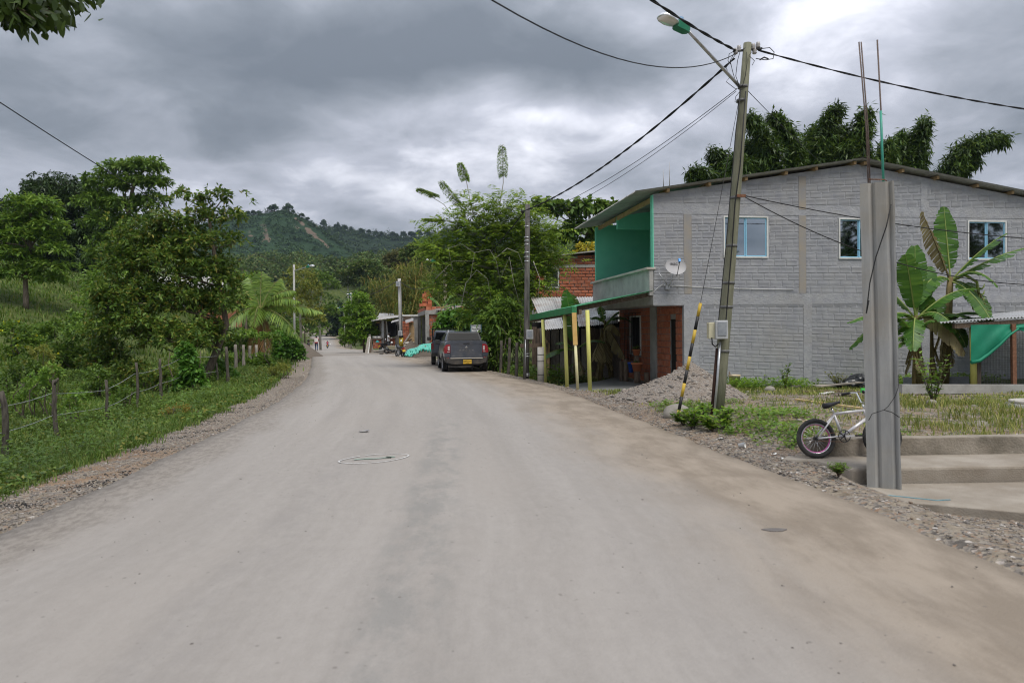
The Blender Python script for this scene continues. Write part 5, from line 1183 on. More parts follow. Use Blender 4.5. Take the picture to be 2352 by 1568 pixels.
# ------------------------------------------------------------------ pickup with a rack, parked ahead of it
jp = thing('rack_truck', 'dark pickup with a black pipe rack, half hidden ahead of the grey pickup', 'pickup truck', (-3.12, 33.4, 0), math.radians(6))
rings = []
for y, wx, tz in ((0, .97, 1), (.1, 1, 1), (3.0, 1, 1), (3.4, 1, .95), (4.3, .94, .85), (4.5, .85, .78)): rings.append([Vector((x*wx*.93, y, .45+(z-.36)*tz*.82)) for x, z in mirror_ring(prof_pts[1:-1])])
obj('body', MB().loft(rings), m_car, jp)
gh = MB(); gh.loft([[(-hx, y0, z), (hx, y0, z), (hx, y1, z), (-hx, y1, z)] for z, y0, y1, hx in ((1.15, 1.6, 3.35, .78), (1.45, 1.68, 3.1, .72), (1.68, 1.75, 2.8, .66), (1.72, 1.9, 2.7, .6))]); obj('cab', gh, m_car, jp)
obj('rear_window', MB().loft([[(-.66, 1.60, 1.22), (.66, 1.60, 1.22), (.66, 1.66, 1.22), (-.66, 1.66, 1.22)], [(-.60, 1.69, 1.6), (.60, 1.69, 1.6), (.6, 1.75, 1.6), (-.6, 1.75, 1.6)]], smooth=False), m_carglass, jp)
for s_ in (-1, 1):
    obj('tail_light', MB().box((s_*.78, -.03, .95), (.12, .06, .30)), m_tail, jp); obj('door_mirror', MB().box((s_*.98, 2.9, 1.28), (.2, .1, .18)), m_cardk, jp, bevel=.02)
    for y in (.9, 3.7): vwheel(jp, s_*.74, y, .36, .21)
    for y in (.08, .75, 1.5): obj('rack_post', MB().beam((s_*.76, y, 1.1), (s_*.76, y, 1.78), .045, .045), m_black, jp)
    for z in (1.45, 1.78): obj('rack_rail', MB().beam((s_*.76, .05, z), (s_*.76, 1.55, z), .04, .045), m_black, jp)
obj('rack_rail', MB().beam((-.78, .05, 1.80), (.78, .05, 1.80), .05, .05), m_black, jp); obj('rack_rail', MB().beam((-.78, 1.5, 1.80), (.78, 1.5, 1.80), .05, .05), m_black, jp)
obj('bumper', MB().box((0, -.08, .55), (1.6, .1, .16)), m_cardk, jp)
# ================================================================== people
def skin_mesh(name, V, E, R, sub=2, root=0):
    me = bpy.data.meshes.new(name); me.from_pydata([tuple(v) for v in V], E, []); o = bpy.data.objects.new(name, me); COL.objects.link(o)
    m = o.modifiers.new('skin', 'SKIN'); m.use_smooth_shade = True; m.branch_smoothing = .4
    for i, d in enumerate(me.skin_vertices[0].data): d.radius = R[i] if isinstance(R[i], tuple) else (R[i], R[i]); d.use_root = (i == root)
    s = o.modifiers.new('sub', 'SUBSURF'); s.levels = sub; s.render_levels = sub
    dg = bpy.context.evaluated_depsgraph_get(); dg.update(); r = bpy.data.meshes.new_from_object(o.evaluated_get(dg)); bpy.data.objects.remove(o, do_unlink=True); return r
m_skin = M('dark_skin', (.105, .052, .030), (.14, .072, .042), 6, .5); m_hair = M('black_hair', (.012, .011, .010), rough=.7)
m_eye = M('eye_white', (.6, .58, .55), rough=.3)
STAND = dict(pel=(0, 0, .93), wai=(0, 0, 1.08), che=(0, .01, 1.27), nb=(0, -.01, 1.42), nk=(0, .0, 1.49), hd=(0, .02, 1.585), ht=(0, .01, 1.665),
             shL=(-.17, 0, 1.385), elL=(-.235, -.02, 1.13), wrL=(-.25, .06, .90), shR=(.17, 0, 1.385), elR=(.235, -.02, 1.13), wrR=(.25, .06, .90),
             hiL=(-.09, 0, .89), knL=(-.10, .03, .50), anL=(-.10, -.01, .09), hiR=(.09, 0, .89), knR=(.10, .03, .50), anR=(.10, -.01, .09))
def person(label, loc, rz, pose, top_mat, leg_mat, shoe_mat, sleeve=.55, hair=True, extra_group=None):
    J = {k: Vector(v) for k, v in {**STAND, **pose}.items()}
    t = thing('person', label, 'person', loc, rz, extra_group)
    names = list(J); V = [J[n] for n in names]; ix = {n: i for i, n in enumerate(names)}
    rad = dict(pel=(.135, .10), wai=(.125, .095), che=(.15, .105), nb=.075, nk=.055, hd=(.082, .10), ht=(.066, .078), shL=.062, shR=.062, elL=.042, elR=.042, wrL=.030, wrR=.030, hiL=.085, hiR=.085, knL=.058, knR=.058, anL=.040, anR=.040)
    R = [rad[n] for n in names]
    E = [(ix[a], ix[b]) for a, b in (('pel', 'wai'), ('wai', 'che'), ('che', 'nb'), ('nb', 'nk'), ('nk', 'hd'), ('hd', 'ht'), ('nb', 'shL'), ('shL', 'elL'), ('elL', 'wrL'), ('nb', 'shR'), ('shR', 'elR'), ('elR', 'wrR'), ('pel', 'hiL'), ('hiL', 'knL'), ('knL', 'anL'), ('pel', 'hiR'), ('hiR', 'knR'), ('knR', 'anR'))]
    def addv(p, r, par): V.append(Vector(p)); R.append(r); E.append((par, len(V)-1)); return len(V)-1
    for s_ in 'LR':
        w = J['wr'+s_]; d = (w-J['el'+s_]).normalized(); sd = d.orthogonal().normalized(); up_ = d.cross(sd); pm = addv(w+d*.06, (.036, .018), ix['wr'+s_])
        for k in range(4):
            o_ = sd*(-.027+.018*k); l = (.065, .078, .072, .055)[k]; a = addv(w+d*.095+o_, .0095, pm); addv(w+d*(.095+l*.9)+o_*1.2+up_*.018, .008, a)
        a = addv(w+d*.045+sd*-.045+up_*.01, .011, pm); addv(w+d*.085+sd*-.06+up_*.025, .009, a)
        an = J['an'+s_]; addv(an+Vector((0, .15, -.045)), (.045, .03), ix['an'+s_])
    h = J['hd']; addv(h+Vector((0, .105, -.012)), .016, ix['hd'])
    obj('body', skin_mesh('body', V, E, R), m_skin, t)
    def cloth(nm, keys, edges, grow, mat, cut={}):
        k2 = list(keys); vv = [J[k] if k not in cut else J[cut[k][0]].lerp(J[cut[k][1]], cut[k][2]) for k in k2]
        rr = []
        for k in k2:
            b = k if k not in cut else cut[k][0]; q = rad[b]; rr.append(tuple(x+grow for x in q) if isinstance(q, tuple) else q+grow)
        ee = [(k2.index(a), k2.index(b)) for a, b in edges]; return obj(nm, skin_mesh(nm, vv, ee, rr), mat, t)
    cloth('shirt', ['wai', 'pel', 'che', 'nb', 'shL', 'eL', 'shR', 'eR'], [('wai', 'pel'), ('wai', 'che'), ('che', 'nb'), ('nb', 'shL'), ('shL', 'eL'), ('nb', 'shR'), ('shR', 'eR')], .016, top_mat, {'eL': ('shL', 'elL', sleeve), 'eR': ('shR', 'elR', sleeve)})
    cloth('trousers', ['pel', 'hiL', 'knL', 'aL', 'hiR', 'knR', 'aR'], [('pel', 'hiL'), ('hiL', 'knL'), ('knL', 'aL'), ('pel', 'hiR'), ('hiR', 'knR'), ('knR', 'aR')], .014, leg_mat, {'aL': ('anL', 'knL', .08), 'aR': ('anR', 'knR', .08)})
    for s_ in 'LR':
        an = J['an'+s_]; obj('shoe', MB().loft([[(an.x+w_*math.cos(a), an.y+y, max(0, an.z-.09)+.045+hh*math.sin(a)) for a in [2*math.pi*i/10 for i in range(10)]] for y, w_, hh in ((-.08, .02, .02), (-.06, .042, .045), (.04, .046, .045), (.14, .05, .036), (.19, .025, .02))]), shoe_mat, t)
    if hair:
        mb = MB(); mb.lathe([(.001, .115), (.05, .10), (.082, .055), (.092, .0), (.088, -.05)], 16, c=h+Vector((0, -.012, .0))); obj('hair', mb, m_hair, t)
    for s_ in (-1, 1):
        obj('ear', MB().box(h+Vector((s_*.085, .0, -.01)), (.015, .03, .05)), m_skin, t)
        obj('eye', MB().box(h+Vector((s_*.032, .092, .012)), (.022, .012, .012)), m_eye, t)
    return t
m_shirtw = M('pale_shirt', (.52, .52, .54), (.62, .62, .63), 14, .8); m_dkpants = M('dark_trousers', (.035, .038, .045), (.06, .062, .07), 8, .85); m_jeans = M('blue_jeans', (.035, .065, .14), (.06, .10, .19), 8, .85)
m_redsh = M('red_shirt', (.30, .025, .05), (.38, .05, .08), 9, .8); m_shoe = M('dark_shoes', (.03, .028, .026), rough=.7)
MP = at(892.5, 811, 55.5); MP.z = gz1(MP.x, MP.y) if float(redge(MP.y)) < MP.x else float(prof(MP.y))+.02
person('man in pale checked shirt and dark trousers standing with hands raised by the wheelbarrow', MP, math.radians(-85), dict(elR=(.22, .10, 1.16), wrR=(.16, .33, 1.20), elL=(-.22, .08, 1.14), wrL=(-.14, .32, 1.18), hd=(0, .05, 1.58), ht=(0, .03, 1.66), anL=(-.11, .08, .09), anR=(.10, -.1, .09)), m_shirtw, m_dkpants, m_shoe)
WP = at(727, 806, 78); WP.z = float(prof(78))+.02
wk = person('person in red and white shirt and jeans walking away with a white backpack sprayer', WP, math.radians(12), dict(elL=(-.28, -.02, 1.12), wrL=(-.27, .08, .90), elR=(.28, 0, 1.10), wrR=(.33, .08, .86), knL=(-.10, .10, .50), anL=(-.10, .14, .10), knR=(.10, -.02, .50), anR=(.10, -.20, .12)), m_redsh, m_jeans, m_shoe)
sp = thing('backpack_sprayer', 'white tank sprayer with red base carried on the walker\'s back', 'sprayer', WP, math.radians(12))
mb = MB(); mb.loft([[(x, y, z) for x, y in ((-w_, -.30), (w_, -.30), (w_, -.13), (-w_, -.13))] for z, w_ in ((1.0, .19), (1.06, .205), (1.38, .20), (1.43, .16))], smooth=False); obj('tank', mb, M('white_tank', (.70, .70, .68), (.76, .76, .74), 5, .4), sp, bevel=.02)
obj('base', MB().box((0, -.215, .96), (.38, .17, .09)), m_red, sp); obj('printed_mark', MB().box((-.02, -.305, 1.25), (.06, .006, .07)), m_red, sp)
obj('lance', MB().tube([(.36, .10, .92), (.40, .12, .60), (.42, .16, .12)], .011, 6), m_black, sp); obj('pump_handle', MB().tube([(-.2, -.2, .98), (-.30, 0, .92), (-.28, .12, .86)], .012, 6), m_black, sp)
for s_ in (-1, 1): obj('strap', MB().tube([(s_*.1, -.14, 1.38), (s_*.11, -.03, 1.46), (s_*.12, .11, 1.38), (s_*.14, .1, 1.15), (s_*.15, -.12, 1.05)], .02, 6), m_red, sp)
HPn = Vector((SP.x-.75, 52.6, gz1(SP.x-.75, 52.6)-.42))
person('dark-clothed person half hidden behind the sand heap', HPn, math.radians(-60), {}, m_dkpants, m_dkpants, m_shoe)
# ================================================================== motorcycles
def motorcycle(label, loc, rz, col, lean=8, steer=0):
    t = thing('motorcycle', label, 'motorcycle', loc, rz, 'motorcycles'); t.rotation_euler = (0, math.radians(lean), rz)
    body = M('motorcycle_paint_'+str(len(bpy.data.materials)), col, tuple(min(1, c*1.3+.01) for c in col), 5, .3, coat=.3)
    for y in (0, 1.24):
        w = obj('wheel', MB().torus((0, y, .30), (1, 0, 0), .255, .052, 26, 8), m_tyre, t); obj('rim', MB().torus((0, y, .30), (1, 0, 0), .20, .018, 22, 6), m_black, w); obj('hub', MB().cyl((-.07, y, .30), (.07, y, .30), .06, n=10), m_steel, w)
        sp_k = MB()
        for i in range(5): a = 2*math.pi*i/5; sp_k.beam((0, y, .30), (0, y+.2*math.cos(a), .30+.2*math.sin(a)), .03, .02, up=(1, 0, 0))
        obj('spokes', sp_k, m_black, w)
    fr = MB(); fr.tube([(0, .95, .80), (0, .85, .45), (0, .5, .35), (0, .35, .62)], .028, 8); fr.tube([(0, .35, .62), (0, .92, .82)], .03, 8)
    for s_ in (-1, 1): fr.tube([(s_*.09, 0, .30), (s_*.07, .5, .36)], .022, 8); fr.tube([(s_*.11, .02, .33), (s_*.12, .16, .68)], .028, 8)
    obj('frame', fr, m_black, t)
    fk = MB()
    for s_ in (-1, 1): fk.tube([(s_*.085, 1.24, .30), (s_*.085, .98, .95)], .024, 8)
    obj('fork', fk, m_steel, t)
    obj('engine', MB().box((0, .62, .42), (.24, .34, .28)), m_steel, t, bevel=.04)
    obj('tank', MB().loft([[(w_*math.cos(a), y, z+h_*math.sin(a)) for a in [2*math.pi*i/12 for i in range(12)]] for y, w_, h_, z in ((.50, .08, .07, .78), (.58, .13, .11, .80), (.75, .15, .12, .82), (.90, .11, .09, .83), (.96, .04, .04, .83))]), body, t)
    obj('saddle', MB().loft([[(w_*math.cos(a), y, z+h_*math.sin(a)) for a in [2*math.pi*i/12 for i in range(12)]] for y, w_, h_, z in ((-.22, .06, .03, .82), (-.15, .10, .05, .81), (.15, .12, .055, .78), (.45, .11, .05, .77), (.55, .06, .03, .79))]), m_black, t)
    obj('tail', MB().loft([[(w_*x, y, z+h_*q) for x, q in ((-1, -1), (1, -1), (.8, 1), (-.8, 1))] for y, w_, h_, z in ((-.34, .06, .04, .77), (-.1, .11, .07, .72), (.3, .10, .07, .68))], smooth=False), body, t)
    obj('mudguard', MB().loft([[(x, .0+.31*math.cos(a), .30+.31*math.sin(a)) for x in (-.07, .07)]+[(x, .325*math.cos(a), .30+.325*math.sin(a)) for x in (.07, -.07)] for a in [math.radians(q) for q in (60, 90, 120, 150, 175)]]), m_black, t)
    obj('tail_light', MB().box((0, -.36, .75), (.14, .05, .08)), m_red, t); obj('number_plate', MB().box((0, -.355, .60), (.20, .01, .15), Matrix.Rotation(math.radians(-15), 3, 'X')), m_plate, t)
    hb = MB(); hb.tube([(-.36, .86, 1.02), (-.25, .90, 1.04), (-.08, .96, .98), (.08, .96, .98), (.25, .90, 1.04), (.36, .86, 1.02)], .014, 8); obj('handlebar', hb, m_black, t)
    obj('headlamp', MB().lathe([(.001, -.08), (.07, -.06), (.09, .02), (.08, .05), (.001, .05)], 14, c=(0, 1.06, .92), axis='y'), m_black, t)
    for s_ in (-1, 1):
        mr_ = obj('rear_mirror', MB().lathe([(.001, -.012), (.05, -.01), (.065, 0), (.06, .02), (.001, .03)], 16, c=(s_*.34, .90, 1.20), axis='y'), M('mirror_face', (.8, .8, .8), rough=.15) if 'mirror_face' not in bpy.data.materials else bpy.data.materials['mirror_face'], t); obj('stalk', MB().tube([(s_*.25, .91, 1.04), (s_*.33, .92, 1.19)], .008, 5), m_black, mr_)
        obj('indicator', MB().box((s_*.14, -.28, .72), (.06, .04, .04)), m_clay, t)
    obj('exhaust', MB().tube([(.12, .6, .28), (.15, .25, .27), (.17, -.2, .36)], [.025, .03, .05], 10), m_steel, t)
    obj('stand', MB().tube([(-.08, .55, .3), (-.25, .50, .02)], .014, 6), m_steel, t)
    return t
b = at(927, 817, 46.5); b.z = gz1(b.x, b.y)
motorcycle('black motorcycle parked beside the green tarpaulin, seen from behind', (b.x, b.y, b.z+.0), math.radians(28), (.02, .02, .022), -9)
b = at(879, 806.5, 57.5); b.z = max(gz1(b.x, b.y), float(prof(b.y)))
motorcycle('black motorcycle with orange plate parked behind the man in the pale shirt', b, math.radians(-32), (.018, .018, .02), -8)
b = at(752, 800.5, 137); b.z = float(prof(137))+.02
motorcycle('small red motorcycle riding away down the far road', b, math.radians(14), (.30, .02, .03), 0)
person('rider in a red shirt on the far motorcycle', (b.x-.0, b.y+.12, b.z-.10), math.radians(14), dict(pel=(0, .1, .93), wai=(0, .12, 1.06), che=(0, .2, 1.24), nb=(0, .22, 1.38), nk=(0, .25, 1.44), hd=(0, .29, 1.53), ht=(0, .28, 1.61), shL=(-.17, .22, 1.34), shR=(.17, .22, 1.34), elL=(-.28, .42, 1.16), wrL=(-.32, .66, 1.10), elR=(.28, .42, 1.16), wrR=(.32, .66, 1.10), hiL=(-.10, .12, .90), knL=(-.19, .48, .72), anL=(-.17, .30, .40), hiR=(.10, .12, .90), knR=(.19, .48, .72), anR=(.17, .30, .40)), m_redsh, m_dkpants, m_shoe)
bagp = Vector((b.x+.45, b.y+.3, b.z+.62)); o = obj('carrier_bag', MB().loft([[(w_*math.cos(a), w_*.6*math.sin(a), z) for a in [2*math.pi*i/10 for i in range(10)]] for z, w_ in ((0, .05), (.04, .15), (.2, .17), (.34, .10), (.42, .03))]), m_white); o.location = bagp; tag(o, 'white plastic bag hanging from the far motorcycle', 'bag')
# ================================================================== shacks and the unfinished house
hd_ = Vector((-2.3, 11.6, 0)).normalized()
NC = at(982, 794, 52); NC.z = .42
uh = thing('unfinished_house', 'unfinished concrete frame house with red brick infill behind the green tarpaulin', 'house', NC)
uang = math.atan2(-hd_.x, hd_.y)
def ul(x, y, z=0):
    return Vector((x*math.cos(uang)-y*math.sin(uang), x*math.sin(uang)+y*math.cos(uang), z))
def ubox(name, x0, x1, y0, y1, z0, z1, mat, par=uh):
    me = MB().bbox(x0, x1, y0, y1, z0, z1).mesh(name); me.transform(Matrix.Rotation(uang, 4, 'Z')); return obj(name, me, mat, par)
for (x, y) in ((0, 0), (0, 9.6), (2.9, 0), (2.9, 9.6)): ubox('column', x-.14, x+.14, y-.14, y+.14, -.3, 2.52, m_conc)
ubox('ring_beam', -.15, 3.05, -.15, .145, 2.52, 2.82, m_conc); ubox('ring_beam', -.151, .14, .145, 9.75, 2.52, 2.82, m_conc); ubox('ring_beam', 2.76, 3.05, .145, 9.75, 2.521, 2.82, m_conc)
ubox('floor_slab', -.14, 3.04, -.14, 9.74, 2.6, 2.80, m_conc); ubox('back_wall', .2, 2.75, 9.3, 9.45, -.3, 2.52, m_conc); ubox('inner_wall', 2.5, 2.6, .2, 9.3, -.3, 2.52, m_conc)
ubox('infill_backing', .15, 2.75, .03, .13, -.3, 2.52, m_mortarpale)
brick_wall(uh, ul(.15, .0), uang, 2.6, -.2, 2.52, m_brickred, 110, L=.42, H=.27, gap=.045, D=.06, seed=21, jit=.01)
brick_wall(uh, ul(-.12, -.10, 2.82), uang, 3.1, 0, .29, m_brickred, 20, L=.42, H=.29, gap=.03, D=.2, seed=22)
brick_wall(uh, ul(-.12, 9.7, 2.82), uang-math.pi/2, 9.6, 0, .29, m_brickred, 40, L=.42, H=.29, gap=.03, D=.2, seed=23, extra='parapet_brickwork')
for (x, y, h) in ((0, 9.6, .9), (.1, 9.5, .7), (0, 4.8, .8), (.05, .05, .75), (-.05, -.05, .8)):
    me = MB().tube([(x, y, 2.8), (x+.03, y, 2.8+h)], .014, 6).mesh('starter_bar'); me.transform(Matrix.Rotation(uang, 4, 'Z')); obj('starter_bar', me, m_rust, uh)
# stack of hollow bricks on the beam
stk = thing('brick_stack', 'tall stack of hollow red bricks on top of the unfinished house', 'brick stack', NC+ul(.0, .12, 3.12))
def hollow_brick():
    mb = MB(); w, d, h = .38, .28, .19; mb.bbox(-w/2, w/2, -d/2+.006, d/2, 0, h)
    for i in range(3):
        for j in range(2): mb.bbox(-w/2+.03+i*.115, -w/2+.03+i*.115+.0, -d/2, -d/2+.006, 0, h) if False else None
    t_ = .018
    for k in range(4): x = -w/2+t_/2+k*(w-t_)/3; mb.bbox(x-t_/2, x+t_/2, -d/2-.02, -d/2+.006, 0, h)
    for k in range(3): z = t_/2+k*(h-t_)/2; mb.bbox(-w/2, w/2, -d/2-.0195, -d/2+.0055, z-t_/2, z+t_/2)
    return mb.mesh('brick')
hbm = hollow_brick(); hbm.materials.append(M('bright_red_clay', (.46, .13, .065), (.54, .18, .09), 5, .8))
rr = random.Random(4)
for lay in range(6):
    for k in range(2 if lay < 5 else 1):
        o = bpy.data.objects.new('brick', hbm); link(o, stk); ang = uang+(0 if (lay+k) % 2 else math.pi/2)+rr.uniform(-.06, .06); o.location = ul((-.18+.37*k) if lay < 5 else 0, rr.uniform(-.04, .04), lay*.192); o.rotation_euler = (0, 0, ang)
for k in range(3):
    o = bpy.data.objects.new('brick', hbm); link(o, stk); o.location = ul(-.42+.0*k, .25*k, .0); o.rotation_euler = (0, 0, uang+math.pi/2)
# side awning
aw = thing('awning', 'rusty sheet awning on the right side of the unfinished house', 'awning', at(1015, 794, 50.5))
obj('roof_sheet', corrugated(at(991, 713, 49), at(1052, 711, 46.5), at(1012, 706, 54), at(1062, 701, 53), 14, .025), M('brown_sheet', (.15, .12, .10), (.24, .20, .17), 2, .8), aw, world=True)
for (px, Y) in ((1007, 49.2), (1035, 47.2)): obj('post', MB().beam(at(px, 800, Y), at(px, 713, Y), .07, .07), m_timberdk, aw, world=True)
o = obj('notice', MB().box((0, 0, 0), (.34, .03, .28)), m_plate); o.location = at(1004, 763, 48.9); tag(o, 'small yellow notice hanging on the awning post', 'notice')
for k in range(2): obj('print_line', MB().box((0, -.018, .05-.1*k), (.22, .006, .045)), m_ink, o)
# workshop between: column, boards, brick recess, sheet canopy
ws = thing('workshop', 'open brick workshop with concrete column and white canopy beside the pale pole', 'workshop', at(938, 795, 60))
def wb(name, px0, px1, py0, py1, Y0, Y1, mat, par=None):
    a = at(px0, py1, Y0); c = at(px1, py0, Y0); return obj(name, MB().bbox(a.x, c.x, Y0, Y1, a.z, c.z), mat, par or ws, world=True)
wb('column', 950.5, 959, 726, 797, 58, 58.5, m_conc); wb('back_wall', 923, 950, 728, 797, 61.1, 61.25, m_mortardk)
a = at(923.5, 797, 61)
brick_wall(ws, a-ws.location, 0, 26/1568*61, .0, 2.35, m_brickred, 60, L=.42, H=.26, gap=.03, D=.09, seed=31)
wb('white_bar', 924.5, 960, 722.5, 726, 57.8, 58.0, m_white); wb('lattice', 927, 943, 726, 735, 61, 61.05, m_timberdk)
obj('canopy_sheet', corrugated(at(932, 742, 57), at(950, 736, 57), at(931, 735, 60), at(950, 731, 60), 8, .03), m_zincold, ws, world=True); wb('canopy_beam', 939, 950, 739.5, 742.5, 57.2, 57.4, m_timber)
for k, px in enumerate((943.5, 945.5, 947.8, 949.6)): obj('board', MB().beam(at(px+.8, 798, 57.5), at(px, 742+3*(k % 2), 58.1), .26, .04, up=(0, 1, 0)), [m_timber, m_timbergr, m_timber, m_timbergr][k], ws, world=True)
for k, (x0, y0, x1, y1) in enumerate(((926, 791, 943, 765), (929, 793, 944, 770), (932, 795, 945, 778))):
    A0 = at(x0, y0, 56.5+.2*k); o = obj('plank', MB().beam((0, 0, 0), at(x1, y1, 57+.2*k)-A0, .2, .05), [m_timbergr, m_timber, m_timberdk][k]); o.location = A0; tag(o, ['grey plank leaning in the workshop, foremost of three', 'tan plank leaning in the workshop, middle of three', 'dark plank leaning in the workshop, rearmost of three'][k], 'plank', 'planks leaning in the workshop')
sk = thing('sack_pile', 'pile of pale cement sacks in front of the workshop', 'sack pile', at(941, 797, 55.5))
for k, (px, py) in enumerate(((935, 794), (941, 793), (946, 793), (938, 788), (944, 787))):
    obj('sack', MB().loft([[(w_*math.cos(a), y, .11*(w_/.3)*math.sin(a)) for a in [2*math.pi*i/12 for i in range(12)]] for y, w_ in ((-.32, .08), (-.26, .26), (0, .30), (.26, .26), (.32, .08))]), M('sack_paper', (.50, .47, .42), (.60, .57, .52), 4, .9) if k == 0 else bpy.data.materials['sack_paper'], sk, loc=at(px, py, 55.6)-sk.location)
# white-walled stall with dark screen, zinc roof and brick counter
sh = thing('roadside_stall', 'low roadside stall with sloping zinc roof, dark screen and brick counter', 'stall', at(885, 800, 62))
obj('roof_sheet', corrugated(at(853, 737, 58.5), at(921, 727, 58.5), at(868, 727, 66), at(930, 722, 66), 22, .03), m_zincold, sh, world=True); obj('roof_sheet', corrugated(at(898, 741, 56.5), at(920, 735, 56.5), at(905, 733, 60.5), at(922, 729, 60.5), 8, .03), m_zincold, sh, world=True)
obj('upper_roof_sheet', corrugated(at(868, 727, 66.3), at(905, 727, 66.3), at(872, 719, 69), at(905, 720, 69), 12, .03), m_zincold, sh, world=True)
w_ = lambda *k: wb(*k, sh)
w_('dark_screen', 887, 908.5, 737, 773, 61, 61.08, M('black_shade_net', (.035, .036, .038), (.05, .05, .052), 9, .9)); w_('end_wall', 908.5, 919, 733, 797, 61.5, 61.65, m_white); w_('dark_opening', 909.8, 911.6, 746, 778, 61.44, 61.49, m_dark); w_('dark_opening', 914, 916.5, 745, 785, 61.44, 61.49, m_dark)
w_('grey_dado', 908.4, 919.1, 770, 797, 61.40, 61.49, m_conc); w_('beam', 863, 886, 738, 743, 60, 60.15, m_timber); w_('back_wall', 853, 887, 737, 800, 64.5, 64.6, m_dark)
for px in (873.5, 884): w_('post', px-.8, px+.8, 735, 800, 60, 60.2, m_timbergr)
obj('metal_post', MB().beam(at(879, 800, 59.5), at(879.3, 736, 59.5), .2, .12), m_zinc, sh, world=True)
for k in range(8): w_('shelf_slat', 875.5, 885.5, 744+3.6*k, 745.2+3.6*k, 60.3, 60.5, m_white)
for (x0, x1, y0, y1, Y) in ((857, 876, 778, 800, 59), (881, 908, 776, 800, 60.4)): w_('counter', x0, x1, y0, y1, Y, Y+.5, m_mortardk)
brick_wall(sh, at(857, 800, 58.95)-sh.location, 0, 19/1568*59, 0, .82, m_brickred, 20, L=.3, H=.16, gap=.02, D=.05, seed=41); brick_wall(sh, at(881, 800, 60.35)-sh.location, 0, 27/1568*60.4, 0, .9, m_brickred, 24, L=.3, H=.2, gap=.03, D=.05, seed=42)
w_('counter_top', 855.5, 877, 776.6, 778, 58.8, 59.6, m_timbergr); w_('counter_top', 880, 909, 774.5, 776, 60.2, 61, m_conc2)
obj('striped_post', MB().beam(at(890, 772, 60), at(887.5, 737, 60), .10, .10), m_white, sh, world=True)
cc = thing('crockery_group', 'white cups and pans standing on the stall counter', 'crockery', at(866, 776.6, 59.1))
for k, px in enumerate((858, 862, 866.5, 870.5, 874)):
    obj('cup', MB().lathe([(.001, 0), (.09, 0), (.11+.02*(k % 2), .16), (.10, .17), (.08, .03), (.001, .03)], 12), m_white if k % 2 else m_steel, cc, loc=at(px, 776.6, 59.1)-cc.location)
for k, (x0, y0, x1, y1, m_) in enumerate(((840, 803, 847, 775, m_timbergr), (844, 804, 848.5, 774, m_white), (849, 803, 853, 778, m_timberdk), (856, 803, 849, 768, m_timbergr))):
    A0 = at(x0, y0, 57.5+.3*k); A0.z = gz1(A0.x, A0.y); o = obj('plank', MB().beam((0, 0, 0), at(x1, y1, 58.4+.3*k)-A0, .2, .04, up=(0, 1, 0)), m_); o.location = A0; tag(o, ['grey plank leaning against the leafy tree by the stall', 'white painted plank leaning by the leafy tree', 'dark plank leaning behind the white painted plank', 'thin pole-like plank leaning over the stall counter end'][k], 'plank', 'planks leaning beside the stall')
# wheelbarrow
wpos = at(905.5, 811, 54); wpos.z = max(gz1(wpos.x, wpos.y), float(prof(54)))+.01; wbw = thing('wheelbarrow', 'pale yellow wheelbarrow standing beside the man in the pale shirt', 'wheelbarrow', wpos, math.radians(80))
mb = MB(); mb.loft([[(x*k, y*k2+.0, z) for x, y in ((-.30, -.42), (.30, -.42), (.30, .50), (-.30, .50))] for z, k, k2 in ((.36, .6, .62), (.62, 1.0, 1.0), (.64, 1.04, 1.03))], smooth=False); obj('tray', mb, M('cream_enamel', (.52, .48, .32), (.58, .54, .38), 5, .5, dirt=(.3, .28, .24)), wbw)
fr = MB()
for s_ in (-1, 1): fr.tube([(s_*.26, -.85, .55), (s_*.22, -.2, .36), (s_*.06, .62, .20)], .02, 6); fr.tube([(s_*.22, -.3, .38), (s_*.25, -.36, .02)], .018, 6)
obj('frame', fr, m_steel, wbw); obj('wheel', MB().torus((0, .62, .19), (1, 0, 0), .15, .045, 20, 8), m_tyre, wbw)
bpz = at(876, 807, 52.5); bpz.z = float(prof(52.5))+.02; o = obj('bucket', MB().lathe([(.001, 0), (.15, 0), (.18, .34), (.19, .34), (.185, .355), (.16, .34), (.14, .03), (.001, .03)], 18), M('grey_plastic', (.40, .40, .39), (.48, .48, .47), 5, .6)); o.location = bpz; tag(o, 'grey plastic bucket on the unmade strip of road', 'bucket')
def cap_obj():
    P = at(866.8, 785, 57); t = thing('hat', 'teal cap hanging on a stick by the stall', 'hat', P); mb = MB(); mb.lathe([(.001, .14), (.07, .12), (.11, .05), (.12, 0), (.2, -.03), (.19, -.045), (.11, -.02)], 16); obj('crown_and_brim', mb, M('teal_cloth', (.03, .25, .25), rough=.8), t); obj('stick', MB().tube([(0, 0, .1), (.05, .05, -.5)], .02, 5), m_timber, t)
cap_obj()
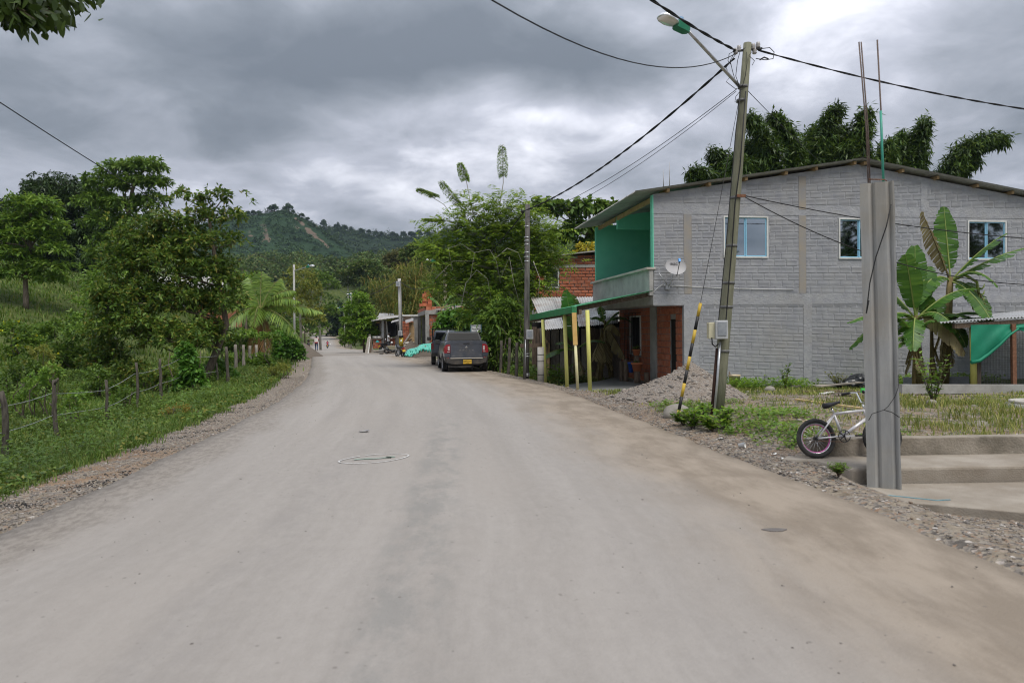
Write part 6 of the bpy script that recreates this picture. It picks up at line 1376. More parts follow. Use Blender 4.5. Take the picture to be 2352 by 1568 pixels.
# sand and rubble heaps beside the tarpaulin
for k, (px, py, Y, rx, ry, h, lab) in enumerate(((945, 805, 53.5, 1.3, 1.0, 1.0, 'rounded sand heap behind the parked motorcycle'), (978, 815, 46.5, 1.25, .9, .75, 'rubble heap partly covered by the green tarpaulin'), (962, 800, 51.5, 1.0, .8, .7, 'low sand heap at the foot of the unfinished house'))):
    P = at(px, py, Y); heap('sand_heap', lab, (P.x, Y, gz1(P.x, Y)-.03), rx, ry, h, m_sand, 3.0+k, pw=.75, rough=.12)
def tarp():
    # ridge line of the tarp from low left to the tied-up corner at the right
    prof_ = [(929, 812, 817), (936, 803, 818), (944, 800, 819), (952, 799, 817), (958, 797, 814), (964, 792, 809), (972, 789.5, 806), (980, 789, 809), (988, 788, 811), (993, 786, 812), (997, 770, 811), (999, 757, 808)]
    xs = [p[0] for p in prof_]; rows = []
    for i in range(46):
        px = 929+70*i/45; top = np.interp(px, xs, [p[1] for p in prof_]); bot = np.interp(px, xs, [p[2] for p in prof_]); r_ = []
        for j in range(15):
            s = j/14; py = top+(bot-top)*s; w = .10*math.sin(px*.9+s*7)+.07*math.sin(px*2.1-s*5)+.16*(float(fbm(np.array([px*.25]), np.array([s*3.]), 3)[0])-.5)*2
            r_.append(at(px, py+.6*math.sin(px*1.4+s*3), 47.2-1.2*s+w-.5*math.sin(s*math.pi)))
        rows.append(r_)
    base = at(960, 816, 46.5); t = thing('tarpaulin', 'crumpled mint green tarpaulin spread over heaps by the road', 'tarpaulin', base)
    mb = MB(); mb.grid(rows); mb.grid([[p+Vector((0, .05, -.03)) for p in reversed(r)] for r in rows])
    obj('sheet', mb, M('mint_tarpaulin', (.07, .38, .30), (.13, .50, .41), 5, .45, spec=.4), t, world=True)
    for k in range(9):
        px = 934+k*4.2; py = np.interp(px, xs, [p[1] for p in prof_])+9
        obj('fold', MB().tube([at(px, py-5, 46.5), at(px+3, py-1+2*math.sin(k*2.), 46.2), at(px+7, py+3, 46.3)], [.06, .12, .05], 7), bpy.data.materials['mint_tarpaulin'], t, world=True) if k < 6 else None
tarp()
# ================================================================== sign by the truck
sg = thing('farm_sign', 'white farm sign with painted lettering behind the grey pickup roof', 'sign', at(1084, 790, 29.3))
sl = sg.location; sg.location.z = gz1(sl.x, sl.y)
bd = at(1093.5, 754.5, 29.3)-sg.location
R_ = math.radians(8)
obj('board', MB().box(bd, (.40, .02, .33), Matrix.Rotation(-R_*.3, 3, 'Y')), m_white, sg); obj('post', MB().beam((0, .06, -.2), (0, .06, bd.z+.1), .07, .07), m_timbergr, sg)
for s_ in (-1, 1): obj('edge_strip', MB().box(bd+Vector((s_*.222, -.004, 0)), (.012, .03, .38)), m_blue, sg)
m_inkb = M('blue_sign_ink', (.03, .05, .16), rough=.6)
text('lettering', 'FINCA', .095, m_inkb, sg, bd+Vector((0, -.014, .11)), (math.pi/2, 0, 0), .002, sx=1.1); text('lettering', 'Playa Bica', .105, m_ink, sg, bd+Vector((0, -.014, -.02)), (math.pi/2, 0, 0), .002, sx=.88)
# ================================================================== red brick house behind the shack
bh = thing('brick_house', 'red brick house with small window rising behind the zinc-roofed shack', 'house', (1.2, 36, 0))
obj('base_wall', MB().bbox(0, 5.2, .06, 4, -.2, 5.55), m_mortarpale, bh)
btop = lambda x: 5.35+.10*x
brick_wall(bh, (0, 0, 0), 0, 4.6, 2.75, 6.0, m_brickred, 200, L=.385, H=.168, gap=.028, D=.07, holes=[(.55, 1.32, 3.85, 4.85), (-1, 6, 4.92, 5.08)], top=btop, seed=51, jit=.006)
obj('tie_beam', MB().bbox(-.01, 5.21, -.012, .07, 4.93, 5.07), m_conc2, bh)
wn = MB(); wn.bbox(.57, 1.30, -.02, .06, 3.87, 3.92); wn.bbox(.57, 1.30, -.02, .06, 4.78, 4.83); wn.bbox(.57, .62, -.021, .061, 3.92, 4.78); wn.bbox(1.25, 1.30, -.021, .061, 3.92, 4.78); wn.bbox(.92, .95, -.019, .05, 3.92, 4.78)
o = obj('window', wn, m_white, bh); obj('pane', MB().bbox(.62, 1.25, .02, .03, 3.92, 4.78), m_glassd, o)
mb = MB(); mb.extrude([(-.2, -.35, btop(-.2)+.05), (5.4, -.35, btop(5.4)+.05), (5.4, -.35, btop(5.4)+.11), (-.2, -.35, btop(-.2)+.11)], (0, 4.6, 0)); obj('roof', mb, m_fibre, bh)
# zinc-roofed plank shack
zs = thing('plank_shack', 'old plank shack with rusty zinc roof behind the green porch', 'shack', (2.6, 27.5, -.1))
pA, pB, pC, pD = at(1252, 757, 26.4), at(1420, 742, 26.4), at(1219, 683, 30.5), at(1420, 681, 30.5)
for i in range(4):
    t0, t1 = i/4, (i+1)/4+.02; u_ = Vector((0, 0, .006*(i % 2)))
    obj('roof_sheet', corrugated(pA.lerp(pB, t0)+u_, pA.lerp(pB, min(1, t1))+u_, pC.lerp(pD, t0)+u_, pC.lerp(pD, min(1, t1))+u_, 9, .02), m_zincold, zs, world=True)
rr = random.Random(8)
xs_ = 1222.0; k = 0
while xs_ < 1432:
    wpx = rr.uniform(9, 17); Yp = 27.3+rr.uniform(-.15, .15); tl_ = rr.uniform(-10, 4) if rr.random() < .35 else rr.uniform(-2, 2)
    a = at(xs_+wpx/2, 868, Yp); a.z = -.25; c = at(xs_+wpx/2+tl_, 752+rr.uniform(-2, 6), Yp+.2)
    obj('plank', MB().beam(a, c, wpx/1568*27.3, .035, up=(0, -1, 0)), m_timberdk if rr.random() < .55 else m_timbergr, zs, world=True); xs_ += wpx*rr.uniform(.85, 1.12); k += 1
for i in range(9):
    a = at(1235+i*3, 868, 26.9); a.z = -.2; obj('leaning_lath', MB().beam(a, at(1248+i*1.6, 772+i*2, 27.1), .07, .03), m_timber if i % 3 else m_timberdk, zs, world=True)
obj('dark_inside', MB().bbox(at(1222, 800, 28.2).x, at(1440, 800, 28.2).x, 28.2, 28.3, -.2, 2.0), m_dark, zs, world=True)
obj('cross_rail', MB().beam(at(1195, 794, 26.6), at(1258, 792, 26.9), .05, .16), m_timberdk, zs, world=True)
# ================================================================== fences
def fence_post(px, pyb, pyt, Y, r, lab, mat=m_timbergr, bend=0, kn=False, grp='fence posts'):
    r *= .72; b = at(px[0], pyb, Y); b.z = gz1(b.x, Y)-.15; t_ = at(px[1], pyt, Y); n = 7; rr_ = random.Random(int(px[0]*3)); pts = []
    for i in range(n): q = i/(n-1); p = b.lerp(t_, q); pts.append(p+Vector((bend*math.sin(q*3.1)+rr_.uniform(-.012, .012), rr_.uniform(-.01, .01), 0)))
    t = thing('fence_post', lab, 'fence post', b, 0, grp)
    obj('stake', MB().tube(pts, [r*(1.08-.2*i/(n-1)+rr_.uniform(-.08, .08)) for i in range(n)], 9), mat, t, world=True)
    if kn:
        obj('branch_stub', MB().tube([t_-Vector((0, 0, .1)), t_+Vector((.09, 0, .03))], [r*.8, r*.5], 7), mat, t, world=True); obj('branch_stub', MB().tube([b.lerp(t_, .55), b.lerp(t_, .62)+Vector((-.13, 0, .06))], [r*.6, r*.3], 6), mat, t, world=True)
    return t_
m_stake = M('lichen_stake', (.055, .047, .038), (.13, .115, .095), 6, .95, .6, 30, stretch=(5, 5, 1.2))
FP = []
for (px, pb, pt, Y, r, lab, bend, kn) in (((10, 3), 1062, 898, 12.6, .075, 'thick leaning fence stake at the left edge of the picture', .05, False), ((134, 124), 1008, 872, 14.6, .062, 'knotty forked fence stake, second from the left', -.04, True), ((243, 244), 955, 872, 16.6, .05, 'thin fence stake half hidden in weeds, third from the left', .02, False),
    ((316, 313), 942, 832, 18.2, .05, 'pale slim fence stake under the big roadside tree', .015, False), ((372, 367), 925, 824, 19.6, .058, 'dark fence stake right of the pale slim one', .0, False), ((436, 424), 905, 793, 21.3, .07, 'fence stake buried in climbing vine', .0, False),
    ((524, 519), 884, 796, 23.6, .075, 'fence stake at the leaning trunk of the roadside tree', .01, False), ((500, 498), 880, 833, 24.4, .05, 'short dark stake between the vine and the leaning trunk', 0, False)):
    FP.append(fence_post(px, pb, pt, Y, r, lab, m_stake, bend, kn))
for k, (px, pb, pt, Y) in enumerate(((541, 850, 791, 30), (559, 846, 792, 31.5), (574, 842, 794, 33), (589, 842, 792, 34.5), (602, 836, 789, 38), (609, 834, 787, 41), (617, 832, 786, 44))):
    fence_post((px+1, px), pb, pt, Y, .10, ['first', 'second', 'third', 'fourth', 'fifth', 'sixth', 'last'][k]+' of the row of grey stakes below the coconut palm', m_timbergr)
def strand(lab, fr, r=.006):
    pts = []
    for i in range(len(FP[:7])-1):
        P0, P1 = FP[i], FP[i+1]
        if i < 7:
            for q in range(5):
                t = q/5; a = Vector((P0.x, P0.y, P0.z)).lerp(P1, t); g = gz1(a.x, a.y); pts.append(Vector((a.x-.02, a.y-.07, g+(a.z-g)*fr-.03*math.sin(t*math.pi))))
    base = pts[0]; mb = MB(); mb.tube([p-base for p in pts], r, 5)
    for i in range(0, len(pts)-1):
        for q in range(3):
            p = pts[i].lerp(pts[i+1], q/3)-base; mb.tube([p-Vector((.02, .0, .02)), p+Vector((.02, 0, .02))], .003, 3)
    o = obj('barbed_wire', mb, m_steel); o.location = base; tag(o, lab, 'barbed wire', 'barbed wire strands')
strand('upper strand of barbed wire along the grassy verge', .78); strand('lower strand of barbed wire along the grassy verge', .42)
# right-hand posts by the truck
P = gz(1242, 882, -.1); t = thing('fence_post', 'pale round concrete fence post beside the dark pole', 'fence post', P, 0, 'fence posts'); obj('stake', MB().tube([P-Vector((0, 0, .1)), at(1242, 797, P.y)], .11, 14), m_conc2, t, world=True)
for k in range(3):
    y_ = (814, 829, 860)[k]; p = at(1242, y_, P.y); obj('wire_loop', MB().tube([p-Vector((0, 0, .01)), p+Vector((0, 0, .01))], .116, 12), m_black, t, world=True)
for k, (px, pb, pt, Y) in enumerate((((1186, 1188), 850, 786, 25.4), ((1167, 1171), 846, 776, 26.8), ((1150, 1152), 842, 782, 28))):
    fence_post(px, pb, pt, Y, .085, ['rough bark fence stake nearest the dark pole', 'tallest rough fence stake between the pickup and the dark pole', 'fence stake nearest the pickup on the right'][k], m_stake)
# ================================================================== plants
def nrm(a): return a/np.maximum(np.linalg.norm(a, axis=-1, keepdims=True), 1e-9)
def leaf_quads(P, D, L, W, droop, rng, roll=1.0):
    """rhombus leaves: base P, direction D, length L, width W; the tip drops by droop*L"""
    n = len(P); D = nrm(D); up = np.tile([0, 0, 1.0], (n, 1)) + roll*rng.randn(n, 3)*.45; S = nrm(np.cross(D, up)); L = np.asarray(L).reshape(-1, 1)*np.ones((n, 1)); W = np.asarray(W).reshape(-1, 1)*np.ones((n, 1)); dz = np.array([0, 0, 1.0])*droop*L
    m = P+D*L*.45-dz*.25; t = P+D*L-dz
    V = np.stack([P, m+S*W/2, t, m-S*W/2], 1).reshape(-1, 3); return V, np.arange(n*4).reshape(-1, 4)
def blob_clusters(blobs, dens, rng, rough=.5):
    """cluster centres and outward normals over ellipsoid blobs (centre, radii)"""
    Cs, Ns = [], []
    for (c, r, *k) in blobs:
        c = np.array(c); r = np.array(r); n = max(6, int(1.7*dens*(k[0] if k else 1)*(r[0]*r[2]+r[0]*r[1]+r[1]*r[2])*4.2)); d = nrm(rng.randn(n, 3)); d[:, 2] = np.where(d[:, 2] < -.35, -d[:, 2]*.6, d[:, 2]); d = nrm(d)
        rad = .42+.58*rng.rand(n)**.6; bump = 1+rough*(fbm(d[:, 0]*2.3+c[0]*.7+d[:, 2], d[:, 1]*2.3+c[2]*.7, 3)-.5)*2
        Cs.append(c+d*r*(rad*bump)[:, None]); Ns.append(d)
    return np.concatenate(Cs), np.concatenate(Ns)
def rosettes(C, Nn, K, L, W, droop, rng, out=.5, upb=.15, spread=.35):
    n = len(C); A = np.repeat(C, K, 0); D = np.repeat(Nn, K, 0)*out+rng.randn(n*K, 3)*.6+np.array([0, 0, upb]); D = nrm(D)
    A = A+rng.randn(n*K, 3)*spread*L*.6
    l = 1.15*L*rng.uniform(.65, 1.25, n*K); return leaf_quads(A, D, l, l*W, droop, rng)
def limb(mb, a, b, r0, r1, rng, bend=.12, n=5, sides=6):
    a = np.array(a, float); b = np.array(b, float); L = np.linalg.norm(b-a); off = rng.randn(3)*bend*L; off[2] = abs(off[2])*.5
    pts = [a+(b-a)*t+off*math.sin(math.pi*t) for t in np.linspace(0, 1, n)]; mb.tube([Vector(p) for p in pts], [r0+(r1-r0)*t for t in np.linspace(0, 1, n)], sides)
    return pts
def pxblobs(Y, L):
    """(px,py,rx,ry[,dy[,density]]) in picture pixels at distance Y -> metres"""
    out = []
    for q in L:
        px, py, rx, ry = q[:4]; dy = q[4] if len(q) > 4 else 0; k = q[5] if len(q) > 5 else 1; yy = Y+dy; P = at(px, py, yy); s = yy/FPX
        out.append((tuple(P), (rx*s, min(rx, ry*1.6)*s*.9, ry*s), k))
    return out
m_bark = M('brown_bark', (.085, .065, .048), (.17, .14, .11), 5, .95, .6, 25, stretch=(4, 4, 1)); m_barkp = M('pale_bark', (.30, .28, .24), (.42, .40, .36), 4, .9, .3, 25, stretch=(4, 4, 1))
def tree(label, base, trunk, blobs, mat, dens, K, L, W, droop=.3, seed=0, tr=(.2, .08), bark=m_bark, cat='tree', name='tree', group=None, twigs=.10, out=.5, upb=.15, maker=None, rough=.5, stray=0):
    rng = np.random.RandomState(seed+100); t = thing(name, label, cat, base, 0, group); base = Vector(base)
    mb = MB(); tp = [Vector(p)-base for p in trunk]
    if len(tp) > 1: mb.tube(tp, [tr[0]+(tr[1]-tr[0])*q for q in np.linspace(0, 1, len(tp))], 10)
    lb = [(tuple(Vector(c)-base), r, *k) for c, r, *k in blobs]
    C, Nn = blob_clusters(lb, dens, rng, rough)
    for (c, r, *k) in lb:
        j = min(range(len(tp)), key=lambda i: (tp[i]-Vector(c)).length+max(0, tp[i].z-c[2])*3); limb(mb, tp[j], Vector(c)+Vector((0, 0, -r[2]*.2)), max(.02, tr[1]*.75), max(.010, tr[1]*.22), rng)
    if twigs:
        ii = rng.choice(len(C), max(1, int(len(C)*twigs)), replace=False); cc = np.array([c for c, *_ in lb])
        for i in ii:
            k = np.argmin(((cc-C[i])**2).sum(1)); limb(mb, cc[k], C[i], max(.008, tr[1]*.2), .004, rng, n=3, sides=4)
    obj('trunk', mb, bark, t)
    V, F = (maker or rosettes)(C, Nn, K, L, W, droop, rng, out, upb)
    if stray:
        ns = int(stray*len(C)); ii = rng.choice(len(C), ns); V2, F2 = (maker or rosettes)(C[ii]+Nn[ii]*L*2.5+rng.randn(ns, 3)*L, Nn[ii], K, L, W, droop, rng, out, upb); F = np.concatenate([F, F2+len(V)]); V = np.concatenate([V, V2])
    obj('crown', npmesh('crown', V, F), mat, t)
    return t
G = lambda *c: [tuple(x) for x in c]
l_mango = leafmat('dark_glossy_leaves', G((.012, .022, .008), (.020, .036, .011), (.030, .050, .015), (.022, .040, .013)), .45, .22)
l_almond = leafmat('tiered_green_leaves', G((.045, .085, .016), (.07, .12, .022), (.10, .155, .030), (.13, .17, .040)), .5, .38)
l_mid = leafmat('mid_green_leaves', G((.035, .065, .014), (.055, .095, .020), (.080, .125, .026), (.11, .15, .035)), .5, .35)
l_road = leafmat('roadside_leaves', G((.030, .055, .013), (.048, .082, .018), (.068, .110, .023), (.095, .135, .030), (.16, .13, .035)), .5, .33)
l_feather = leafmat('feathery_leaves', G((.055, .094, .017), (.085, .134, .021), (.125, .175, .028), (.17, .205, .038)), .55, .45, .30, .8)
l_bamboo = leafmat('bamboo_leaves', G((.014, .028, .008), (.026, .048, .011), (.045, .074, .016), (.075, .10, .024)), .5, .28, .45, .7)
l_yellow = leafmat('yellowing_leaves', G((.075, .095, .022), (.12, .13, .032), (.17, .155, .045), (.10, .11, .03)), .6, .4)
l_gold = leafmat('golden_bamboo_leaves', G((.05, .075, .018), (.08, .10, .024), (.12, .12, .034), (.15, .11, .036)), .6, .4)
l_wood = leafmat('far_wood_leaves', G((.022, .040, .013), (.036, .060, .018), (.055, .085, .024), (.075, .095, .03), (.085, .075, .035)), .7, .25, .45, .10)
l_vine = leafmat('vine_leaves', G((.035, .085, .016), (.055, .12, .022), (.085, .155, .03)), .5, .35)
l_street = leafmat('bright_green_leaves', G((.040, .085, .012), (.075, .135, .018), (.12, .19, .03), (.17, .22, .045)), .45, .4)
l_hang = leafmat('overhanging_leaves', G((.018, .030, .008), (.028, .046, .010), (.042, .062, .014)), .5, .18)
def gb(px, py, Y): P = at(px, py, Y); return Vector((P.x, Y, gz1(P.x, Y)-.1))
# --- left grove
b = gb(150, 700, 62); tree('dense dark rounded tree at the back of the left grove', b, [b, b+Vector((.3, 0, 4)), b+Vector((0, 0, 8))], pxblobs(62, [(130, 470, 75, 65), (55, 505, 62, 60), (205, 480, 60, 60), (140, 560, 95, 65), (235, 545, 60, 60), (60, 600, 70, 45), (190, 620, 70, 45), (110, 440, 35, 28)]), l_mango, 5.0, 12, .30, .32, .5, 1, (.45, .2), upb=-.1)
b = gb(60, 728, 40); tree('light green tiered tree on the grassy mound at the far left', b, [b, at(60, 690, 40), at(58, 640, 40), at(70, 570, 40), at(70, 470, 40)], pxblobs(40, [(95, 478, 50, 26), (50, 470, 35, 20), (25, 510, 55, 26), (110, 520, 45, 24), (60, 545, 75, 26), (125, 575, 35, 18), (30, 590, 65, 26), (105, 615, 58, 20), (40, 630, 60, 20), (120, 640, 40, 14), (-30, 560, 50, 60)]), l_almond, 7.5, 8, .27, .38, .35, 2, (.17, .07), upb=.2)
b = gb(300, 730, 48); tree('tall tiered tree rising above the left grove', b, [b, at(300, 650, 48), at(298, 560, 48), at(295, 480, 48), at(310, 410, 48)], pxblobs(48, [(330, 385, 52, 22), (275, 392, 45, 20), (355, 420, 40, 18), (240, 425, 50, 22), (300, 425, 60, 22), (225, 465, 50, 24), (345, 462, 45, 16), (290, 475, 65, 22), (250, 510, 60, 22), (330, 515, 55, 24), (285, 555, 75, 26), (235, 585, 45, 24), (335, 585, 50, 26), (345, 385, 20, 18)]), l_mid, 7.0, 8, .30, .36, .35, 3, (.28, .10), upb=.2)
b = gb(265, 760, 34); tree('pale young tree between the mound and the roadside tree', b, [b, at(262, 700, 34), at(255, 640, 34)], pxblobs(34, [(255, 640, 55, 40), (230, 690, 50, 45), (300, 660, 50, 50), (215, 735, 35, 35), (290, 720, 50, 40)]), l_almond, 6.0, 8, .20, .38, .3, 4, (.10, .05), bark=m_barkp)
b = gb(468, 888, 24.6)
tree('big leaning roadside tree with small leaves beside the fence', b, [b, at(480, 850, 24.6), at(500, 800, 24.6), at(520, 745, 24.6), at(505, 660, 24.6), at(490, 570, 24.6), at(480, 500, 24.6)],
     pxblobs(24.6, [(512, 452, 22, 22, 0, .8), (450, 458, 26, 18, 0, .8), (415, 450, 14, 20, 0, .7), (535, 500, 26, 20, 0, .8), (470, 500, 50, 26, 0, .7), (395, 520, 60, 32), (540, 555, 24, 20, 0, .7), (455, 560, 60, 35), (330, 560, 60, 45), (290, 610, 55, 45), (380, 610, 80, 50), (480, 630, 55, 50), (320, 690, 85, 55), (420, 700, 85, 60), (510, 700, 45, 45), (260, 690, 45, 40, -1), (300, 760, 75, 45, -1), (400, 780, 80, 45, -1), (480, 770, 50, 40), (525, 650, 30, 30), (250, 750, 40, 40)]), l_road, 17, 9, .155, .42, .3, 5, (.16, .05), twigs=.05, stray=.10, rough=.8)
# leaf-clad hedge on the mound
def bush(name, label, blobs, mat, dens, K, L, W, seed, flowers=None, cat='bush', group=None, stems=True, droop=.25):
    rng = np.random.RandomState(seed+500); c0 = blobs[0][0]; base = Vector((np.mean([q[0][0] for q in blobs]), np.mean([q[0][1] for q in blobs]), 0)); base.z = gz1(base.x, base.y)
    t = thing(name, label, cat, base, 0, group); lb = [(tuple(Vector(c)-base), r, *k) for c, r, *k in blobs]; C, Nn = blob_clusters(lb, dens*1.6, rng, .6)
    V, F = rosettes(C, Nn, K, L, W, droop, rng, .6, .25); obj('foliage', npmesh('foliage', V, F), mat, t)
    if stems:
        mb = MB()
        for c, r, *k in lb:
            for q in range(3): limb(mb, (c[0]+rng.randn()*r[0]*.3, c[1], min(-.1, c[2]-r[2])), (c[0]+rng.randn()*r[0]*.5, c[1]+rng.randn()*r[1]*.4, c[2]+r[2]*.3), .022, .008, rng, n=4, sides=5)
        obj('stems', mb, m_bark, t)
    if flowers:
        n, fm, fs = flowers; ii = rng.choice(len(C), n); P = C[ii]+Nn[ii]*L*.5; d = nrm(P-np.array([-base.x, -base.y, CAMZ-base.z])); Vf, Ff = rosettes(P, -d*1.0, 5, fs, .8, .0, rng, 1.0, .2, .2); obj('flowers', npmesh('flowers', Vf, Ff), fm, t, kind='stuff')
    return t
m_yflower = leafmat('yellow_flowers', G((.55, .38, .02), (.62, .45, .03)), .6, .3); m_pflower = leafmat('lilac_flowers', G((.28, .26, .50), (.36, .34, .58)), .6, .3)
bush('hedge', 'low clipped hedge along the top of the grassy mound', pxblobs(53, [(10, 655, 40, 17), (70, 656, 40, 16), (130, 660, 40, 15), (190, 668, 36, 14), (240, 680, 30, 14)]), l_mid, 9, 7, .20, .5, 1, cat='hedge')
bush('shrub', 'rounded dark shrub with a few yellow flowers on the slope', pxblobs(27, [(185, 775, 40, 32), (160, 820, 42, 36), (205, 830, 36, 36), (150, 850, 40, 25)]), l_mid, 14, 8, .13, .5, 2, (26, m_yflower, .07))
bush('shrub', 'yellow-flowered shrub at the far left of the slope', pxblobs(29, [(30, 760, 36, 22), (70, 790, 40, 30), (15, 830, 40, 30), (95, 830, 36, 30)]), l_almond, 12, 8, .13, .5, 3, (70, m_yflower, .075))
bush('shrub', 'yellowish twiggy shrub below the flowering shrubs', pxblobs(24, [(95, 815, 30, 24), (60, 850, 36, 24), (120, 850, 24, 20)]), l_yellow, 11, 8, .10, .45, 4)
bush('shrub', 'leafy green bush by the second fence stake', pxblobs(17.5, [(80, 885, 34, 26), (120, 860, 26, 26), (60, 915, 28, 18)]), l_almond, 17, 8, .09, .5, 5)
bush('shrub', 'bright green bush in the ditch below the roadside tree', pxblobs(20, [(225, 870, 30, 34), (205, 900, 26, 22), (250, 895, 24, 24)]), l_mid, 17, 8, .09, .5, 6)
bush('shrub', 'dark bush growing at the foot of the roadside tree', pxblobs(23, [(290, 865, 34, 40), (270, 910, 24, 22), (330, 860, 26, 30)]), l_road, 16, 8, .11, .5, 7)
bush('vine', 'heart-leaved vine smothering a fence stake', pxblobs(21.2, [(428, 815, 20, 28), (440, 850, 24, 30), (420, 880, 22, 22), (455, 875, 18, 22)]), l_vine, 30, 6, .12, .75, 8, cat='vine', stems=True, droop=.5)
bush('vine', 'vine-covered hump at the end of the stake row near the sand heap', pxblobs(42, [(642, 790, 22, 28), (672, 795, 20, 28), (655, 820, 30, 22), (690, 815, 14, 24)]), l_vine, 14, 7, .16, .7, 9, cat='vine')
bush('shrub', 'tangled green growth around the grey stakes', pxblobs(32, [(545, 830, 18, 22), (575, 838, 26, 20), (610, 835, 26, 22), (530, 860, 30, 18), (560, 770, 40, 14), (620, 775, 30, 12)]), l_almond, 12, 7, .13, .6, 10)
bush('shrub', 'weedy bush at the kerbside left of the road bend', pxblobs(26.5, [(560, 880, 36, 18), (610, 862, 32, 20), (650, 850, 24, 18), (520, 895, 30, 15)]), l_yellow, 14, 8, .09, .4, 11)
bush('shrub', 'rusty-orange weed clump on the verge', pxblobs(15.6, [(410, 938, 26, 13), (385, 950, 22, 12), (440, 945, 18, 10)]), leafmat('rusty_weeds', G((.20, .12, .03), (.26, .15, .04), (.12, .12, .03)), .7, .3), 26, 8, .05, .3, 12)
for k, (Y_, bl_, m_, d_, L_, lab_) in enumerate(((20.5, [(60, 850, 40, 30), (20, 880, 34, 26), (100, 890, 30, 22)], l_mid, 13, .10, 'spreading green bush between the first two stakes'), (25, [(240, 800, 40, 40), (225, 840, 36, 34), (270, 830, 34, 36)], l_road, 12, .13, 'dark bush filling the gap left of the roadside tree'),
    (22, [(345, 880, 40, 30), (390, 870, 36, 30), (410, 900, 26, 18)], l_road, 13, .11, 'shadowy undergrowth beneath the roadside tree'), (25.5, [(500, 850, 30, 28), (480, 880, 26, 18), (535, 870, 22, 20)], l_vine, 16, .12, 'leafy climber around the leaning trunk'), (33, [(130, 760, 44, 22), (90, 775, 36, 22), (200, 735, 40, 20)], l_almond, 9, .16, 'low shrubs on the lower slope of the mound'),
    (16.5, [(180, 915, 30, 20), (160, 940, 26, 14)], l_almond, 18, .085, 'light green weed bush right of the knotty stake'), (18.5, [(275, 925, 28, 16), (300, 905, 24, 20)], l_mid, 18, .09, 'low bush left of the pale slim stake'), (36, [(545, 790, 30, 22), (580, 800, 30, 18), (510, 800, 26, 26)], l_mid, 10, .16, 'bushes behind the grey stake row'),
    (46, [(640, 770, 30, 18), (665, 765, 24, 20), (610, 765, 26, 14)], l_mid, 8, .2, 'bushes below the yellowing tree'))): bush('shrub', lab_, pxblobs(Y_, bl_), m_, d_, 8, L_, .5, 70+k)
# --- palms
def frond(P0, az, el, L, droop, rng, n=56, wl=.55, lw=.035, tw=.0):
    az, el = math.radians(az), math.radians(el); d0 = np.array([math.cos(az)*math.cos(el), math.sin(az)*math.cos(el), math.sin(el)]); h = np.array([math.cos(az), math.sin(az), 0]); sd = np.array([-math.sin(az), math.cos(az), 0.])
    pts = [np.array(P0, float)+d0*L*t-np.array([0, 0, 1])*droop*L*t*t for t in np.linspace(0, 1, n)]; V = []; F = []
    for i in range(2, n):
        t = i/(n-1); tg = nrm(pts[i]-pts[i-1]); l = wl*math.sin(math.pi*min(.97, .12+.86*t))**.7*rng.uniform(.85, 1.1)
        for s in (-1, 1):
            dr = nrm(sd*s*.8+tg*.65+np.array([0, 0, -.30-.35*t])+rng.randn(3)*.06); p = pts[i]; w = nrm(np.cross(dr, np.array([0, 0, 1.])+sd*s*.3))*lw; m = p+dr*l*.5; e = p+dr*l-np.array([0, 0, l*.22]); b = len(V); V += [p-tg*lw*.5, m-tg*lw*.5-w*.0, e, m+tg*lw*.5]; F.append((b, b+1, b+2, b+3))
    mb = MB(); mb.tube([Vector(p) for p in pts], [.03, .02, .006], 5); return V, F, mb
l_palm = leafmat('palm_leaves', G((.06, .10, .022), (.10, .15, .03), (.15, .19, .045)), .4, .35); m_rib = M('frond_rib', (.16, .17, .05), (.22, .21, .07), 4, .6); l_dead = leafmat('dead_palm_leaves', G((.085, .042, .02), (.12, .06, .03)), .8, .2)
def palm(label, base, top, fr, L, seed, wl=.55, lw=.04):
    rng = np.random.RandomState(seed); t = thing('palm_tree', label, 'palm tree', base); mb = MB(); b = Vector((0, 0, 0)); tp = Vector(top)-Vector(base)
    mb.tube([b, tp*.5+Vector((.05, 0, 0)), tp], [.20, .16, .17], 12); obj('trunk', mb, m_bark, t)
    for (az, el, l, dr, dead) in fr:
        V, F, r_ = frond(tp, az, el, L*l, dr, rng, wl=wl, lw=lw); o = obj('frond', npmesh('frond', V, F), l_dead if dead else l_palm, t); obj('rib', r_, m_rib, o)
    return t
b = gb(600, 785, 36); palm('young coconut palm with wide arching fronds left of the road', b, at(598, 712, 36), [(100, 80, 1.0, .25, 0), (150, 72, .95, .3, 0), (40, 68, 1.05, .35, 0), (-10, 50, 1.1, .45, 0), (185, 55, .95, .5, 0), (-25, 35, 1.15, .45, 0), (200, 35, .9, .6, 0), (-5, 18, 1.25, .35, 0), (-40, 5, 1.3, .5, 0), (215, 10, .8, .7, 0), (240, 20, .8, .8, 0), (-80, 30, .75, .9, 0), (-60, -50, .75, .3, 1), (-100, -60, .7, .25, 1), (80, 50, 1, .4, 0), (120, 30, 1, .5, 0), (165, 20, .8, .6, 0), (60, 60, 1, .3, 0)], 2.8, 3, .80, .07)
b = gb(925, 770, 78); palm('palm fronds showing above the shack roofs', b, at(925, 715, 78), [(10, 60, 1, .5, 0), (60, 70, 1, .4, 0), (170, 60, 1, .5, 0), (-20, 35, 1, .6, 0), (200, 30, 1.1, .5, 0), (120, 50, 1, .5, 0), (-90, 55, .9, .6, 0), (185, 10, 1.1, .5, 0), (-60, 30, .9, .6, 0), (230, 40, .9, .6, 0)], 4.5, 4, 1.0, .06)
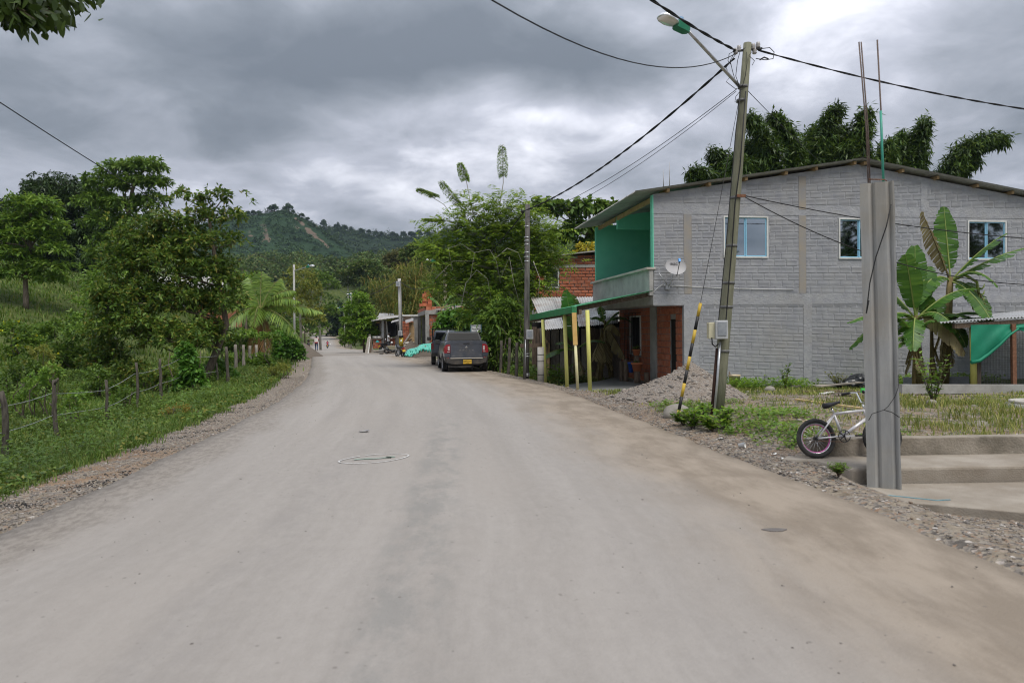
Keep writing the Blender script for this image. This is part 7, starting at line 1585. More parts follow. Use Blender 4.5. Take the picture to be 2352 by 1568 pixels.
# --- middle distance
def simple_tree(label, Y, base_px, trunk_px, bl, mat, dens, L, seed, tr=(.15, .06), bark=m_bark, W=.45, K=7, grp='trees in the middle distance', upb=.15, **kw):
    b = gb(*base_px, Y); return tree(label, b, [b]+[at(x, y, Y) for x, y in trunk_px], pxblobs(Y, bl), mat, dens, K, L, W, .3, seed, tr, bark, group=grp, upb=upb, twigs=.06, **kw)
simple_tree('sparse yellowing tree behind the slim concrete pole', 62, (690, 775), [(690, 730), (688, 690)], [(690, 640, 36, 26, 0, .7), (660, 665, 32, 26, 0, .8), (715, 670, 30, 28, 0, .8), (690, 700, 45, 30), (655, 720, 30, 30), (720, 730, 28, 28), (690, 620, 22, 14, 0, .5)], l_yellow, 3.4, .26, 20, bark=m_barkp)
simple_tree('light green tree crown behind the coconut palm', 52, (565, 770), [(565, 710)], [(560, 650, 34, 24), (540, 680, 30, 26), (590, 670, 36, 26), (615, 700, 28, 28)], l_almond, 4.5, .26, 21)
simple_tree('slender pale-trunked tree beside the far road', 96, (736, 780), [(734, 740), (735, 700), (740, 665)], [(735, 640, 34, 16), (715, 655, 22, 14), (758, 655, 24, 14), (740, 690, 30, 14, 0, .6), (755, 715, 26, 16), (715, 735, 26, 24), (735, 750, 22, 22)], l_mid, 2.2, .40, 22, (.18, .08), m_barkp)
simple_tree('bushy tree on the left bank beyond the sand heap', 105, (700, 785), [(700, 760)], [(695, 750, 30, 26), (668, 745, 26, 26), (722, 765, 18, 16)], l_mid, 2.2, .4, 23)
simple_tree('bright leafy tree standing beside the roadside stall', 60, (838, 806), [(835, 780), (828, 740), (826, 700)], [(826, 686, 17, 16), (815, 712, 24, 20), (838, 715, 20, 22), (803, 738, 20, 16), (830, 745, 30, 22), (848, 735, 18, 18), (815, 768, 30, 20), (838, 778, 24, 20), (800, 785, 18, 18), (858, 765, 14, 18)], l_street, 8, .25, 24, (.14, .06), W=.42, K=8)
simple_tree('dark tree arching over the far bend', 190, (790, 770), [(790, 740)], [(790, 720, 36, 20), (770, 715, 26, 18), (815, 735, 26, 24), (775, 738, 14, 12)], l_mango, 1.6, .8, 25)
simple_tree('second dark tree closing the far bend', 215, (765, 768), [(765, 740)], [(765, 740, 34, 22), (740, 730, 26, 24), (790, 752, 24, 16), (770, 765, 14, 9)], l_mango, 1.4, .9, 26)
simple_tree('broad dark umbrella tree in the valley woods', 150, (830, 760), [(830, 700), (832, 650)], [(835, 615, 40, 16), (800, 630, 34, 14), (870, 630, 34, 16), (835, 650, 46, 16), (870, 660, 30, 16)], l_wood, 1.7, .6, 27, (.3, .12))
simple_tree('flat-crowned tree below the umbrella tree', 125, (860, 765), [(860, 720), (858, 690)], [(858, 668, 40, 12), (830, 680, 30, 12), (885, 685, 28, 14), (850, 700, 40, 18)], l_wood, 2.0, .5, 28, (.25, .1))
simple_tree('brownish tree on the wooded slope', 170, (920, 760), [(920, 660)], [(915, 600, 34, 24), (945, 615, 30, 26), (895, 625, 28, 22), (930, 645, 40, 24)], leafmat('brownish_leaves', G((.05, .05, .02), (.08, .065, .028), (.06, .075, .022)), .7, .25), 1.8, .6, 29, (.3, .12))
simple_tree('tall dark tree at the right of the valley', 110, (960, 770), [(962, 680), (965, 600)], [(965, 575, 36, 24), (985, 605, 34, 28), (940, 590, 24, 20), (970, 650, 40, 30)], l_wood, 2.2, .45, 30, (.3, .12))
simple_tree('green tree behind the unfinished house', 72, (1000, 775), [(1000, 700)], [(1000, 660, 40, 30), (970, 690, 34, 26), (1030, 690, 34, 30), (940, 705, 30, 20)], l_mid, 3.4, .32, 31)
def goldclump(label, Y, px, pyb, seed, spread, top):
    rng = np.random.RandomState(seed); b = gb(px, pyb, Y); t = thing('bamboo_clump', label, 'bamboo', b); mb = MB(); Cs = []; Ns = []
    for i in range(16):
        a = at(px+rng.randn()*spread*.35, pyb, Y+rng.randn()*1.0); a.z = gz1(a.x, a.y); e = at(px+rng.randn()*spread, top+abs(rng.randn())*28, a.y); mid = a.lerp(e, .55)+Vector((0, 0, .4)); pts = [a-b, mid-b, e-b]; mb.tube(pts, [.030, .024, .010], 6)
        for q in np.linspace(.15, 1, 26):
            p = a.lerp(e, q)-b; Cs.append(np.array(p)+rng.randn(3)*.55*(1.3-q*.6)); Ns.append(nrm(rng.randn(3)))
    obj('culms', mb, M('golden_culm', (.36, .24, .06), (.45, .32, .10), 3, .5) if 'golden_culm' not in bpy.data.materials else bpy.data.materials['golden_culm'], t); C = np.array(Cs); V, F = rosettes(C, np.array(Ns), 16, .42, .16, .5, rng, .3, -.1, .9); obj('foliage', npmesh('foliage', V, F), l_gold, t)
goldclump('golden bamboo clump behind the lamp pole', 66, 945, 760, 5, 30, 600); goldclump('second golden bamboo clump left of the first', 76, 905, 762, 6, 26, 630)
# --- big feathery tree on the right
def feathers(C, Nn, K, L, W, droop, rng, out=.5, upb=.15, pairs=5):
    n = len(C)*K; A = np.repeat(C, K, 0)+rng.randn(n, 3)*L*.35; D = nrm(np.repeat(Nn, K, 0)*out+rng.randn(n, 3)*.55+np.array([0, 0, upb])); S = nrm(np.cross(D, np.array([0, 0, 1.])+rng.randn(n, 3)*.2)); l = L*rng.uniform(.7, 1.25, n)
    Ps, Ds, Ls = [], [], []
    for j in range(pairs):
        t = (j+1)/pairs; p = A+D*(l*t)[:, None]-np.array([0, 0, 1])*(droop*l*t*t)[:, None]; ll = l*.42*math.sin(math.pi*(.15+.75*t))
        for s in (-1, 1): Ps.append(p); Ds.append(S*s+D*.45+np.array([0, 0, -.25])); Ls.append(ll)
    P = np.concatenate(Ps); D = np.concatenate(Ds); Ll = np.concatenate(Ls); return leaf_quads(P, D, Ll, Ll*W, .15, rng, .6)
FY = 31.5; b = gb(1150, 835, FY)
ft = tree('large feathery-leaved tree with long curling shoots beside the pickup', b, [b, at(1155, 780, FY), at(1150, 700, FY), at(1140, 620, FY), at(1130, 540, FY)],
     pxblobs(FY, [(1085, 480, 40, 30, 0, .6), (1140, 490, 45, 32, 0, .7), (1195, 495, 40, 30, 0, .7), (1040, 530, 45, 34, 0, .7), (1105, 540, 60, 40), (1175, 545, 60, 40), (1235, 545, 50, 40), (1010, 590, 40, 34), (1070, 600, 60, 42), (1140, 610, 60, 42), (1210, 610, 55, 42), (1258, 600, 36, 40), (1050, 650, 40, 40), (1110, 670, 55, 44), (1180, 680, 55, 44), (1232, 660, 40, 40), (1100, 735, 40, 34), (1150, 745, 45, 40), (1000, 560, 30, 22, 0, .7), (1015, 660, 30, 24, 0, .7)]), l_feather, 8.5, 2, .56, .34, .35, 40, (.24, .09), bark=m_barkp, upb=.1, maker=feathers, out=.8, twigs=.12, rough=.9)
fl = ft.location
def shoot(pts, L, spikes, seed):
    """long bare shoot ending in a plume of drooping pinnae"""
    rng = np.random.RandomState(seed); P = [at(x, y, FY+(.3 if L else -1.3))-fl for x, y in pts]; k = 1 if L else .5; mb = MB(); mb.tube(P, [.035*k, .022*k, .010*k], 6); o = obj('shoot', mb, m_barkp, ft)
    if not spikes: return
    i0, i1 = spikes; A = at(*i0, FY+.3)-fl; B = at(*i1, FY+.3)-fl; n = 20; d = nrm(np.array(B-A)); V = []; F = []; Pp, Dd, Ll = [], [], []
    for i in range(n):
        t = i/(n-1); p = np.array(A)+(np.array(B)-np.array(A))*t; ln = L*(.55+.45*math.sin(math.pi*(.15+.8*t)))
        for s in (-1, 1, -1, 1):
            dd = nrm(np.array([s*1.0, rng.randn()*.45, .15])-d*.15); m = 6
            for j in range(m):
                q = j/m; pp_ = p+dd*ln*q-np.array([0, 0, ln*.65*q*q])
                for r_ in (-1, 1): Pp.append(pp_); Dd.append(np.cross(dd, [0, r_, .2])+dd*.7+np.array([0, 0, -.5])); Ll.append(.082)
    V, F = leaf_quads(np.array(Pp), np.array(Dd), np.array(Ll), np.array(Ll)*.5, .2, rng, .5); obj('plume', npmesh('plume', V, F), l_feather, o)
shoot([(1150, 560), (1148, 470), (1156, 420), (1154, 333)], .27, ((1155, 402), (1153, 334)), 1); shoot([(1120, 580), (1090, 500), (1082, 470), (1072, 420), (1060, 374)], .25, ((1070, 412), (1057, 374)), 2)
shoot([(1110, 590), (1075, 540), (1045, 505), (1020, 470), (960, 433)], .24, ((1003, 449), (962, 433)), 3); shoot([(1115, 590), (1080, 530), (1055, 470), (1012, 415)], .26, ((1055, 468), (1014, 417)), 4); shoot([(1110, 600), (1080, 520), (1030, 508), (972, 502)], .24, ((1014, 505), (974, 503)), 5)
for k, pts in enumerate([[(1080, 640), (1090, 580), (1125, 573), (1140, 600), (1150, 650)], [(1130, 600), (1165, 570), (1190, 580), (1205, 620)], [(1060, 700), (1070, 650), (1095, 620), (1120, 640), (1130, 700)], [(1150, 640), (1170, 590), (1180, 650), (1200, 720)], [(1225, 600), (1240, 640), (1235, 690)], [(1040, 620), (1030, 570), (1060, 560), (1090, 580)], [(1000, 640), (1040, 600), (1090, 600)]]): shoot(pts, 0, None, 20+k)
bush('creeper', 'dense creeper hanging from the feathery tree beside the pickup', pxblobs(29.5, [(1135, 745, 36, 44), (1165, 720, 34, 40), (1120, 800, 30, 36), (1160, 790, 34, 36), (1185, 770, 20, 30), (1140, 835, 30, 16)]), l_mid, 9, 8, .22, .34, 13, cat='creeper', droop=.6)
bush('creeper', 'broad-leaved creeper with lilac flowers above the pickup', pxblobs(38, [(1050, 735, 38, 28), (1025, 752, 26, 18), (1080, 750, 26, 22), (1060, 765, 40, 16)]), l_vine, 14, 6, .20, .7, 14, (30, m_pflower, .10), cat='creeper', droop=.6)
b = gb(1380, 800, 46); tree('open-branched tree with large leaves behind the mint green balcony', b, [b, at(1370, 700, 46), at(1360, 600, 46), at(1350, 540, 46)], pxblobs(46, [(1300, 480, 34, 18), (1350, 475, 40, 18), (1395, 480, 30, 18), (1260, 470, 30, 16), (1330, 520, 34, 20), (1385, 530, 30, 22), (1290, 540, 30, 20), (1350, 570, 34, 20), (1230, 480, 24, 16), (1320, 610, 30, 20)]), l_mid, 3.6, 7, .42, .6, .5, 44, (.22, .10), m_barkp, twigs=.35, upb=-.1)
bush('shrub', 'yellow-leaved shrub under the open-branched tree', pxblobs(41, [(1345, 572, 20, 12), (1330, 585, 14, 10)]), leafmat('yellow_leaves', G((.40, .27, .02), (.30, .24, .03), (.12, .14, .03)), .6, .35), 6, 6, .25, .6, 15)
for k, (x, y0, y1) in enumerate(((1224, 470, 414), (1232, 470, 428), (1248, 460, 420), (1282, 465, 408), (1350, 455, 410), (1362, 455, 425), (1538, 430, 372), (1524, 430, 388))): 
    if k > 5: shoot([(x, y0), (x-1, y1)], 0, None, 60+k)
# --- bamboo behind the grey house
def bamboo(label, Y, plumes, seed):
    rng = np.random.RandomState(seed); b0 = at(plumes[len(plumes)//2][0][0][0], 700, Y); b = Vector((b0.x, Y, gz1(b0.x, Y))); t = thing('bamboo_clump', label, 'bamboo', b, 0, 'bamboo behind the grey house'); cm = MB(); Ps, Ds, Ls = [], [], []
    for pts, wpx in plumes:
        dyy = rng.uniform(-1.5, 1.5); P = [np.array(at(x, y, Y+dyy)-b) for x, y in pts]; root = P[-1].copy(); root[2] = 0; root[0] = root[0]*.6; full = P+[root]
        cm.tube([Vector(p) for p in full], [.015, .03, .045, .06], 6)
        ts = np.concatenate([[0], np.cumsum([np.linalg.norm(P[i+1]-P[i]) for i in range(len(P)-1)])]); w = wpx*1.35*Y/FPX
        for q in np.linspace(0, 1, int(30*ts[-1]/4)+14):
            s = q*ts[-1]; c = np.array([np.interp(s, ts, [p[k] for p in P]) for k in range(3)]); ww = w*(.25+.75*min(1, q*2.2))*rng.uniform(.55, 1.15)
            for m in range(15):
                o = nrm(rng.randn(3))*ww*rng.rand()**.5; a = c+o*np.array([1, 1, .8])
                for j in range(7): Ps.append(a+rng.randn(3)*.16); Ds.append(o/max(ww, .01)*.55+np.array([0, 0, -.4])+rng.randn(3)*.65); Ls.append(.40*rng.uniform(.7, 1.3))
    V, F = leaf_quads(np.array(Ps), np.array(Ds), np.array(Ls), np.array(Ls)*.21, .25, rng, 1); obj('culms', cm, M('green_culm', (.10, .13, .04), (.16, .17, .06), 3, .5) if 'green_culm' not in bpy.data.materials else bpy.data.materials['green_culm'], t); obj('foliage', npmesh('foliage', V, F), l_bamboo, t)
bamboo('left bamboo clump drooping over the grey roof beside the leaning pole', 40, [([(1722, 270), (1745, 300), (1765, 350), (1775, 430)], 20), ([(1772, 268), (1800, 290), (1822, 345), (1830, 430)], 20), ([(1640, 352), (1655, 362), (1665, 400), (1670, 450)], 26), ([(1720, 330), (1740, 360), (1750, 400), (1755, 450)], 28), ([(1590, 400), (1610, 400), (1625, 430)], 18), ([(1690, 360), (1700, 390), (1705, 440)], 24)], 1)
bamboo('tall central bamboo clump behind the roof ridge', 41, [([(1925, 247), (1905, 275), (1890, 330), (1885, 420)], 26), ([(1870, 300), (1865, 340), (1860, 410)], 24), ([(1990, 258), (1980, 290), (1975, 340), (1970, 420)], 22), ([(1930, 300), (1920, 350), (1915, 420)], 28), ([(1945, 340), (1950, 380), (1950, 430)], 26), ([(1900, 350), (1895, 400), (1890, 440)], 30)], 2)
bamboo('right bamboo clump with a plume leaning far out over the roof', 42, [([(2072, 310), (2065, 340), (2055, 400), (2050, 440)], 22), ([(2125, 278), (2115, 310), (2105, 360), (2100, 420)], 14), ([(2305, 320), (2260, 322), (2215, 345), (2180, 385), (2165, 430)], 20), ([(2240, 365), (2210, 375), (2190, 410)], 18), ([(2040, 330), (2030, 370), (2025, 430)], 18), ([(2105, 350), (2095, 390), (2090, 430)], 16)], 3)
# --- banana plants
m_bstem = M('banana_stem', (.10, .085, .03), (.20, .15, .06), 4, .8, .4, 20, stretch=(5, 5, 1), dirt=(.07, .04, .02), damt=.7, dscale=2); m_bleaf = leafmat('banana_leaves', G((.032, .074, .018), (.046, .10, .023), (.068, .128, .028)), .4, .35, .15); m_bdead = leafmat('dead_banana_leaves', G((.15, .11, .08), (.22, .17, .12), (.10, .07, .05)), .85, .15); m_brib = M('banana_midrib', (.20, .26, .06), (.26, .32, .09), 3, .5)
def banana_leaf(parent, base, d, L, Wd, droop, rng, torn=.2, dead=False, roll=0.0):
    d = nrm(np.array(d, float)); n = 26; hor = np.array([d[0], d[1], 0]); 
    pts = [np.array(base)+d*L*t-np.array([0, 0, 1])*droop*L*t**2.2 for t in np.linspace(0, 1, n)]; V = []; F = []; pet = 4
    sd0 = nrm(np.cross(d, [0, 0, 1.]) if abs(d[2]) < .99 else np.array([1., 0, 0])); sd0 = np.cos(roll)*sd0+np.sin(roll)*nrm(np.cross(sd0, d))
    for s in (-1, 1):
        skew = 0; off = 0.0
        for i in range(pet, n-1):
            t0, t1 = i/(n-1), (i+1)/(n-1); u0, u1 = (i-pet)/(n-1-pet), (i+1-pet)/(n-1-pet)
            if rng.rand() < torn: off = rng.uniform(-.25, .25)
            w0 = Wd*.5*max(.02, math.sin(math.pi*min(1, u0*.92+.06)))**.55; w1 = Wd*.5*max(.02, math.sin(math.pi*min(1, u1*.92+.06)))**.55; tg = nrm(pts[i+1]-pts[i]); nn = nrm(np.cross(tg, sd0)); gap = .9 if rng.rand() < torn else 1.0
            fall = (-.28 if not dead else -1.3)*1.0
            def out(p, w): return p+sd0*s*w+np.array([0, 0, fall*w*(.6 if not dead else 1)])+tg*w*.25+np.array([0, 0, off*w])+nn*.02
            a, b2 = pts[i], pts[i]*(1-gap)+pts[i+1]*gap; k = len(V); V += [a, b2, (b2+out(b2, w1))/2+nn*.015, out(b2, w1)+rng.randn(3)*.012, out(a, w0)+rng.randn(3)*.012, (a+out(a, w0))/2+nn*.015]; F += [(k, k+1, k+2, k+5), (k+5, k+2, k+3, k+4)]
    o = obj('leaf', npmesh('leaf', V, F), m_bdead if dead else m_bleaf, parent); obj('midrib', MB().tube([Vector(p) for p in pts], [.028, .018, .006], 6), m_brib if not dead else m_bstem, o)
def banana(label, base, h, leaves, seed, r=.11, lean=(0, 0), group='banana plants', skirts=3):
    rng = np.random.RandomState(seed); t = thing('banana_plant', label, 'banana plant', base, 0, group); top = np.array([lean[0], lean[1], h]); mb = MB(); mb.tube([Vector((0, 0, -.1)), Vector(top*.5)+Vector((.01, 0, 0)), Vector(top)], [r, r*.8, r*.5], 12); obj('stem', mb, m_bstem, t)
    for (dx, dy, dz, L, Wd, dr, torn, dead) in leaves: banana_leaf(t, top-np.array([0, 0, .12]), (dx, dy, dz), L*1.12, Wd*1.25, dr, rng, torn, dead)
    for k in range(skirts):
        a = rng.rand()*6.28; z = h*rng.uniform(.35, .75); P = top*z/h+np.array([math.cos(a), math.sin(a), 0])*r*.8; banana_leaf(t, P, (math.cos(a)*.3, math.sin(a)*.3, -1), h*.35, .16, 0, rng, .5, True)
    return t
def bgnd(px, py, Y): P = at(px, py, Y); P.z = gz1(P.x, Y); return P
B1 = bgnd(2112, 885, 18.3)
banana('banana plant with upright green leaves right of the concrete column', B1, 2.0, [(-.25, -.2, 1, 1.9, .5, .15, .08, 0), (.05, .1, 1, 2.0, .55, .1, .05, 0), (.75, -.1, .8, 1.9, .55, .35, .1, 0), (-.9, -.3, .55, 1.6, .5, .75, .1, 0), (.9, .2, .25, 2.0, .55, .3, .1, 0), (-1, .2, .15, 1.5, .45, .6, .1, 0), (.5, -.5, .3, 1.1, .45, 1.1, .3, 1), (-.55, .2, .9, 1.7, .5, .25, .1, 0), (.35, .3, .95, 1.9, .5, .2, .1, 0), (-1, -.2, .35, 1.9, .5, .35, .15, 0), (.3, -.5, .5, 1.2, .5, .9, .1, 0), (-.4, -.6, .2, 1.1, .4, .9, .1, 0)], 1, .12, (-.10, 0))
B2 = bgnd(2165, 882, 19.0)
b2 = banana('tall torn-leaved banana plant with a hanging bunch by the shed', B2, 3.1, [(-.45, -.1, 1, 2.0, .35, .05, .6, 1), (-.02, .1, 1, 2.0, .55, .05, .25, 0), (.55, -.2, .75, 1.9, .55, .2, .3, 0), (.85, -.1, .55, 2.0, .55, .15, .45, 0), (-.6, -.3, .3, 1.6, .5, .8, .15, 0), (.4, -.4, .5, 1.3, .5, .8, .2, 0), (.9, .2, .1, 1.2, .45, .8, .3, 0), (.2, -.6, -.2, 1.2, .5, .7, .1, 0)], 2, .15, (.22, 0))
st_ = MB(); st_.tube([(.25, 0, 3.0), (.55, -.1, 3.15), (.85, -.15, 2.95), (.92, -.15, 2.4)], [.05, .045, .04, .03], 8); obj('fruit_stalk', st_, m_brib, b2)
for k in range(12):
    a = k*2.1; z = 2.75-.06*k; obj('fruit', MB().tube([(.9+.05*math.cos(a), -.15+.05*math.sin(a), z), (.9+.14*math.cos(a), -.15+.14*math.sin(a), z+.05), (.9+.16*math.cos(a), -.15+.16*math.sin(a), z+.14)], [.012, .022, .010], 6), m_brib, b2)
rng_ = np.random.RandomState(4); banana_leaf(b2, (.95, -.15, 2.4), (.15, -.1, -1), 1.1, .4, 0, rng_, .4, True); banana_leaf(b2, (.85, -.2, 2.7), (.35, -.2, -1), 1.3, .35, 0, rng_, .4, True)
B3 = bgnd(2140, 884, 18.8); banana('young banana sucker between the two larger plants', B3, 1.75, [(-.3, -.2, 1, 1.5, .45, .3, .05, 0), (.6, -.2, .6, 1.6, .5, .5, .05, 0), (-.7, -.3, .5, 1.5, .5, .6, .1, 0), (.1, -.6, .5, 1.3, .5, .9, .1, 0), (.3, .3, .9, 1.2, .4, .3, .05, 0), (-.8, -.2, .4, 1.0, .35, .7, .1, 0), (.2, -.6, .1, .9, .4, .6, .1, 0)], 3, .07)
B4 = bgnd(2098, 888, 17.9); banana('thin banana sucker nearest the concrete column', B4, 1.5, [(-.5, -.1, .9, 1.1, .3, .4, .05, 0), (-.9, -.1, .2, 1.0, .25, .5, .1, 0), (.3, -.3, .9, 1.0, .3, .5, .05, 0), (-.8, -.2, -.1, .8, .2, .4, .2, 0)], 5, .05, (.02, 0), skirts=1)
for k, (px, Y, h, lv, sd, lab, ln) in enumerate(((1322, 25.8, 1.3, [(-.9, -.3, .3, 1.3, .42, .5, .1, 0), (-.15, -.2, 1, 2.2, .55, .05, .05, 0), (.7, -.2, .7, 1.4, .45, .5, .1, 0), (-.6, -.3, .7, 1.1, .4, .5, .1, 0), (.2, -.5, -.5, .8, .3, .3, .4, 1)], 11, 'banana plant seen between the yellow porch posts', (0, 0)), (1378, 26.0, 2.0, [(.4, -.3, .7, 1.2, .3, .9, .3, 1), (.1, -.3, -1, 1.0, .4, 0, .5, 1), (-.3, -.3, -.8, 1.0, .4, 0, .5, 1), (.5, 0, .9, 1.2, .4, .3, .2, 0)], 12, 'dying banana plant with hanging brown leaves under the porch', (.1, 0)), (1405, 26.4, 2.3, [(-.2, -.2, 1, .9, .3, .3, .1, 0), (.7, -.2, .6, 1.2, .4, .6, .3, 0), (.4, -.4, -.6, 1.2, .4, .2, .5, 1), (-.4, -.4, .5, 1.0, .3, .5, .3, 0), (.0, -.4, -1, 1.3, .4, 0, .5, 1)], 13, 'banana plant with cut leaf stalks under the porch', (-.25, 0)), (1343, 29.5, 2.6, [(-.35, -.2, .8, 1.7, .5, .35, .05, 0), (.4, -.2, .7, 1.5, .5, .4, .1, 0), (.9, 0, .2, 1.3, .5, .4, .1, 0)], 14, 'banana leaf rising behind the zinc shack roof', (0, 0)))):
    banana(lab, bgnd(px, 868, Y), h, lv, sd, .11, ln)
b_ = bgnd(1015, 745, 43); banana('banana leaf arching over the creeper behind the pickup', b_, 3.2, [(.9, 0, .5, 1.8, .5, .45, .05, 0), (-.5, .2, .8, 1.6, .5, .4, .1, 0), (.4, .3, .8, 1.5, .5, .3, .1, 0)], 15, .12)
# --- branch of a tree hanging into the picture from the upper left
def overhang():
    rng = np.random.RandomState(77); base = Vector((-8.6, 6.4, 0)); base.z = gz1(base.x, base.y)-.1; t = thing('tree', 'tree outside the frame whose leafy branch hangs in at the upper left', 'tree', base)
    mb = MB(); tr_ = [Vector((0, 0, 0)), Vector((.1, .1, 2.2)), Vector((.3, .3, 4.6)), Vector((.4, .3, 7.5))]; mb.tube(tr_, [.22, .19, .15, .08], 12); Y0 = 8.0
    tw = []
    for k in range(24):
        a = at(-260+rng.uniform(-30, 30), -110+rng.uniform(-30, 60), Y0+rng.uniform(-.5, .8)); e = at(rng.uniform(0, 225), rng.uniform(-40, 52), Y0+rng.uniform(-.6, .7)); p = limb(mb, Vector(a)-base, Vector(e)-base, .022, .005, rng, .05, 6, 5); tw.append(p); limb(mb, tr_[2], Vector(a)-base, .06, .025, rng, .08, 5, 6)
    V = []; F = []
    for p in tw:
        for q in np.linspace(.05, 1, 46):
            i = min(int(q*(len(p)-1)), len(p)-2); f = q*(len(p)-1)-i; c = p[i]*(1-f)+p[i+1]*f
            for j in range(3):
                c2 = c+rng.randn(3)*.09; d = nrm(np.array([rng.randn()*.55+.25, rng.randn()*.55, -.75+rng.randn()*.45])); L = rng.uniform(.13, .20); s = nrm(np.cross(d, rng.randn(3))); w = L*.21; k = len(V)
                ptsq = [c2, c2+d*L*.22+s*w*.8, c2+d*L*.5+s*w, c2+d*L*.8+s*w*.55, c2+d*L, c2+d*L*.8-s*w*.55, c2+d*L*.5-s*w, c2+d*L*.22-s*w*.8]; bend = np.cross(d, s)*.02; ptsq = [x+bend*math.sin(i2*.4) for i2, x in enumerate(ptsq)]; V += ptsq; F.append(tuple(range(k, k+8)))
    C, Nn = blob_clusters([((.2, .2, 7.2), (2.2, 2.2, 1.4)), ((-1.5, .5, 6.6), (1.6, 1.6, 1.2))], 5, rng); V2, F2 = rosettes(C, Nn, 10, .16, .45, .4, rng)
    obj('trunk', mb, m_bark, t); me = bpy.data.meshes.new('branch_leaves'); me.from_pydata([tuple(v) for v in V], [], F); obj('branch_leaves', me, l_hang, t); obj('crown', npmesh('crown', V2, F2), l_hang, t)
overhang()
# --- trees behind the camera, mirrored in the upper windows
for k, (x, y, h) in enumerate(((21, -2, 8.5), (30, 3, 9.5), (38, 4, 11))):
    b = Vector((x, y, -.1)); tree(['tree mirrored in the first upper window', 'tree mirrored in the middle upper window', 'tree mirrored in the last upper window'][k], b, [b, b+Vector((.1, 0, h*.5)), b+Vector((0, 0, h*.8))], [((x, y, h*.75), (1.8, 1.8, 1.5)), ((x+1.2, y, h*.6), (1.5, 1.5, 1.0)), ((x-1.4, y, h*.62), (1.5, 1.5, 1.1)), ((x-.5, y, h*.9), (1.0, 1.0, .9))], l_mango, 3, 9, .3, .4, .3, 90+k, (.2, .08))
# ================================================================== woods, scrub and grass (nobody could count them)
def wood_mesh(name, X, Y, Z, H, Rr, per, q, mat, seed):
    rng = np.random.RandomState(seed); n = len(X); d = nrm(rng.randn(n*per, 3)); d[:, 2] = np.abs(d[:, 2])*.9-.25; rad = .5+.5*rng.rand(n*per)**.5
    Rr_ = np.repeat(Rr, per); H_ = np.repeat(H, per); C = np.stack([np.repeat(X, per), np.repeat(Y, per), np.repeat(Z, per)+H_*.62], -1)+d*np.stack([Rr_, Rr_, H_*.42], -1)*rad[:, None]
    D = nrm(d*.6+rng.randn(n*per, 3)*.7); L = q*rng.uniform(.6, 1.4, n*per)*np.repeat(np.sqrt(Rr/Rr.mean()), per); V, F = leaf_quads(C, D, L, L*.7, .2, rng); me = npmesh(name, V, F); me.materials.append(mat); o = link(bpy.data.objects.new(name, me)); o['kind'] = 'stuff'; return o
r = np.random.RandomState(31)
n = 1500; X = r.uniform(-230, 60, n); Y = 145+r.rand(n)**.8*200; keep = ((X < ledge(Y)-5) | (X > redge(Y)+5) | (Y > 250)); pxx = CX+FPX*X/Y; keep &= (pxx > 420) & (pxx < 1330); X, Y = X[keep], Y[keep]
wood_mesh('woodland', X, Y, ground_z(X, Y)-.5, r.uniform(6, 14, len(X)), r.uniform(2.4, 5, len(X)), 170, 1.15, l_wood, 1)['label'] = 'wooded slope in the valley below the hills'
n = 380; X = r.uniform(-75, 70, n); Y = r.uniform(70, 145, n); pxx = CX+FPX*X/Y; keep = ((X < ledge(Y)-4) | (X > redge(Y)+9)) & (pxx > 300) & (pxx < 1330); X, Y = X[keep], Y[keep]
wood_mesh('woodland', X, Y, ground_z(X, Y)-.3, r.uniform(3.0, 6.5, len(X)), r.uniform(1.6, 3.2, len(X)), 240, .55, l_wood, 2)['label'] = 'bushy woodland behind the shacks and roadside trees'
n = 4200; X = r.uniform(-430, -60, n); Y = r.uniform(310, 575, n); Z = hillA(X, Y); P2 = proj(np.stack([X, Y, Z], -1)); keep = (scar_mask(P2) < .02) & (P2[:, 0] > 430) & (P2[:, 0] < 1000) & (fbm(X*.03, Y*.03, 3) > .40); X, Y, Z = X[keep], Y[keep], Z[keep]
big = (fbm(X*.02+7, Y*.02, 3) > .56); wood_mesh('hill_scrub', X, Y, Z-.8, np.where(big, r.uniform(2, 4.5, len(X)), r.uniform(.6, 1.4, len(X))), np.where(big, r.uniform(1.5, 3, len(X)), r.uniform(.8, 1.8, len(X))), 30, 1.0, leafmat('hill_scrub_leaves', G((.020, .036, .018), (.028, .050, .024), (.036, .062, .030)), .9, .1, .3, .05), 3)['label'] = 'low scrub on the hill slopes'
n = 3600; X = r.uniform(-480, 420, n); Y = r.uniform(440, 790, n); Z = hillB(X, Y); P2 = proj(np.stack([X, Y, Z], -1)); keep = (P2[:, 0] > 640) & (P2[:, 0] < 1400); X, Y, Z = X[keep], Y[keep], Z[keep]
wood_mesh('hill_forest', X, Y, Z-1.5, r.uniform(3, 6, len(X)), r.uniform(2.5, 4.5, len(X)), 30, 1.8, leafmat('ridge_forest_leaves', G((.016, .027, .014), (.026, .042, .018), (.038, .058, .024)), .85, .2, .35, .03), 4)['label'] = 'forest covering the far ridge'
x_ = np.concatenate([r.uniform(-330, -120, 420), ]); y_ = 556+r.randn(420)*3; wood_mesh('ridge_scrub', x_, y_, hillA(x_, y_)-.6, r.gamma(2, .9, 420)+.6, r.uniform(.6, 1.6, 420), 26, .8, bpy.data.materials['ridge_forest_leaves'], 7)['label'] = 'ragged scrub along the hill crest'
x_ = r.uniform(-235, 60, 900); y_ = 756+r.randn(900)*4; wood_mesh('ridge_scrub', x_, y_, hillB(x_, y_)-.8, r.gamma(2, 1.5, 900)+1, r.uniform(1, 2.6, 900), 26, 1.1, bpy.data.materials['ridge_forest_leaves'], 8)['label'] = 'ragged trees along the lower ridge'
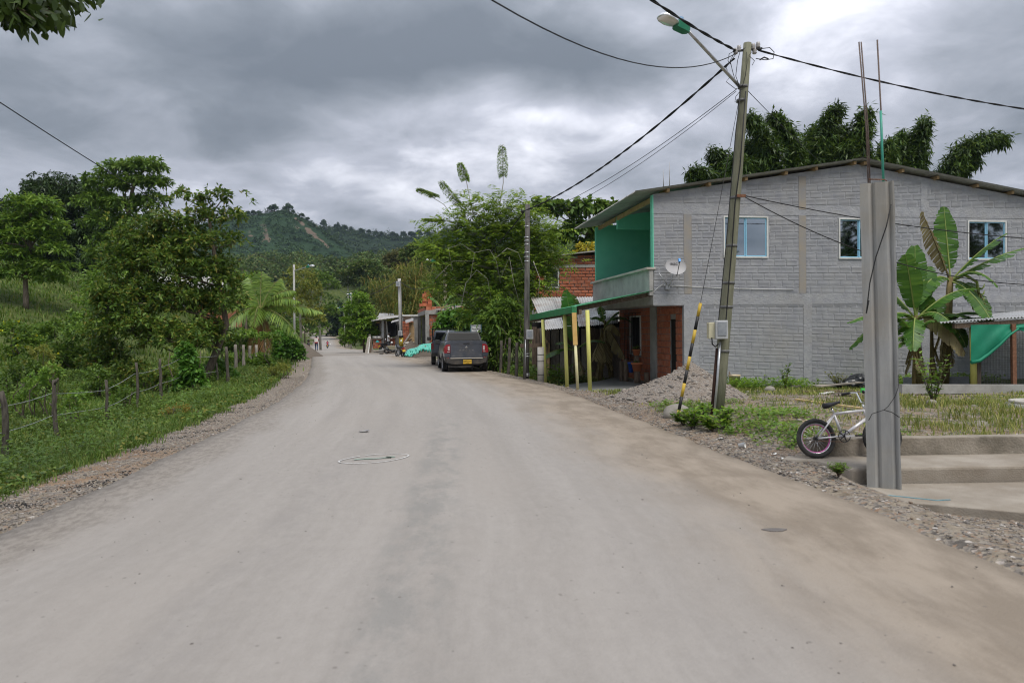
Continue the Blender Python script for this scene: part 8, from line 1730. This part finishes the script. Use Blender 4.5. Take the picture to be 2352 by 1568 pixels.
# individual trees on the skyline
def ridge_tree(px, h, w, fn, Yc, lab, seed, slim=False):
    x = (px-CX)/FPX*Yc; z = float(fn(np.array([x]), np.array([Yc]))[0])-.5; rng = np.random.RandomState(seed); t = thing('hilltop_tree', lab, 'tree', (x, Yc, z), 0, 'trees on the hill skyline'); mb = MB(); mb.tube([(0, 0, 0), (.2, 0, h*.5), (0, 0, h*.85)], [.5, .35, .15], 6); obj('trunk', mb, m_bark, t)
    if slim: return
    C, Nn = blob_clusters([((0, 0, h*.66), (w*rng.uniform(.6, 1), w, h*.32)), ((w*rng.uniform(.3, .8), 0, h*.45), (w*.6, w*.6, h*.25)), ((-w*rng.uniform(.2, .8), 0, h*.5), (w*.6, w*.6, h*.22))], .8, rng); V, F = rosettes(C, Nn, 6, .85, .6, .2, rng); obj('crown', npmesh('crown', V, F), bpy.data.materials['ridge_forest_leaves'], t)
RT = [(560, 4, 1.8), (575, 4.5, 2), (588, 4.5, 2), (600, 3, 1.6), (628, 6, 2.2), (636, 6.5, 2.4), (668, 7, 2.6), (660, 4, 1.8), (679, 3.2, 1.4), (698, 3.8, 1.8), (712, 2.6, 1.2)]
for k, (px, h, w) in enumerate(RT): ridge_tree(px, h, w, hillA, 560, ['leftmost', 'second', 'third', 'fourth', 'fifth', 'sixth', 'rounded tall', 'small', 'ninth', 'tenth', 'rightmost'][k]+' skyline tree on the main hill counted from its left shoulder', 300+k)
RT2 = [(748, 10, 3, 0), (760, 9, 2, 1), (775, 7, 2, 0), (781, 9, 2, 0), (795, 8, 3.6, 0), (811, 7, 2, 0), (834, 7, 3, 0), (851, 6, 2.4, 0), (868, 6, 2.6, 0), (880, 6, 2.4, 0), (905, 7, 3, 0), (914, 6, 2.5, 0), (930, 8, 3, 0), (948, 8, 4, 0), (966, 9, 4, 0), (985, 8, 4, 0)]
for k, (px, h, w, s_) in enumerate(RT2): ridge_tree(px, h, w, hillB, 760, 'skyline tree number %s from the left on the lower ridge' % ['one', 'two', 'three', 'four', 'five', 'six', 'seven', 'eight', 'nine', 'ten', 'eleven', 'twelve', 'thirteen', 'fourteen', 'fifteen', 'sixteen'][k] if k != 1 else 'bare leafless trunk on the lower ridge skyline', 400+k, bool(s_))
# grass blades
def blades(name, X, Y, Hh, mat, seed, wd=.010, per=9, spread=.10, lean=.45, label=None, zoff=0):
    rng = np.random.RandomState(seed); n = len(X)*per; x = np.repeat(X, per)+rng.randn(n)*spread; y = np.repeat(Y, per)+rng.randn(n)*spread; z = ground_z(x, y)-.01+zoff; h = np.repeat(Hh, per)*rng.uniform(.45, 1.15, n); a = rng.rand(n)*6.283; ln = rng.rand(n)*lean+.08; w = wd*rng.uniform(.6, 1.4, n)*np.clip(np.repeat(Y, per)/11, .8, 4)
    B = np.stack([x, y, z], -1); d = np.stack([np.cos(a)*ln, np.sin(a)*ln, np.ones(n)], -1); s = np.stack([-np.sin(a), np.cos(a), 0*a], -1)*w[:, None]; mid = B+d*h[:, None]*.55; tip = B+d*h[:, None]*.95+np.stack([np.cos(a)*ln*h*.5, np.sin(a)*ln*h*.5, -.12*h], -1)
    V = np.stack([B-s, B+s, mid+s*.8, mid-s*.8, tip+s*.12, tip-s*.12], 1).reshape(-1, 3); i = np.arange(n)*6; F = np.concatenate([np.stack([i, i+1, i+2, i+3], -1), np.stack([i+3, i+2, i+4, i+5], -1)]); me = npmesh(name, V, F); me.materials.append(mat); o = link(bpy.data.objects.new(name, me)); o['kind'] = 'stuff'
    if label: o['label'] = label
    return o
l_grass = leafmat('verge_grass', G((.030, .056, .012), (.046, .080, .015), (.064, .102, .019), (.088, .120, .028), (.12, .115, .045)), .6, .35, .35, .35); l_dry = leafmat('yard_grass', G((.060, .085, .018), (.095, .115, .028), (.15, .145, .05), (.24, .20, .09)), .7, .3, .35, .6)
def weeds(name, X, Y, L, mat, seed, per=7, W=.5, label=None, hh=.12):
    rng = np.random.RandomState(seed); n = len(X)*per; x = np.repeat(X, per)+rng.randn(n)*.07; y = np.repeat(Y, per)+rng.randn(n)*.07; z = ground_z(x, y)+rng.rand(n)*np.repeat(L, per)*hh/.1; D = np.stack([rng.randn(n), rng.randn(n), .3+.5*rng.rand(n)], -1); l = np.repeat(L, per)*rng.uniform(.6, 1.3, n); V, F = leaf_quads(np.stack([x, y, z], -1), D, l, l*W, .25, rng, .5); me = npmesh(name, V, F); me.materials.append(mat); o = link(bpy.data.objects.new(name, me)); o['kind'] = 'stuff'; o['label'] = label or name; return o
r = np.random.RandomState(41); n = 15000; Y = 5.2+r.rand(n)**1.1*27; dl = .95+r.rand(n)**1.15*11+.35*(fbm(Y*1.1, Y*0+2, 4)-.5)*2; X = ledge(Y)-dl; keep = dl > .8+.5*fbm(Y*2.5, X*2.5, 3); X, Y, dl = X[keep], Y[keep], dl[keep]
blades('grass', X, Y, (.10+.17*np.clip(dl-1, 0, 1.6)/1.6)*(.6+.8*fbm(X*.8, Y*.8, 3)), l_grass, 1, .0065, 9, label='long green grass on the left verge')
r = np.random.RandomState(43); n = 5200; Y = 28+r.rand(n)*38; X = ledge(Y)-1.2-r.rand(n)*34; blades('grass', X, Y, .22+.2*r.rand(n), l_grass, 2, .008, 7, .3, label='pasture grass on the mound and beyond')
r = np.random.RandomState(44); n = 15000; Y = 5.5+r.rand(n)**.9*24; dl = 1.15+r.rand(n)*10; X = ledge(Y)-dl; k = fbm(X*.6, Y*.6, 3); keep = k > .40; X, Y, k, dl = X[keep], Y[keep], k[keep], dl[keep]; weeds('verge_weeds', X, Y, (.045+.05*r.rand(len(X)))*(.7+k), l_road, 3, 8, hh=.10, label='low broad-leaved weeds among the verge grass')
r = np.random.RandomState(52); n = 6500; Y = 6.5+r.rand(n)**.9*22; dl = 1.5+r.rand(n)*10; X = ledge(Y)-dl; k = fbm(X*.45+5, Y*.45, 3); keep = k > .47; X, Y, k, dl = X[keep], Y[keep], k[keep], dl[keep]
q = k > .56; lb_ = 'tall leafy weeds standing in the verge'
weeds('verge_weeds', X[q], Y[q], .06+.05*r.rand(q.sum()), l_mid, 13, 14, .42, lb_, .55*1.0); weeds('verge_weeds', X[~q], Y[~q], .05+.05*r.rand((~q).sum()), l_road, 14, 12, .45, 'knee-high dark weeds along the fence', .40)
r = np.random.RandomState(45); n = 5200; X = 2.0+r.rand(n)*13; Y = 9.2+r.rand(n)*11.4; dr = X-redge(Y)
dens = .22+.75*(fbm(X*.7+3, Y*.7, 4) > .50)+.6*(Y > 17.2)+.5*((X > 5.3) & (Y < 15))-.35*((Y > 11.5) & (Y < 16.8) & (X < 7.5)); keep = (dr > .75) & (r.rand(n) < dens*.42) & (np.hypot((X-GP.x)/1.7, (Y-GP.y)/1.4) > 1) & ~((Y > 14.6) & (Y < 16.6) & (X > 2.5) & (X < 8) & (r.rand(n) < .5)); X, Y = X[keep], Y[keep]
blades('grass', X, Y, .06+.10*fbm(X*1.3, Y*1.3, 3)+.08*(X > 6)*(Y < 14), l_dry, 4, .0055, 13, .12, .6, label='patchy dry grass in the yard')
r = np.random.RandomState(46); n = 1500; X = 4.5+r.rand(n)*11; Y = HY+.148*(X-HX)-.25-r.rand(n)**1.4*1.0; keep = fbm(X*.9, Y*.3, 3) > .42; weeds('wall_weeds', X[keep], Y[keep], .06+.08*r.rand(keep.sum()), l_street, 5, 8, label='leafy weeds along the foot of the grey wall', hh=.22)
r = np.random.RandomState(47); n = 900; Y = 9.3+r.rand(n)*5.5; X = redge(Y)+.7+r.rand(n)*2.0; keep = fbm(X*1.2+1, Y*1.2, 3) > .46; weeds('yard_weeds', X[keep], Y[keep], .05+.05*r.rand(keep.sum()), l_almond, 6, 8, label='low weeds between the pole and the bicycle', hh=.14)
r = np.random.RandomState(48); n = 1600; Y = 22+r.rand(n)*12; X = redge(Y)+.9+r.rand(n)*3; keep = (X < redge(Y)+.95) | (Y > 26.0); blades('grass', X[keep], Y[keep], .10+.16*r.rand(keep.sum()), l_dry, 7, .007, 9, .12, label='rough grass behind the porch and fence')
r = np.random.RandomState(49); n = 500; Y = 25+r.rand(n)*7; X = redge(Y)+.8+r.rand(n)*2.2; weeds('fence_weeds', X, Y, .09+.1*r.rand(n), l_mid, 8, 8, label='weeds at the foot of the fence by the pickup', hh=.35)
# small single plants
def sprig(name, label, P, h, n, L, mat, seed, W=.36, cat='plant', r=.12):
    rng = np.random.RandomState(seed); t = thing(name, label, cat, P); mb = MB(); Ps, Ds = [], []
    for k in range(n):
        a = rng.rand()*6.28; e = Vector((math.cos(a)*r*rng.rand()*2, math.sin(a)*r*rng.rand()*2, h*rng.uniform(.6, 1))); mb.tube([(0, 0, -.03), e*.5+Vector((.01, 0, .02)), e], [.008, .006, .003], 5)
        for q in np.linspace(.2, 1, 9):
            for s in range(2): Ps.append(np.array(e)*q); Ds.append(np.array([rng.randn(), rng.randn(), .7]))
    obj('stems', mb, m_bark, t); V, F = leaf_quads(np.array(Ps), np.array(Ds), L*rng.uniform(.7, 1.2, len(Ps)), L*W, .3, rng, .4); obj('leaves', npmesh('leaves', V, F), mat, t)
sprig('sapling', 'slim bright green sapling against the grey wall', yg(1803, 893), .75, 5, .15, l_street, 1, r=.07); sprig('shrub', 'small light green shrub in front of the banana plants', yg(2143, 928), 1.05, 12, .15, l_street, 2, r=.22)
for k, (px, py, h, lab) in enumerate(((1590, 985, .34, 'yellow-green weed at the foot of the striped guard'), (1618, 978, .42, 'leafy weed between the guard and the leaning pole'), (1668, 985, .36, 'drooping weed at the right foot of the leaning pole'), (1632, 990, .28, 'low weed in front of the leaning pole'), (1570, 975, .25, 'weed beside the grey boulder'))): sprig('weed', lab, yg(px, py), h, 9, .14, l_street, 10+k, r=.12, W=.4)
for k, (px, py, z, h, lab) in enumerate(((1926, 1088, .03, .12, 'dark grass tuft on the end of the concrete walk'), (2122, 1096, -.13, .12, 'small tuft at the foot of the lower kerb right of the column'), (2300, 1098, -.13, .13, 'tuft growing from the lower kerb at the right'))): sprig('grass_tuft', lab, gz(px, py, z), h, 26, .07, l_mid, 20+k, W=.16, cat='grass tuft', r=.07)
for k, (px, py, lab) in enumerate(((1925, 890, 'dry brownish weed clump against the lower pilaster'), (1745, 885, 'leafy weed clump right of the bucket'))): sprig('weed', lab, yg(px, py), .5, 14, .10, l_yellow if k == 0 else l_street, 30+k, r=.2)
POTS_ = [flower_pot(hw(u, v, z-.2), r_, h_, m_, lab) for (u, v), z, r_, h_, m_, lab in POTS]
for k, t in enumerate(POTS_):
    rng = np.random.RandomState(60+k); n = 40; V, F = leaf_quads(np.tile([0, 0, .26], (n, 1))+rng.randn(n, 3)*.03, np.stack([rng.randn(n), rng.randn(n), .9+0*rng.randn(n)], -1), .22*rng.uniform(.6, 1.2, n), .03, .4, rng); obj('pot_plant', npmesh('pot_plant', V, F), l_mid, t)
# house showing through the left trees
hh_ = thing('farmhouse', 'white and orange farmhouse hidden behind the roadside tree and palm', 'house', (-29.5, 57, gz1(-29.5, 57)-1.3))
obj('wall', MB().bbox(-4.5, 5, 0, 5, -1, 2.2), M('orange_wash', (.42, .16, .09), (.5, .22, .12), 3, .8), hh_); obj('window', MB().bbox(-2, -1, -.05, .02, .6, 1.7), m_blue, hh_); obj('window', MB().bbox(1.5, 2.5, -.05, .02, .6, 1.7), m_white, hh_); obj('roof', corrugated((-5.2, -1, 2.1), (5.8, -1, 2.1), (-5.2, 2.6, 3.4), (5.8, 2.6, 3.4), 40, .03), m_fibre, hh_); obj('roof', corrugated((-5.2, 6, 2.1), (5.8, 6, 2.1), (-5.2, 2.6, 3.4), (5.8, 2.6, 3.4), 40, .03), m_zinc, hh_)

# ================================================================== air
hz_ = MB(); hz_.bbox(-1790, 1790, -260, 1880, -9, 200); m, nt, N, L, b = _mat('hazy_air'); N.remove(b); pv = N.new('ShaderNodeVolumePrincipled'); pv.inputs['Color'].default_value = (.62, .79, 1, 1); pv.inputs['Density'].default_value = .00013; pv.inputs['Anisotropy'].default_value = .2
L.new(pv.outputs[0], nt.nodes['Material Output'].inputs['Volume']); o = obj('haze', hz_, m); o['kind'] = 'stuff'; o['label'] = 'thin humid air paling the far hills'
